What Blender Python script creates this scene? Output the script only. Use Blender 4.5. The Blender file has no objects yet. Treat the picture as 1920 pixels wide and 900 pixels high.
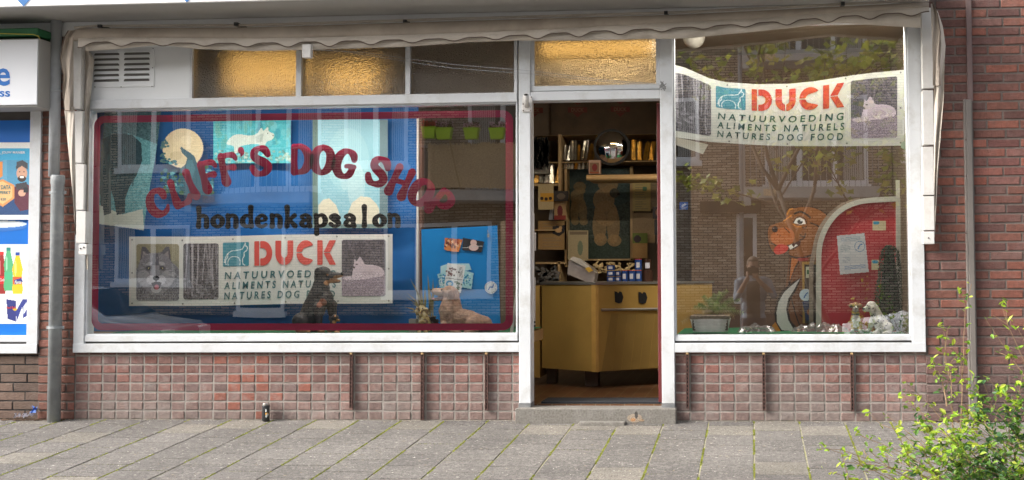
import bpy, bmesh, math, random
import numpy as np
from mathutils import Vector, Matrix, noise as mnoise
random.seed(7); RNG = np.random.default_rng(7)
PI = math.pi
scene = bpy.context.scene
C = scene.collection

# ---------------------------------------------------------------- camera, world, sun, exposure
FPX, PX, PY = 2250.0, 1240.0, 402.0
def _n(v): return v / np.linalg.norm(v)
YC = _n(np.array([172.0, -103.0, -FPX]))
XC = np.array([29240.0, 298.0, FPX]); XC = _n(XC - YC * (XC @ YC))
ZC = np.cross(XC, YC)
CAM = np.array([0.0, -8.1, 1.02])
cd = bpy.data.cameras.new('camera'); cam = bpy.data.objects.new('camera', cd); C.objects.link(cam)
Rm = Matrix(((XC[0], XC[1], XC[2]), (YC[0], YC[1], YC[2]), (ZC[0], ZC[1], ZC[2])))
cam.matrix_world = Matrix.Translation(Vector(CAM)) @ Rm.to_4x4()
cd.sensor_fit = 'HORIZONTAL'; cd.sensor_width = 36.0; cd.lens = 36.0 * FPX / 1920.0
cd.shift_x = (960.0 - PX) / 1920.0; cd.shift_y = (PY - 450.0) / 1920.0
cd.clip_start = 0.02; cd.clip_end = 500.0
scene.camera = cam

world = bpy.data.worlds.new('World'); scene.world = world; world.use_nodes = True
wn = world.node_tree; bg = wn.nodes['Background']
sky = wn.nodes.new('ShaderNodeTexSky'); sky.sky_type = 'NISHITA'; sky.sun_disc = False
SUN_EL = math.radians(36)
sky.sun_elevation = SUN_EL; sky.sun_rotation = math.radians(-112)
sky.air_density = 1.0; sky.dust_density = 6.0; sky.ozone_density = 0.4
hs = wn.nodes.new('ShaderNodeHueSaturation'); hs.inputs['Saturation'].default_value = 0.35   # thin overcast
wn.links.new(sky.outputs[0], hs.inputs['Color']); wn.links.new(hs.outputs[0], bg.inputs[0]); bg.inputs[1].default_value = 0.15
sl = bpy.data.lights.new('sun', 'SUN'); sun = bpy.data.objects.new('sun', sl); C.objects.link(sun)
sl.energy = 1.1; sl.angle = math.radians(30); sl.color = (1.0, 0.96, 0.90)
SUN_AZ = math.radians(-112)   # measured from +Y; the sun stands to the left and a little behind our facade
_sd = Vector((math.sin(SUN_AZ) * math.cos(SUN_EL), math.cos(SUN_AZ) * math.cos(SUN_EL), math.sin(SUN_EL)))
sun.rotation_euler = (-_sd).to_track_quat('-Z', 'Y').to_euler(); sun.location = _sd * 16
vs = scene.view_settings; vs.view_transform = 'Standard'; vs.look = 'None'; vs.gamma = 1.0
vs.exposure = 1.42
scene.render.engine = 'CYCLES'
scene.cycles.transparent_max_bounces = 16
scene.cycles.max_bounces = 8

# ---------------------------------------------------------------- helpers
def P(u, v, Y=0.0):
    """the point of the plane Y (metres behind the shopfront) that was measured at (u, v) in the photograph"""
    d = np.array([u - PX, -(v - PY), -FPX]); w = np.array([d @ XC, d @ YC, d @ ZC])
    q = CAM + w * (Y - CAM[1]) / w[1]
    return Vector((float(q[0]), float(q[1]), float(q[2])))
def px2m(r, Y=0.0): return r * (Y + 8.1) / FPX
def lin(c):
    c = np.asarray(c, dtype=float) / 255.0
    return tuple(np.where(c <= 0.04045, c / 12.92, ((c + 0.055) / 1.055) ** 2.4))
OFF = {}
STAGE = bpy.data.scenes.new('stage')
def stage_eval(o):
    STAGE.collection.objects.link(o); vl = STAGE.view_layers[0]; vl.update(); dg = vl.depsgraph; dg.update()
    return bpy.data.meshes.new_from_object(o.evaluated_get(dg))
def tag(o, label=None, cat=None, group=None, kind=None):
    if label: o['label'] = label
    if cat: o['category'] = cat
    if group: o['group'] = group
    if kind: o['kind'] = kind
    return o
def thing(name, label, cat, loc=(0, 0, 0), group=None):
    o = bpy.data.objects.new(name, None); C.objects.link(o); o.location = loc; OFF[o.name] = Vector(loc)
    o.empty_display_size = 0.1
    return tag(o, label, cat, group)
def mesh_obj(name, me, m, parent=None, smooth=False):
    base = OFF[parent.name] if parent else None
    if base is None:
        co = [v.co for v in me.vertices]
        xs = [c.x for c in co]; ys = [c.y for c in co]; zs = [c.z for c in co]
        base = Vector(((min(xs) + max(xs)) / 2, (min(ys) + max(ys)) / 2, min(zs)))
    me.transform(Matrix.Translation(-base))
    o = bpy.data.objects.new(name, me); C.objects.link(o)
    if parent: o.parent = parent
    else: o.location = base
    OFF[o.name] = base
    if m:
        for x in (m if isinstance(m, (list, tuple)) else [m]): me.materials.append(x)
    if smooth:
        for p in me.polygons: p.use_smooth = True
    return o
def obj(name, bm, m, parent=None, smooth=False, bevel=0.0):
    if bevel: bmesh.ops.bevel(bm, geom=bm.edges[:], offset=bevel, segments=1, affect='EDGES', clamp_overlap=True)
    me = bpy.data.meshes.new(name); bm.to_mesh(me); bm.free()
    return mesh_obj(name, me, m, parent, smooth)
def struct(name, bm, m, **k): return tag(obj(name, bm, m, **k), kind='structure')
def B(*boxes):
    bm = bmesh.new()
    for b in boxes: box(bm, *b)
    return bm
def box(bm, x0, x1, y0, y1, z0, z1):
    r = bmesh.ops.create_cube(bm, size=1.0)
    for v in r['verts']:
        v.co = Vector((x0 + (v.co.x + .5) * (x1 - x0), y0 + (v.co.y + .5) * (y1 - y0), z0 + (v.co.z + .5) * (z1 - z0)))
    return r['verts']
def obox(bm, c, size, rot):
    r = bmesh.ops.create_cube(bm, size=1.0)
    M = Matrix.Translation(c) @ rot.to_4x4()
    for v in r['verts']: v.co = M @ Vector((v.co.x * size[0], v.co.y * size[1], v.co.z * size[2]))
def tube(bm, pts, r, seg=8, cap=True):
    pts = [Vector(p) for p in pts]; rs = r if isinstance(r, (list, tuple)) else [r] * len(pts)
    rings = []
    up = Vector((0.13, 0.31, 0.94))
    for i, p in enumerate(pts):
        t = (pts[min(i + 1, len(pts) - 1)] - pts[max(i - 1, 0)]).normalized()
        a = t.cross(up)
        if a.length < 1e-3: a = t.cross(Vector((1, 0, 0)))
        a.normalize(); b = t.cross(a)
        rings.append([bm.verts.new(p + (a * math.cos(2 * PI * k / seg) + b * math.sin(2 * PI * k / seg)) * rs[i]) for k in range(seg)])
    for q0, q1 in zip(rings, rings[1:]):
        for k in range(seg): bm.faces.new((q0[k], q0[(k + 1) % seg], q1[(k + 1) % seg], q1[k]))
    if cap:
        bm.faces.new(rings[0][::-1]); bm.faces.new(rings[-1])
def lathe(bm, c, prof, seg=24, axis='z'):
    """prof: (radius, height) list"""
    rings = []
    for r, h in prof:
        ring = []
        for k in range(seg):
            a = 2 * PI * k / seg; x, y = r * math.cos(a), r * math.sin(a)
            ring.append(bm.verts.new(Vector(c) + (Vector((x, y, h)) if axis == 'z' else Vector((x, -h, y)))))
        rings.append(ring)
    for q0, q1 in zip(rings, rings[1:]):
        for k in range(seg): bm.faces.new((q0[k], q0[(k + 1) % seg], q1[(k + 1) % seg], q1[k]))
    bm.faces.new(rings[0][::-1]); bm.faces.new(rings[-1])
def quadpx(bm, pts, Y): bm.faces.new([bm.verts.new(P(u, v, Y)) for u, v in pts])
def plate(bm, pts, y0, y1):
    """polygon given in pixels at plane y0, with a thickness to y1"""
    a = [bm.verts.new(P(u, v, y0)) for u, v in pts]; b = [bm.verts.new(x.co + Vector((0, y1 - y0, 0))) for x in a]
    n = len(a); bm.faces.new(a); bm.faces.new(b[::-1])
    for k in range(n): bm.faces.new((a[k], b[k], b[(k + 1) % n], a[(k + 1) % n]))
def copy_tree(o, parent=None):
    c = o.copy(); C.objects.link(c)
    if parent: c.parent = parent
    OFF[c.name] = OFF.get(o.name, Vector())
    for ch in list(o.children): copy_tree(ch, c)
    return c
def interp(pts, x):
    return float(np.interp(x, [p[0] for p in pts], [p[1] for p in pts]))
def catmull(pts, n=6, closed=False):
    P_ = np.array(pts, dtype=float); out = []; N = len(P_)
    rng = range(N if closed else N - 1)
    for i in rng:
        g = (lambda k: P_[k % N]) if closed else (lambda k: P_[min(max(k, 0), N - 1)])
        p0, p1, p2, p3 = g(i - 1), g(i), g(i + 1), g(i + 2)
        for j in range(n):
            t = j / n
            out.append(0.5 * ((2 * p1) + (-p0 + p2) * t + (2 * p0 - 5 * p1 + 4 * p2 - p3) * t * t + (-p0 + 3 * p1 - 3 * p2 + p3) * t ** 3))
    if not closed: out.append(P_[-1])
    return np.array(out)

# ---------------------------------------------------------------- materials
def nodemat(name):
    m = bpy.data.materials.new(name); m.use_nodes = True
    nt = m.node_tree; return m, nt, nt.nodes['Principled BSDF']
def mat(name, rgb, rough=0.6, var=0.12, scale=9.0, bump=0.15, bscale=60.0, metal=0.0, spec=0.5, dirt=None, detail=6.0, emit=None, vc=False, dscale=3.0, damt=0.5, big=0.0, transl=0.0):
    """principled surface: colour varied by a noise, fine bump, optional second 'dirt' colour in patches; vc: colour from attribute 'col'"""
    m, nt, b = nodemat(name); L = nt.links; N = nt.nodes
    tc = N.new('ShaderNodeTexCoord')
    n1 = N.new('ShaderNodeTexNoise'); n1.inputs['Scale'].default_value = scale; n1.inputs['Detail'].default_value = detail
    L.new(tc.outputs['Object'], n1.inputs['Vector'])
    mr = N.new('ShaderNodeMapRange'); mr.inputs['From Min'].default_value = .3; mr.inputs['From Max'].default_value = .7
    mr.inputs['To Min'].default_value = 1 - var; mr.inputs['To Max'].default_value = 1 + var
    L.new(n1.outputs['Fac'], mr.inputs['Value'])
    vm = N.new('ShaderNodeVectorMath'); vm.operation = 'SCALE'
    if vc:
        at = N.new('ShaderNodeAttribute'); at.attribute_name = 'col'; L.new(at.outputs['Color'], vm.inputs[0])
    else: vm.inputs[0].default_value = rgb
    L.new(mr.outputs['Result'], vm.inputs['Scale'])
    col = vm.outputs[0]
    if dirt:
        n2 = N.new('ShaderNodeTexNoise'); n2.inputs['Scale'].default_value = dscale; n2.inputs['Detail'].default_value = 8
        n2.inputs['Roughness'].default_value = .7
        L.new(tc.outputs['Object'], n2.inputs['Vector'])
        cr = N.new('ShaderNodeMapRange'); cr.inputs['From Min'].default_value = .5; cr.inputs['From Max'].default_value = .75
        cr.inputs['To Max'].default_value = damt
        L.new(n2.outputs['Fac'], cr.inputs['Value'])
        mx = N.new('ShaderNodeMix'); mx.data_type = 'RGBA'; mx.inputs[7].default_value = (*dirt, 1)
        L.new(cr.outputs['Result'], mx.inputs[0]); L.new(col, mx.inputs[6]); col = mx.outputs[2]
    if big:
        n4 = N.new('ShaderNodeTexNoise'); n4.inputs['Scale'].default_value = 1.6; n4.inputs['Detail'].default_value = 7; n4.inputs['Roughness'].default_value = .62
        L.new(tc.outputs['Object'], n4.inputs['Vector'])
        m4 = N.new('ShaderNodeMapRange'); m4.inputs['From Min'].default_value = .3; m4.inputs['From Max'].default_value = .7; m4.inputs['To Min'].default_value = 1 - big; m4.inputs['To Max'].default_value = 1 + big
        L.new(n4.outputs['Fac'], m4.inputs['Value']); v4 = N.new('ShaderNodeVectorMath'); v4.operation = 'SCALE'
        L.new(col, v4.inputs[0]); L.new(m4.outputs['Result'], v4.inputs['Scale']); col = v4.outputs[0]
    L.new(col, b.inputs['Base Color'])
    if transl:
        tr = N.new('ShaderNodeBsdfTranslucent'); L.new(col, tr.inputs[0]); ms = N.new('ShaderNodeMixShader'); ms.inputs[0].default_value = transl
        L.new(b.outputs[0], ms.inputs[1]); L.new(tr.outputs[0], ms.inputs[2]); L.new(ms.outputs[0], N['Material Output'].inputs[0])
    b.inputs['Roughness'].default_value = rough; b.inputs['Metallic'].default_value = metal
    b.inputs['Specular IOR Level'].default_value = spec
    if bump:
        n3 = N.new('ShaderNodeTexNoise'); n3.inputs['Scale'].default_value = bscale; n3.inputs['Detail'].default_value = 4
        L.new(tc.outputs['Object'], n3.inputs['Vector'])
        bp = N.new('ShaderNodeBump'); bp.inputs['Strength'].default_value = bump; bp.inputs['Distance'].default_value = .01
        L.new(n3.outputs['Fac'], bp.inputs['Height']); L.new(bp.outputs[0], b.inputs['Normal'])
    if emit:
        b.inputs['Emission Color'].default_value = (*emit[:3], 1); b.inputs['Emission Strength'].default_value = emit[3]
    return m
def glassmat(name, refl=0.2, tint=(1, 1, 1), wav=0.0, wscale=1.2):
    """clear pane: what lies behind passes through, a mirror share of what lies in front comes back"""
    m = bpy.data.materials.new(name); m.use_nodes = True; nt = m.node_tree; N = nt.nodes; L = nt.links
    N.clear(); out = N.new('ShaderNodeOutputMaterial')
    t = N.new('ShaderNodeBsdfTransparent'); t.inputs[0].default_value = (*tint, 1)
    g = N.new('ShaderNodeBsdfGlossy'); g.inputs['Roughness'].default_value = 0.0
    g.inputs[0].default_value = (0.96, 0.98, 1, 1)
    lw = N.new('ShaderNodeFresnel'); lw.inputs[0].default_value = 1.5
    ma = N.new('ShaderNodeMath'); ma.operation = 'ADD'; ma.inputs[1].default_value = refl; ma.use_clamp = True
    mx = N.new('ShaderNodeMixShader')
    L.new(lw.outputs[0], ma.inputs[0]); L.new(ma.outputs[0], mx.inputs[0]); L.new(t.outputs[0], mx.inputs[1]); L.new(g.outputs[0], mx.inputs[2])
    L.new(mx.outputs[0], out.inputs[0])
    if wav:
        tc = N.new('ShaderNodeTexCoord'); n = N.new('ShaderNodeTexNoise'); n.inputs['Scale'].default_value = wscale; n.inputs['Detail'].default_value = 1.0
        L.new(tc.outputs['Object'], n.inputs['Vector'])
        bp = N.new('ShaderNodeBump'); bp.inputs['Strength'].default_value = 1.0; bp.inputs['Distance'].default_value = wav
        L.new(n.outputs['Fac'], bp.inputs['Height']); L.new(bp.outputs[0], g.inputs['Normal'])
    return m
M = {}
M['white'] = mat('white_paint', (.63, .65, .67), .38, .05, 2.5, .15, 35, dirt=(.34, .32, .28), dscale=5, damt=.6, big=.05)
M['white2'] = mat('white_panel', (.74, .76, .77), .45, .04, 3, .05, 20, dirt=(.45, .44, .41), dscale=1.5, damt=.25)
M['groove'] = mat('dark_groove', (.10, .095, .09), .8)
M['greybase'] = mat('grey_paint', (.16, .165, .17), .7, .2, 12, .3, dirt=(.3, .29, .27), dscale=6)
M['soffit'] = mat('soffit_paint', (.40, .39, .37), .7, .06, 2, .1, 30, dirt=(.24, .22, .2), dscale=1.2, damt=.4)
M['fascia'] = mat('fascia_paint', (.8, .8, .8), .5, .03)
M['bluetile'] = mat('blue_enamel', (.03, .16, .42), .4)
M['canvas'] = mat('awning_canvas', (.40, .345, .29), .9, .12, 3.5, .35, 25, dirt=(.24, .19, .15), dscale=4, damt=.55, big=.14)
M['canvas2'] = mat('awning_canvas_pale', (.52, .47, .41), .9, .08, 4, .25, 25, dirt=(.30, .24, .18), dscale=5, damt=.55, big=.12)
M['canvas_edge'] = mat('awning_piping', (.12, .09, .07), .9)
M['boxwhite'] = mat('cover_paint', (.66, .65, .63), .5, .05, 5, .1, dirt=(.38, .33, .28), dscale=5, damt=.5)
M['zinc'] = mat('zinc_pipe', (.42, .44, .46), .5, .1, 4, .1, 40, metal=.0, dirt=(.2, .2, .19), dscale=5)
M['zinc_dark'] = mat('galvanised_pipe', (.27, .29, .30), .55, .18, 9, .2, 50, metal=.05, dirt=(.42, .43, .42), dscale=14, damt=.5)
M['brownpipe'] = mat('brown_conduit', (.15, .10, .095), .6, .1, dirt=(.25, .2, .18))
M['greypipe'] = mat('grey_conduit', (.165, .148, .135), .6, .1, 6, .15, dirt=(.16, .14, .12), dscale=4)
M['mortar'] = mat('mortar', (.15, .125, .11), .95, .2, 14, .5, 90)
M['mortar2'] = mat('pale_mortar', (.27, .245, .22), .95, .18, 14, .5, 90)
M['brick'] = mat('brick_faces', (1, 1, 1), .85, .22, 38, .55, 120, vc=True, dirt=(.22, .17, .155), dscale=7, damt=.35, big=.2)
M['brick2'] = mat('plinth_brick_faces', (1, 1, 1), .82, .20, 34, .5, 110, vc=True, dirt=(.33, .30, .28), dscale=9, damt=.55, big=.20)
M['brownbrick'] = mat('brown_painted_brick', (1, 1, 1), .8, .15, 30, .5, 90, vc=True, dirt=(.25, .2, .17), dscale=8, damt=.3)
M['slab'] = mat('pavement_slabs', (1, 1, 1), .92, .6, 120, .6, 160, vc=True, dirt=(.34, .32, .29), dscale=34, damt=.75, big=.22)
M['joint'] = mat('mossy_joint', (.30, .28, .20), 1.0, .3, 30, .6, 80, dirt=(.30, .31, .05), dscale=5, damt=1.0)
M['moss'] = mat('moss', (.26, .29, .04), 1.0, .4, 30, .6, 80)
M['step'] = mat('step_concrete', (.185, .172, .152), .9, .3, 80, .4, 150, dirt=(.34, .33, .31), dscale=6)
M['rust'] = mat('rusty_strip', (.11, .06, .05), .85, .3, 40, .4, 120, metal=.2)
M['green_felt'] = mat('green_felt', (.03, .17, .07), 1.0, .25, 50, .4, 200)
M['cloth'] = mat('blue_cloth', (.003, .13, .42), .75, .10, 3, .1, 20)
M['burgundy'] = mat('burgundy_vinyl', (.46, .004, .07), .45, .05, 3, 0)
M['black'] = mat('black_vinyl', (.012, .012, .014), .5, .05, 3, 0)
M['paper'] = mat('paper_print', (1, 1, 1), .65, .03, 6, .03, 20, vc=True)
M['glossyprint'] = mat('satin_print', (1, 1, 1), .45, .02, 6, .0, 20, vc=True)
M['resin'] = mat('painted_resin', (1, 1, 1), .45, .14, 60, .6, 110, vc=True)
M['figure'] = mat('figure_surface', (1, 1, 1), .75, .1, 30, .3, 60, vc=True)
M['banner'] = mat('banner_vinyl', (.78, .78, .74), .5, .03, 3, .05, 12)
M['banner2'] = mat('aged_banner_vinyl', (.74, .73, .62), .5, .04, 3, .05, 12)
M['coral'] = mat('coral_print', (.72, .10, .08), .5, .03, 3, 0)
M['red'] = mat('red_print', (.62, .055, .03), .5, .05, 3, 0)
M['teal'] = mat('teal_print', (.05, .20, .24), .5, .04, 3, 0)
M['darkgreen'] = mat('dark_green_print', (.015, .10, .08), .5, .04, 3, 0)
M['tealtext'] = mat('grey_teal_print', (.07, .19, .21), .5, .04, 3, 0)
M['whiteprint'] = mat('white_print', (.8, .8, .8), .5, .03, 3, 0)
M['eyelet'] = mat('brass_eyelet', (.25, .25, .25), .35, .05, 3, 0, metal=.8)
M['yellow_wood'] = mat('ochre_counter', (.43, .265, .065), .45, .10, 3, .1, 12, dirt=(.22, .11, .02), dscale=1.4, damt=.4)
M['yellow_wood2'] = mat('ochre_counter_worn', (.30, .19, .05), .45, .12, 4, .1, 12)
M['pale_wood'] = mat('pale_wood', (.42, .28, .13), .6, .15, 8, .1, 20)
M['dark_wood'] = mat('dark_brown_wall', (.10, .06, .035), .8, .2, 4, .2, 20)
M['wallint'] = mat('interior_plaster', (.17, .12, .075), .8, .15, 3, .1, 20)
M['ceiling'] = mat('ceiling_paint', (.30, .24, .17), .8, .1, 3, .1)
M['chrome'] = mat('mirror_metal', (.75, .75, .76), .04, .01, 3, 0, metal=1.0)
M['steel'] = mat('steel_trim', (.45, .43, .4), .35, .06, 3, 0, metal=.8)
M['blackplastic'] = mat('black_plastic', (.02, .02, .022), .4, .1)
M['dark'] = mat('dark_void', (.012, .011, .010), .8, .1)
M['doorred'] = mat('oxblood_door', (.12, .018, .02), .45, .1, 6, .1)
M['tilefloor'] = None
M['limegreen'] = mat('lime_plastic', (.46, .72, .02), .4, .05)
M['tin_blue'] = mat('blue_tin', (.02, .07, .26), .35, .06, metal=.2)
M['tin_red'] = mat('red_lid', (.55, .04, .02), .4, .05)
M['label_white'] = mat('white_label', (.55, .55, .6), .5, .1, 60)
M['leaf'] = mat('bright_leaf', (1, 1, 1), .5, .2, 30, 0, vc=True, transl=.4)
M['twig'] = mat('twig_bark', (.22, .14, .08), .8, .2, 20, .2)
M['bark'] = mat('tree_bark', (.14, .11, .085), .9, .3, 8, .6, 25)
M['wicker'] = mat('white_wicker', (.82, .82, .80), .6, .08, 30, .3, 60)
M['brownplastic'] = mat('brown_plastic', (.13, .09, .06), .5, .1)
M['asphalt'] = mat('asphalt', (.06, .06, .062), .9, .25, 60, .4, 120)
M['kerb'] = mat('kerb_stone', (.26, .25, .24), .9, .2, 20, .3)
M['carpaint'] = mat('silver_car_paint', (.5, .51, .53), .25, .02, 3, 0, metal=.3)
M['carwhite'] = mat('white_car_paint', (.80, .81, .83), .3, .02, 3, 0)
M['carglass'] = mat('car_glass', (.03, .035, .04), .05, .02, 3, 0)
M['rubber'] = mat('rubber', (.02, .02, .02), .8, .1)
M['lampred'] = mat('tail_lamp', (.4, .01, .01), .2, .02)
M['reed'] = mat('reed_screen', (.68, .50, .30), .85, .25, 30, .3)
M['balc'] = mat('balcony_concrete', (.50, .48, .45), .85, .1, 4, .2, dirt=(.3, .28, .25))
M['rail'] = mat('railing_steel', (.35, .35, .36), .5, .05)
M['curtain'] = mat('curtain', (.45, .44, .40), .9, .1, 3)
M['winglass'] = mat('window_pane', (.035, .045, .05), .04, .1, 2, 0)
M['clearglass'] = glassmat('shop_glass', .15, (.975, .985, .98), .0012, 1.1)
M['glassback'] = bpy.data.materials.new('pane_inner_face'); M['glassback'].use_nodes = True
_t = M['glassback'].node_tree; _t.nodes.clear(); _o = _t.nodes.new('ShaderNodeOutputMaterial'); _s = _t.nodes.new('ShaderNodeBsdfTransparent'); _t.links.new(_s.outputs[0], _o.inputs[0])
M['clearglass2'] = glassmat('shop_glass_right', .20, (.975, .985, .98), .0005, 1.0)
# dark-green to earthy
def ripple():
    m = bpy.data.materials.new('rippled_glass'); m.use_nodes = True; nt = m.node_tree; N = nt.nodes; L = nt.links
    N.clear(); out = N.new('ShaderNodeOutputMaterial')
    r = N.new('ShaderNodeBsdfRefraction'); r.inputs[0].default_value = (.95, .9, .8, 1); r.inputs['Roughness'].default_value = .28; r.inputs['IOR'].default_value = 1.35
    g = N.new('ShaderNodeBsdfGlossy'); g.inputs['Roughness'].default_value = .08; g.inputs[0].default_value = (.9, .92, .95, 1)
    d = N.new('ShaderNodeBsdfDiffuse'); d.inputs[0].default_value = (.20, .165, .13, 1)
    tc = N.new('ShaderNodeTexCoord')
    v = N.new('ShaderNodeTexVoronoi'); v.inputs['Scale'].default_value = 125; v.feature = 'SMOOTH_F1'
    n = N.new('ShaderNodeTexNoise'); n.inputs['Scale'].default_value = 70; n.inputs['Detail'].default_value = 3
    L.new(tc.outputs['Object'], v.inputs['Vector']); L.new(tc.outputs['Object'], n.inputs['Vector'])
    ad = N.new('ShaderNodeMath'); ad.operation = 'ADD'; L.new(v.outputs['Distance'], ad.inputs[0]); L.new(n.outputs['Fac'], ad.inputs[1])
    bp = N.new('ShaderNodeBump'); bp.inputs['Strength'].default_value = 1.0; bp.inputs['Distance'].default_value = .010
    L.new(ad.outputs[0], bp.inputs['Height'])
    for s in (r, g): L.new(bp.outputs[0], s.inputs['Normal'])
    m1 = N.new('ShaderNodeMixShader'); m1.inputs[0].default_value = .045; L.new(r.outputs[0], m1.inputs[1]); L.new(g.outputs[0], m1.inputs[2])
    m2 = N.new('ShaderNodeMixShader'); m2.inputs[0].default_value = .30; L.new(m1.outputs[0], m2.inputs[1]); L.new(d.outputs[0], m2.inputs[2])
    L.new(m2.outputs[0], out.inputs[0]); return m
M['ripple'] = ripple()
def tilemat(name, c1, c2, mortar, w, h, ms, rough=.35, bump=.2, offset=0.0, swap=False, var=.3):
    m, nt, b = nodemat(name); N = nt.nodes; L = nt.links
    tc = N.new('ShaderNodeTexCoord'); br = N.new('ShaderNodeTexBrick'); mp = N.new('ShaderNodeMapping')
    if swap: mp.inputs['Rotation'].default_value = (PI / 2, 0, 0)
    L.new(tc.outputs['Object'], mp.inputs[0]); L.new(mp.outputs[0], br.inputs['Vector'])
    br.inputs['Scale'].default_value = 1; br.inputs['Brick Width'].default_value = w; br.inputs['Row Height'].default_value = h
    br.inputs['Mortar Size'].default_value = ms; br.inputs['Color1'].default_value = (*c1, 1); br.inputs['Color2'].default_value = (*c2, 1)
    br.inputs['Mortar'].default_value = (*mortar, 1); br.offset = offset; br.inputs['Mortar Smooth'].default_value = .2
    n = N.new('ShaderNodeTexNoise'); n.inputs['Scale'].default_value = 6; n.inputs['Detail'].default_value = 6; L.new(tc.outputs['Object'], n.inputs['Vector'])
    mr = N.new('ShaderNodeMapRange'); mr.inputs['To Min'].default_value = 1 - var; mr.inputs['To Max'].default_value = 1 + var; L.new(n.outputs['Fac'], mr.inputs['Value'])
    vm = N.new('ShaderNodeVectorMath'); vm.operation = 'SCALE'; L.new(br.outputs['Color'], vm.inputs[0]); L.new(mr.outputs[0], vm.inputs['Scale'])
    L.new(vm.outputs[0], b.inputs['Base Color']); b.inputs['Roughness'].default_value = rough
    bp = N.new('ShaderNodeBump'); bp.inputs['Strength'].default_value = bump; bp.inputs['Distance'].default_value = .01; bp.invert = True
    L.new(br.outputs['Fac'], bp.inputs['Height']); L.new(bp.outputs[0], b.inputs['Normal']); return m
M['tilefloor'] = tilemat('terracotta_tiles', (.17, .075, .03), (.11, .048, .02), (.22, .16, .1), .1, .1, .004)
M['oppbrick'] = tilemat('grey_brown_brick', (.60, .51, .40), (.27, .215, .16), (.022, .02, .018), .22, .0625, .010, .85, .4, .5, swap=True)

def setcol(me, cols, domain='POINT'):
    a = me.color_attributes.new('col', 'FLOAT_COLOR', domain)
    arr = np.ones((len(a.data), 4), dtype=np.float32); arr[:, :3] = cols; a.data.foreach_set('color', arr.ravel())

# ---------------------------------------------------------------- bricks as geometry
def bricks(name, x0, x1, z0, z1, y, length, pitch, joint, bond, palette, m, mm, parent, depth=.006, colf=None, back=.1, zoff=0.0):
    V = []; F = []; COL = []
    def half(x, lo, hi): return min(max(x, lo), hi)
    row = 0; z = z0 + zoff
    while z < z1 - .01:
        za, zb = max(z + joint / 2, z0), min(z + pitch - joint / 2, z1)
        if bond == 'stack': off = 0
        elif bond == 'run': off = (row % 2) * length * .5 + random.uniform(-.012, .012)
        else: off = random.random() * length
        x = x0 - off
        while x < x1 - .004:
            ln = length
            if bond == 'wild': ln = random.choice([length, length, length / 2])
            xa, xb = half(x + joint / 2, x0, x1), half(x + ln - joint / 2, x0, x1)
            if xb - xa > .012:
                j = lambda s: random.uniform(-s, s)
                d = depth + j(.0015); e = .0035
                cz = j(.001)
                base = len(V)
                o = [(xa + j(.001), y, za + cz), (xb + j(.001), y, za + cz), (xb + j(.001), y, zb + cz), (xa + j(.001), y, zb + cz)]
                t = j(.0015)
                i_ = [(o[0][0] + e, y - d - t, o[0][2] + e), (o[1][0] - e, y - d + t, o[1][2] + e), (o[2][0] - e, y - d + t, o[2][2] - e), (o[3][0] + e, y - d - t, o[3][2] - e)]
                V += o + i_; b = base
                F += [(b + 4, b + 5, b + 6, b + 7), (b, b + 1, b + 5, b + 4), (b + 1, b + 2, b + 6, b + 5), (b + 2, b + 3, b + 7, b + 6), (b + 3, b, b + 4, b + 7)]
                c = np.array(random.choice(palette)) * random.uniform(.85, 1.15)
                if colf: c = colf((xa + xb) / 2, (za + zb) / 2, c)
                COL += [c] * 8
            x += ln
        z += pitch; row += 1
    me = bpy.data.meshes.new(name); me.from_pydata(V, [], F); setcol(me, np.array(COL))
    o = mesh_obj(name, me, m, parent)
    mo = obj('mortar', B((x0, x1, y + .0, y + back, z0, z1)), mm, o)
    return o

# ---------------------------------------------------------------- implicit shapes -> flat meshes (lettering)
def sdf_mesh(bm, f, u0, u1, v0, v1, n, tomap):
    """marching squares: fills f<0 with polygons; tomap(u,v)->world"""
    nx = n; ny = max(4, int(n * abs(v1 - v0) / abs(u1 - u0)))
    us = np.linspace(u0, u1, nx + 1); vs_ = np.linspace(v0, v1, ny + 1)
    U, V = np.meshgrid(us, vs_); D = f(U, V); cache = {}
    def vert(key, u, v):
        if key not in cache: cache[key] = bm.verts.new(tomap(u, v))
        return cache[key]
    for j in range(ny):
        for i in range(nx):
            c = [(i, j), (i + 1, j), (i + 1, j + 1), (i, j + 1)]; d = [D[b, a] for a, b in c]
            if min(d) >= 0: continue
            poly = []
            for k in range(4):
                a, b = c[k], c[(k + 1) % 4]; da, db = d[k], d[(k + 1) % 4]
                if da < 0: poly.append(vert(a, us[a[0]], vs_[a[1]]))
                if (da < 0) != (db < 0):
                    t = da / (da - db); key = (min(a, b), max(a, b))
                    poly.append(vert(key, us[a[0]] + t * (us[b[0]] - us[a[0]]), vs_[a[1]] + t * (vs_[b[1]] - vs_[a[1]])))
            if len(poly) >= 3 and len(set(poly)) == len(poly):
                try: bm.faces.new(poly)
                except ValueError: pass
def strokes(ss, fat=1.0):
    segs = []
    for s in ss:
        q = catmull(s, 5)
        segs += list(zip(q[:-1], q[1:]))
    def f(U, V):
        D = np.full(U.shape, 9.0)
        for a, b in segs:
            dx, dy = b[0] - a[0], b[1] - a[1]; L2 = dx * dx + dy * dy + 1e-9
            t = np.clip(((U - a[0]) * dx + (V - a[1]) * dy) / L2, 0, 1)
            D = np.minimum(D, np.hypot(U - a[0] - t * dx, V - a[1] - t * dy) - fat * (a[2] + t * (b[2] - a[2])))
        return D
    return f
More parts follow.
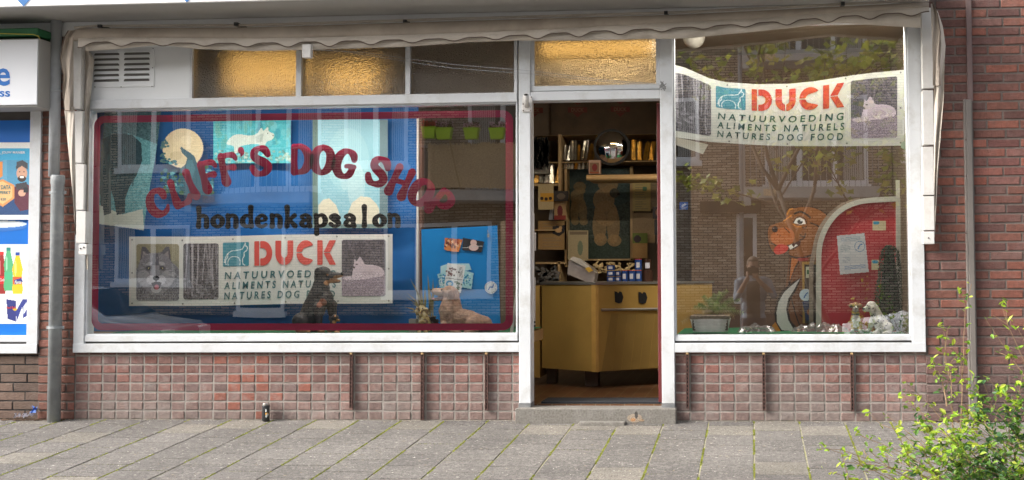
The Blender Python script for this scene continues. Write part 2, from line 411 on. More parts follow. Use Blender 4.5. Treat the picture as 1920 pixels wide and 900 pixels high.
GL = {
 'C': [[(.76, .66, .11), (.74, .80, .13), (.60, .91, .09), (.40, .91, .09), (.20, .72, .14), (.14, .42, .16), (.26, .17, .15), (.50, .07, .09), (.70, .14, .08), (.80, .28, .05)]],
 'L': [[(.30, .93, .12), (.24, .6, .10), (.20, .18, .15)], [(.16, .10, .11), (.45, .07, .08), (.66, .10, .10), (.78, .24, .08)]],
 'I': [[(.32, .93, .13), (.30, .5, .105), (.32, .09, .15)]],
 'F': [[(.28, .93, .12), (.25, .5, .105), (.27, .09, .16)], [(.28, .94, .085), (.55, .95, .08), (.74, .90, .09), (.80, .78, .07)], [(.3, .52, .07), (.5, .53, .07), (.66, .50, .10)]],
 'S': [[(.74, .72, .10), (.64, .88, .12), (.42, .94, .08), (.24, .84, .12), (.20, .68, .12), (.36, .55, .13), (.58, .44, .13), (.72, .28, .13), (.60, .11, .11), (.38, .06, .08), (.20, .12, .11), (.10, .28, .10)]],
 'D': [[(.18, .92, .11), (.17, .5, .105), (.17, .08, .12)], [(.18, .95, .075), (.46, .94, .09), (.68, .74, .14), (.75, .46, .155), (.62, .18, .13), (.42, .07, .08), (.18, .06, .08)]],
 'O': [[(.46, .95, .08), (.22, .80, .13), (.13, .50, .155), (.20, .22, .14), (.42, .06, .08), (.66, .20, .13), (.77, .48, .155), (.70, .80, .13), (.46, .95, .08)]],
 'G': [[(.78, .70, .10), (.72, .84, .12), (.54, .94, .08), (.34, .90, .10), (.16, .66, .15), (.13, .38, .155), (.26, .14, .13), (.48, .06, .08), (.68, .16, .11), (.76, .38, .11)], [(.50, .42, .06), (.62, .44, .07), (.82, .43, .08)]],
 'H': [[(.20, .92, .12), (.19, .5, .10), (.18, .09, .15)], [(.70, .93, .12), (.69, .5, .10), (.70, .09, .15)], [(.2, .48, .07), (.7, .52, .07)]],
 'P': [[(.24, .92, .11), (.22, .5, .105), (.22, .09, .16)], [(.22, .95, .075), (.52, .95, .09), (.74, .80, .13), (.72, .58, .12), (.52, .44, .09), (.32, .46, .06)]],
 "'": [[(.3, .85, .13), (.35, .72, .08), (.26, .60, .03)]],
 'h': [[(.14, .95, .11), (.15, .5, .085), (.13, .07, .11)], [(.15, .42, .05), (.3, .58, .08), (.47, .46, .1), (.47, .07, .11)]],
 'o': [[(.32, .58, .07), (.14, .42, .1), (.14, .2, .11), (.32, .05, .07), (.5, .2, .1), (.5, .42, .11), (.32, .58, .07)]],
 'n': [[(.12, .58, .1), (.14, .3, .085), (.13, .07, .11)], [(.14, .42, .05), (.3, .58, .08), (.47, .46, .1), (.47, .07, .11)]],
 'd': [[(.44, .5, .06), (.28, .58, .07), (.13, .4, .11), (.14, .2, .11), (.3, .05, .07), (.44, .15, .06)], [(.48, .97, .11), (.48, .5, .085), (.5, .07, .11)]],
 'e': [[(.15, .32, .05), (.44, .35, .06), (.48, .46, .09), (.32, .59, .07), (.14, .42, .1), (.14, .2, .11), (.3, .05, .08), (.5, .15, .07)]],
 'k': [[(.14, .97, .11), (.15, .5, .085), (.13, .07, .11)], [(.18, .3, .06), (.46, .57, .1)], [(.25, .36, .07), (.48, .08, .11)]],
 'a': [[(.14, .5, .09), (.3, .6, .07), (.46, .46, .1), (.45, .25, .09), (.48, .07, .11)], [(.44, .32, .06), (.25, .34, .08), (.13, .17, .1), (.27, .05, .07), (.44, .14, .06)]],
 'p': [[(.12, .58, .1), (.14, .2, .085), (.15, -.28, .11)], [(.15, .45, .05), (.35, .59, .08), (.51, .42, .11), (.49, .18, .1), (.3, .06, .07), (.15, .15, .05)]],
 's': [[(.46, .46, .09), (.3, .6, .07), (.14, .48, .1), (.3, .34, .1), (.47, .2, .1), (.3, .05, .08), (.11, .17, .09)]],
 'l': [[(.25, .97, .11), (.26, .5, .085), (.25, .07, .11)]],
}
def glyph(bm, ch, cu, cv, h, rot, Y, wscale=1.0, fat=1.0, origin=(.45, .5), n=36):
    f = strokes(GL[ch], fat); r = math.radians(rot); cr, sr = math.cos(r), math.sin(r)
    def tomap(u, v):
        x = (u - origin[0]) * h * wscale; y = (v - origin[1]) * h
        return P(cu + x * cr - y * sr, cv - (x * sr + y * cr), Y)
    sdf_mesh(bm, f, -.05, 1.0, -.45, 1.12, n, tomap)
def duck_letters(bm, u0, v0, u1, v1, Y, warp=lambda u, v: (u, v)):
    """heavy stencil capitals D U C K filling the pixel box"""
    W = u1 - u0; Hh = v1 - v0; lw = W / 4.28
    R = lambda a, b, c, d: (lambda U, V: np.maximum(np.maximum(a - U, U - b), np.maximum(c - V, V - d)))
    def D_(U, V):
        bar = R(0, .25, 0, 1)(U, V)
        r = np.hypot((U - .44) * 1.0, (V - .5)); ring = np.maximum(r - .5, .2 - r); blk = np.maximum(R(.31, .44, 0, 1)(U, V), np.where(abs(V - .5) < .2, .1, -.1))
        return np.minimum(bar, np.minimum(np.maximum(ring, .44 - U), blk))
    def U_(U, V):
        r = np.hypot((U - .47), (V - .47) * 1.0); ring = np.maximum(np.maximum(r - .47, .17 - r), V - .47)
        return np.maximum(np.minimum(np.minimum(ring, R(0, .30, .47, 1)(U, V)), R(.64, .94, .47, 1)(U, V)), .03 - abs(U - .47))
    def C_(U, V):
        r = np.hypot((U - .5), (V - .5)); ring = np.maximum(r - .5, .2 - r)
        ring = np.maximum(ring, (U - .5) * 1.0 - .30 - .25 * abs(V - .5))
        ring = np.where((U > .5) & (abs(V - .5) < .2 + (U - .5) * .25), .1, ring)
        return np.maximum(ring, .028 - abs(V - .5))
    def K_(U, V):
        a = R(0, .28, 0, 1)(U, V); s = (abs(V - .5)); xl = .32 + s * .66; arm = np.maximum(np.maximum(xl - U, U - xl - .34), np.maximum(-V, V - 1))
        return np.minimum(a, np.maximum(arm, .018 - s))
    for k, (f, wd) in enumerate(((D_, .94), (U_, .94), (C_, .94), (K_, .99))):
        sx = lw
        def tomap(u, v, k=k):
            uu, vv = u0 + k * (W - lw * .96) / 3 + u * lw, v1 - v * Hh
            return P(*warp(uu, vv), Y)
        sdf_mesh(bm, f, -.03, 1.03, -.03, 1.03, 44, tomap)
def text_bm(s, u0, v0, u1, v1, Y, bold=0.0, warp=None, shear=0.0, spacing=1.0):
    cu = bpy.data.curves.new('t', 'FONT'); cu.body = s; cu.offset = bold; cu.shear = shear; cu.space_character = spacing; cu.resolution_u = 3
    o = bpy.data.objects.new('t', cu); me = stage_eval(o)
    bpy.data.objects.remove(o); bpy.data.curves.remove(cu)
    bm = bmesh.new(); bm.from_mesh(me); bpy.data.meshes.remove(me)
    xs = [v.co.x for v in bm.verts]; ys = [v.co.y for v in bm.verts]
    xa, xb, ya, yb = min(xs), max(xs), min(ys), max(ys)
    for v in bm.verts:
        uu = u0 + (v.co.x - xa) / (xb - xa) * (u1 - u0); vv = v1 - (v.co.y - ya) / (yb - ya) * (v1 - v0)
        if warp: uu, vv = warp(uu, vv)
        v.co = P(uu, vv, Y)
    return bm
def merge(bm, other):
    me = bpy.data.meshes.new('tmp'); other.to_mesh(me); other.free(); bm.from_mesh(me); bpy.data.meshes.remove(me)

# ---------------------------------------------------------------- printed pictures: a colour grid
class Canvas:
    def __init__(s, u0, v0, u1, v1, bgc=(255, 255, 255), res=1.0, clear=False):
        s.u0, s.v0, s.u1, s.v1, s.res = u0, v0, u1, v1, res
        s.w = max(2, int(round((u1 - u0) * res))); s.h = max(2, int(round((v1 - v0) * res)))
        s.c = np.tile(np.array(bgc, dtype=float), (s.h, s.w, 1)); s.m = np.full((s.h, s.w), not clear)
        s.U, s.V = np.meshgrid(u0 + (np.arange(s.w) + .5) / s.w * (u1 - u0), v0 + (np.arange(s.h) + .5) / s.h * (v1 - v0))
    def put(s, mask, col, a=1.0):
        s.c[mask] = s.c[mask] * (1 - a) + np.array(col, dtype=float) * a; s.m |= mask; return s
    def ell(s, cu, cv, ru, rv, col, rot=0, a=1.0):
        r = math.radians(rot); x = s.U - cu; y = s.V - cv
        X = x * math.cos(r) + y * math.sin(r); Y = -x * math.sin(r) + y * math.cos(r)
        return s.put((X / ru) ** 2 + (Y / rv) ** 2 < 1, col, a)
    def poly(s, pts, col, a=1.0, smooth=False):
        if smooth: pts = [tuple(p) for p in catmull(pts, 5, True)]
        ins = np.zeros(s.U.shape, bool); n = len(pts)
        for i in range(n):
            x0, y0 = pts[i][:2]; x1, y1 = pts[(i + 1) % n][:2]
            if y0 == y1: continue
            c = ((s.V < y0) != (s.V < y1)) & (s.U < (x1 - x0) * (s.V - y0) / (y1 - y0) + x0); ins ^= c
        return s.put(ins, col, a)
    def rect(s, a0, b0, a1, b1, col, a=1.0): return s.put((s.U >= a0) & (s.U < a1) & (s.V >= b0) & (s.V < b1), col, a)
    def line(s, pts, w, col, a=1.0):
        D = strokes([[(p[0], p[1], w / 2) for p in pts]])(s.U, s.V); return s.put(D < 0, col, a)
    def noise(s, amp, mask=None, blur=0, sx=1, sy=1):
        n = RNG.normal(0, 1, (s.h // sy + 2, s.w // sx + 2)); n = np.repeat(np.repeat(n, sy, 0), sx, 1)[:s.h, :s.w]
        for _ in range(blur): n = (n + np.roll(n, 1, 0) + np.roll(n, -1, 0) + np.roll(n, 1, 1) + np.roll(n, -1, 1)) / 5 * 1.6
        k = n[..., None] * amp
        if mask is None: s.c += k
        else: s.c[mask] += k[mask]
        return s
    def mesh(s, name, Y, m, parent=None, warp=None, thick=0.0, dy=None):
        lc = np.clip(s.c, 0, 255) / 255.0; lc = np.where(lc <= .04045, lc / 12.92, ((lc + .055) / 1.055) ** 2.4)
        gu = np.linspace(s.u0, s.u1, s.w + 1); gv = np.linspace(s.v0, s.v1, s.h + 1)
        idx = -np.ones((s.h + 1, s.w + 1), int); V = []; F = []; CO = []
        mm = s.m; need = np.zeros((s.h + 1, s.w + 1), bool)
        need[:-1, :-1] |= mm; need[1:, :-1] |= mm; need[:-1, 1:] |= mm; need[1:, 1:] |= mm
        for j, i in zip(*np.nonzero(need)):
            u, v = gu[i], gv[j]
            if warp: u, v = warp(u, v)
            p = P(u, v, Y)
            if dy: p.y += dy(gu[i], gv[j])
            idx[j, i] = len(V); V.append(p)
        for j, i in zip(*np.nonzero(mm)):
            F.append((idx[j + 1, i], idx[j + 1, i + 1], idx[j, i + 1], idx[j, i])); CO.append(lc[j, i])
        me = bpy.data.meshes.new(name); me.from_pydata(V, [], F); setcol(me, np.repeat(np.array(CO), 4, axis=0), 'CORNER')
        o = mesh_obj(name, me, m, parent)
        if thick:
            md = o.modifiers.new('solid', 'SOLIDIFY'); md.thickness = thick; md.offset = -1
        return o

# ---------------------------------------------------------------- blobs: capsules and ellipsoids fused into one skin
ICO = {}
for _s in (2, 3):
    _b = bmesh.new(); bmesh.ops.create_icosphere(_b, subdivisions=_s, radius=1.0); _b.verts.ensure_lookup_table(); _b.verts.index_update()
    ICO[_s] = (np.array([v.co[:] for v in _b.verts]), np.array([[v.index for v in f.verts] for f in _b.faces])); _b.free()
ORD = ('first', 'second', 'third', 'fourth', 'fifth', 'sixth', 'seventh', 'eighth', 'ninth', 'tenth')
def blob(name, prims, voxel, colf, m, parent=None, smooth_it=4, disp=0.0):
    VV = []; FF = []; cnt = 0
    def ball(c, rx, ry, rz, M3=None, sub=2):
        nonlocal cnt
        v, f = ICO[sub]; w = v * np.array((rx, ry, rz))
        if M3 is not None: w = w @ np.array(M3).T
        VV.append(w + np.array(c)); FF.append(f + cnt); cnt += len(v)
    for p in prims:
        if p[0] == 'e':
            _, c, r, *rt = p; ball(c, r[0], r[1], r[2], rt[0] if rt else None, 3)
        else:
            _, a, ra, b, rb = p; a = Vector(a); b = Vector(b)
            n = min(max(2, int((b - a).length / (min(ra, rb) * .35)) + 1), 24)
            for k in range(n):
                t = k / (n - 1); r = ra + (rb - ra) * t; ball(a.lerp(b, t), r, r, r)
    me = bpy.data.meshes.new('tmpb'); me.from_pydata(np.concatenate(VV).tolist(), [], np.concatenate(FF).tolist())
    o = bpy.data.objects.new('tmpb', me)
    r = o.modifiers.new('r', 'REMESH'); r.mode = 'VOXEL'; r.voxel_size = voxel
    s = o.modifiers.new('s', 'SMOOTH'); s.iterations = smooth_it; s.factor = .5
    me2 = stage_eval(o); bpy.data.objects.remove(o); bpy.data.meshes.remove(me)
    me2.name = name
    n = len(me2.vertices); co = np.empty(n * 3); me2.vertices.foreach_get('co', co); co = co.reshape(-1, 3)
    if disp:
        nr = np.empty(n * 3); me2.vertices.foreach_get('normal', nr); nr = nr.reshape(-1, 3)
        d = np.array([mnoise.noise(Vector(p) * 60) + .5 * mnoise.noise(Vector(p) * 130) for p in co])
        co = co + nr * d[:, None] * disp; me2.vertices.foreach_set('co', co.ravel())
    setcol(me2, colf(co))
    return mesh_obj(name, me2, m, parent, smooth=True)
# ================================================================ SETTING: pavement, road
SL = 0.065
gz = lambda y: 0.004 + SL * y
def pavement():
    V = []; F = []; COL = []
    cols = range(-40, 22); nrow = 27
    for ci in cols:
        off = 0.15 * (ci % 2) * 1.0
        for r in range(-1, nrow):
            y1 = -(r * .3 + off); y0 = y1 - .3; y1 = min(y1, 0.0); y0 = max(y0, -8.1)
            if y1 - y0 < .03: continue
            x0 = ci * .3 - .005; x1 = x0 + .3; g = .0022
            xa, xb, ya, yb = x0 + g, x1 - g, y0 + g * 1.3, y1 - g * 1.3
            t = [random.uniform(-.0015, .0015) for _ in range(4)]; e = .004; b = len(V)
            bot = [(xa, ya, gz(ya) - .012), (xb, ya, gz(ya) - .012), (xb, yb, gz(yb) - .012), (xa, yb, gz(yb) - .012)]
            top = [(xa + e, ya + e, gz(ya) + t[0]), (xb - e, ya + e, gz(ya) + t[1]), (xb - e, yb - e, gz(yb) + t[2]), (xa + e, yb - e, gz(yb) + t[3])]
            V += bot + top
            F += [(b + 4, b + 5, b + 6, b + 7), (b, b + 1, b + 5, b + 4), (b + 1, b + 2, b + 6, b + 5), (b + 2, b + 3, b + 7, b + 6), (b + 3, b, b + 4, b + 7)]
            k = random.random(); sm = random.uniform(.95, 1.06)
            c = np.array((.120, .111, .103)) * sm
            if k < .10 or (r == 0 and k < .6): c = np.array((.17, .155, .132)) * random.uniform(.92, 1.05)
            elif k < .22: c = np.array((.102, .094, .088)) * sm
            COL += [c] * 8
    me = bpy.data.meshes.new('pavement'); me.from_pydata(V, [], F); setcol(me, np.array(COL))
    tag(mesh_obj('pavement', me, M['slab']), kind='structure')
pavement()
def sheet(name, x0, x1, y0, y1, z0, z1, m):
    bm = bmesh.new(); bm.faces.new([bm.verts.new(p) for p in ((x0, y0, z0), (x1, y0, z0), (x1, y1, z1), (x0, y1, z1))])
    return struct(name, bm, m)
sheet('pavement_bed', -12, 6.6, -8.1, .02, gz(-8.1) - .0035, gz(0) - .0035, M['joint'])
# moss tufts along the joints, uncountable
def moss():
    V = []; F = []
    for ci in range(-17, 9):
        x0 = ci * .3 - .005
        for k in range(1300):
            y = -random.random() ** 1.1 * 2.6
            if mnoise.noise(Vector((ci * 3.3, y * 3.2, 1))) < -.05: continue
            x = x0 + random.gauss(0, .0035); z = gz(y) - .003; s = random.uniform(.0015, .0048)
            a = random.random() * PI; b = len(V); h = random.uniform(.004, .010)
            V += [(x - s * math.cos(a), y - s * math.sin(a), z), (x + s * math.cos(a), y + s * math.sin(a), z), (x + random.uniform(-.003, .003), y, z + h)]; F.append((b, b + 1, b + 2))
    for k in range(110):   # cross joints, sparser
        ci = random.randint(-17, 8); r = random.randint(0, 8); y0 = -(r * .3 + .15 * (ci % 2)); x0 = ci * .3
        for q in range(70):
            x = x0 + random.random() * .3; y = y0 + random.gauss(0, .002); z = gz(y) - .006; s = random.uniform(.001, .003); b = len(V)
            V += [(x - s, y, z), (x + s, y, z), (x, y, z + random.uniform(.003, .008))]; F.append((b, b + 1, b + 2))
    me = bpy.data.meshes.new('moss'); me.from_pydata(V, [], F)
    tag(mesh_obj('moss', me, M['moss']), 'yellow green moss growing in the pavement joints', 'moss', kind='stuff')
moss()
def crumbs():
    V = []; F = []; COL = []
    for k in range(3200):
        x = random.uniform(-5.4, 2.0); y = -random.random() ** 1.3 * 2.2 - .01 if k > 350 else -random.random() ** 2 * .07 - .005
        z = gz(y) + .003; s = random.uniform(.0015, .0055); a = random.random() * PI * 2; b = len(V)
        dx, dy = math.cos(a) * s * random.uniform(1, 2.6), math.sin(a) * s; ex, ey = -math.sin(a) * s * .7, math.cos(a) * s * .7
        V += [(x - dx, y - dy, z), (x + ex, y + ey, z + .0015), (x + dx, y + dy, z), (x - ex, y - ey, z + .001)]; F.append((b, b + 1, b + 2, b + 3))
        c = random.choice([(.65, .6, .52), (.42, .34, .22), (.30, .22, .12), (.7, .68, .62)]); COL += [c] * 4
    me = bpy.data.meshes.new('litter_crumbs'); me.from_pydata(V, [], F); setcol(me, np.array(COL))
    tag(mesh_obj('litter_crumbs', me, M['figure']), 'pale crumbs and seed husks scattered on the pavement', 'debris', kind='stuff')
crumbs()
struct('kerb', B((-60, 60, -8.25, -8.1, -.75, gz(-8.1) - .01)), M['kerb'], bevel=.01)
sheet('road', -60, 60, -15.5, -8.25, -.66, -.66, M['asphalt'])
struct('far_pavement', B((-60, 60, -19.9, -15.5, -.8, -.54)), M['kerb'])
sheet('ground', -150, 150, -150, 150, -.82, -.82, M['kerb'])

# ================================================================ OUR BUILDING
bld = thing('brick_building', 'red brown brick building with a white framed shopfront under a canopy', 'building', (0, 0, 0))
RB = [(.165, .070, .054), (.135, .060, .049), (.185, .076, .055), (.12, .057, .049), (.155, .080, .067), (.21, .077, .053)]
def rwcol(x, z, c):
    if z < .62: # splash zone, brown grey film on the lowest courses
        t = min(1, (.62 - z) / .35) * .75; c = c * (1 - t) + np.array((.115, .082, .075)) * random.uniform(.85, 1.15) * t
    if 1.55 < z < 1.9 and x > 1.45: c = c * 1.1 + np.array((.02, 0, 0))
    return c
bricks('brick_wall', 1.137, 6.4, -.06, 2.83, .0, .215, .0625, .012, 'run', RB, M['brick'], M['mortar'], bld, colf=rwcol)
bricks('brick_pier', -5.005, -4.74, -.06, 2.83, .0, .21, .0625, .012, 'run', [(.20, .085, .06), (.25, .10, .075), (.17, .075, .055)], M['brick'], M['mortar'], bld)
def plcol(x, z, c):
    g = np.array((.20, .165, .148)); t = np.clip((.34 - z) / .30, 0, 1) * .6
    n = mnoise.noise(Vector((x * 1.3, z * 2, 3)))
    w = math.exp(-((x + 3.5) / .22) ** 2) * min(1, z / .15)
    if random.random() < w * .7: return np.array((.25, .088, .06)) * random.uniform(.85, 1.1)
    if n > .15: t += .25
    return c * (1 - t) + g * t
PB = [(.19, .088, .072), (.165, .082, .07), (.215, .095, .076), (.15, .088, .08), (.20, .11, .095)]
bricks('plinth_wall', -4.74, -1.59, -.06, .466, .008, .1, .0635, .0115, 'stack', PB, M['brick2'], M['mortar2'], bld, depth=.0035, colf=plcol, zoff=-.0)
bricks('plinth_wall', -.53, 1.137, -.06, .466, .008, .1, .0635, .0115, 'stack', PB, M['brick2'], M['mortar2'], bld, depth=.0035, colf=plcol)
bricks('plinth_wall', -9.0, -5.005, -.06, .466, .012, .2, .0635, .009, 'run', [(.125, .082, .06), (.11, .072, .055), (.14, .09, .068)], M['brownbrick'], M['brownbrick'], bld, depth=.003)
obj('upper_wall', B((-9, 6.4, 0.0, .25, 2.87, 9.0)), M['oppbrick'], bld)
obj('rear_wall', B((-9, -5.36, .3, 3.5, -.1, 2.8), (-9, 6.4, 3.3, 3.5, -.1, 9)), M['dark_wood'], bld)
# canopy: slab with sloping soffit and a white fascia
cn = obj('canopy', B((-9, 1.16, -.55, .06, 2.80, 3.02)), M['soffit'], bld)
obj('fascia', B((-9, 1.19, -.585, -.552, 2.79, 3.12)), M['fascia'], cn)
for k in range(-3, 5):
    cx = P(44, 0, -.59).x + k * (P(350, 0, -.59).x - P(44, 0, -.59).x) ; w = .058
    if cx > 1.1: continue
    bm = bmesh.new(); a = [bm.verts.new((cx + dx * w, -.588, 2.845 + dz * w)) for dx, dz in ((-1, 0), (0, -1), (1, 0), (0, 1))]; bm.faces.new(a)
    obj('diamond_tile', bm, M['bluetile'], cn)
obj('head_board', B((-9, 1.135, -.03, .0, 2.70, 2.797)), M['white2'], cn)
# step and threshold
st = obj('door_step', B((-1.6, -.52, -.10, .09, -.05, .098)), M['step'], bld, bevel=.004)
obj('foot_plate', B((P(1087, 795, -.13).x, P(1172, 795, -.13).x, -.17, -.102, -.03, .018)), M['step'], st, bevel=.003)
def stain():
    c = Canvas(1160, 768, 1225, 792, clear=True)
    c.ell(1190, 784, 14, 8, (140, 124, 105), a=.9); c.ell(1187, 787, 5, 3, (165, 122, 82)); c.ell(1203, 788, 5, 2, (150, 126, 100)); c.ell(1193, 778, 3, 7, (70, 66, 62)); c.noise(14)
    c.mesh('rust_stain', -.102, M['paper'], st)
stain()
# frames -----------------------------------------------------------
Wm = M['white']
FY = -.022   # face of the frame
dw = obj('display_window', B(
    (-4.742, -4.665, FY, .09, .473, 2.62), (-4.742, -1.588, FY - .004, .09, .470, .532), (-4.665, -1.601, FY + .006, .088, .546, .590),
    (-4.665, -1.601, FY - .002, .088, 2.178, 2.243), (-4.665, -4.652, FY + .012, .086, .59, 2.178), (-1.612, -1.601, FY + .012, .086, .59, 2.178),
    (-4.665, -1.612, FY + .012, .086, .59, .598), (-4.665, -1.612, FY + .014, .086, 2.168, 2.178)), Wm, bld, bevel=.0025)
obj('groove', B((-4.664, -1.602, .004, .08, .532, .546)), M['groove'], dw)
bm = bmesh.new()   # slightly wavy old pane
def pane(bm, x0, x1, z0, z1, y, nx=1):
    box(bm, x0, x1, y, y + .006, z0, z1)
pane(bm, -4.653, -1.611, .597, 2.169, .022)
def front_only(o):
    for p in o.data.polygons: p.material_index = 0 if p.normal.y < -.5 else 1
gl1 = obj('window_glass', bm, [M['clearglass'], M['glassback']], dw); front_only(gl1)
# transom: panel, vent, three rippled panes
tr = obj('transom_frame', B((-4.665, -1.601, FY + .004, .07, 2.62, 2.80), (-1.623, -1.601, FY + .008, .07, 2.243, 2.62),
    (P(357, 140).x, P(362, 140).x, FY + .008, .07, 2.243, 2.62), (P(556, 140).x, P(566, 140).x, FY + .008, .07, 2.243, 2.62), (P(761, 140).x, P(770, 140).x, FY + .008, .07, 2.243, 2.62)), Wm, bld, bevel=.002)
obj('blank_panel', B((-4.665, P(357, 140).x, -.004, .05, 2.243, 2.62)), M['white2'], tr)
for a, b in ((362, 556), (566, 761), (770, 970)):
    obj('rippled_pane', B((P(a, 140).x, P(b, 140).x, .012, .017, 2.243, 2.62)), M['ripple'], tr)
# door frame and right window
df = obj('door_frame', B((-1.588, -1.508, FY - .006, .10, .125, 2.80), (-.618, -.531, FY - .006, .10, .125, 2.80), (-1.508, -.618, FY - .003, .10, 2.182, 2.245), (-1.508, -.618, FY + .01, .09, 2.25, 2.285),
    (-1.508, -1.482, FY + .01, .09, 2.285, 2.72), (-.645, -.618, FY + .01, .09, 2.285, 2.72), (-1.508, -.618, FY + .004, .09, 2.60, 2.80)), Wm, bld, bevel=.003)
obj('rippled_pane', B((-1.482, -.645, .012, .017, 2.285, 2.60)), M['ripple'], df)
for pb in ((-1.592, -1.506, FY - .008, .1, .0, .125), (-.621, -.529, FY - .008, .1, .0, .125)): obj('post_base', B(pb), M['greybase'], df, bevel=.003)
w2 = obj('display_window', B((1.045, 1.135, FY, .09, .468, 2.80), (-.534, 1.135, FY - .004, .09, .466, .528), (-.531, 1.045, FY + .006, .088, .542, .575),
    (-.531, -.52, FY + .012, .086, .575, 2.7), (1.034, 1.045, FY + .012, .086, .575, 2.7), (-.531, 1.045, FY + .012, .086, .575, .582), (-.531, 1.045, FY, .088, 2.68, 2.80)), Wm, bld, bevel=.0025)
obj('groove', B((-.530, 1.044, .004, .08, .528, .542)), M['groove'], w2)
gl2 = obj('window_glass', B((-.521, 1.035, .022, .028, .581, 2.69)), [M['clearglass2'], M['glassback']], w2); front_only(gl2)
# door leaf folded back at the right, hinged on the jamb
dl = obj('door', B((-.652, -.618, .11, .95, .115, 2.17)), M['doorred'], bld, bevel=.003)
for q in ((-.668, -.653, .30, .36, .32, .86), (-.668, -.653, .30, .36, 1.2, 2.05)): obj('lock_rail', B(q), M['steel'], dl, bevel=.002)
# lettering on the glass
YG = .0292
bm = bmesh.new()
SCALE = 1.02
for ch, u, v, h, r in (('C', 296, 380, 52, 20), ('L', 336, 361, 53, 25), ('I', 364, 343, 54, 24), ('F', 391, 330, 55, 17), ('F', 428, 316, 55, 13), ("'", 459, 296, 42, 6), ('S', 489, 302, 54, 5),
                      ('D', 565, 299, 54, 0), ('O', 605, 300, 54, -3), ('G', 647, 307, 54, -10), ('S', 710, 322, 55, -17), ('H', 751, 341, 57, -24), ('O', 790, 361, 53, -30), ('P', 826, 381, 52, -38)):
    glyph(bm, ch, u, v, h, r, YG, wscale=.89, fat=1.2, n=48)
    if ch == 'S' and u < 500 or ch in 'GP': obj('shop_name', bm, M['burgundy'], dw); bm = bmesh.new()
bm = bmesh.new()
for k, ch in enumerate('hondenkapsalon'):
    glyph(bm, ch, 380.5 + 27.6 * k + (2 if ch == 'l' else 0), 427.5 - 1.5 * k / 13, 40, 0, YG, wscale=1.08, fat=1.13, origin=(.32, 0), n=34)
obj('trade_name', bm, M['black'], dw)
bm = bmesh.new()
def rr(u0, v0, u1, v1, r, n=8):
    o = []
    for cx, cy, a0 in ((u1 - r, v0 + r, -90), (u1 - r, v1 - r, 0), (u0 + r, v1 - r, 90), (u0 + r, v0 + r, 180)):
        for k in range(n + 1):
            a = math.radians(a0 + 90 * k / n); o.append((cx + r * math.cos(a), cy + r * math.sin(a)))
    return o
def skew(u, v):  # the stripe drawn as a rectangle on the pane
    return (u + (v - 400) * (-.012 if u < 400 else 0), v + (11 * (961 - u) / 788 if v < 400 else 0))
oo = [bm.verts.new(P(*skew(*q), YG)) for q in rr(174, 206.5, 962, 619.5, 20)]
ii = [bm.verts.new(P(*skew(*q), YG)) for q in rr(186, 219.5, 948, 606.5, 9)]
for k in range(len(oo)): bm.faces.new((oo[k], ii[k], ii[(k + 1) % len(ii)], oo[(k + 1) % len(oo)]))
bmesh.ops.recalc_face_normals(bm, faces=bm.faces[:])
obj('border_stripe', bm, M['burgundy'], dw)
c = Canvas(1274, 379, 1290, 393, (20, 110, 210)); c.poly([(1277, 386), (1284, 381), (1288, 383), (1280, 388)], (240, 245, 250)); c.rect(1277, 389.4, 1287, 390.2, (230, 235, 245)); c.rect(1278, 391, 1286, 391.8, (230, 235, 245))
c.mesh('window_sticker', YG, M['glossyprint'], w2)

# ventilation grille
vt = thing('vent_grille', 'white louvred ventilation grille on the blank panel under the awning', 'vent grille', tuple(P(232, 128, -.02)))
g0, g1 = P(178, 164, -.012), P(289, 92, -.012)
obj('grille_plate', B((g0.x, g1.x, -.010, -.0045, g0.z, g1.z)), M['white2'], vt)
bm = bmesh.new(); bs = bmesh.new()
for c0, c1 in ((178, 225), (234, 282)):
    for k in range(6):
        zt = P(230, 99.5 + k * 9.9, 0).z; xa, xb = P(c0, 128).x, P(c1, 128).x
        pr = [(xa, zt - .016), (xb, zt - .016), (xb, zt - .006), (xb - .012, zt + .004), (xa + .012, zt + .004), (xa, zt - .006)]
        vv = [bm.verts.new((x, -.0115, z)) for x, z in pr]; bm.faces.new(vv)
        box(bs, xa + .002, xb - .002, -.022, -.0105, zt + .001, zt + .006)
obj('louvre_opening', bm, M['groove'], vt); obj('louvre_lip', bs, M['white2'], vt)
def dots(nm, pts, y, r, m, par):
    for u, v in pts: bm = bmesh.new(); bmesh.ops.create_icosphere(bm, subdivisions=1, radius=r, matrix=Matrix.Translation(P(u, v, y))); obj(nm, bm, m, par)
dots('screw', ((287, 91), (286, 127), (285, 162), (227, 163), (178, 163)), -.012, .0042, M['groove'], vt)

# ================================================================ NEIGHBOURING SHOP
nw = obj('neighbour_window', B((-5.085, -5.003, FY, .08, .466, 2.215), (-9, -5.003, FY - .003, .08, .464, .53), (-9, -5.085, FY + .01, .08, .545, .59), (-9, -5.003, FY, .08, 2.19, 2.24)), Wm, bld, bevel=.003)
obj('groove', B((-9, -5.084, .0, .07, .53, .545)), M['groove'], nw)
obj('blind', B((-9, -5.085, .05, .07, 2.10, 2.20)), mat('grey_brown_blind', (.10, .085, .075), .7), nw)
obj('window_foil', B((-9, -5.085, .03, .045, .585, 2.115)), mat('blue_foil', (.0, .155, .60), .4, .03, 3, 0), nw)
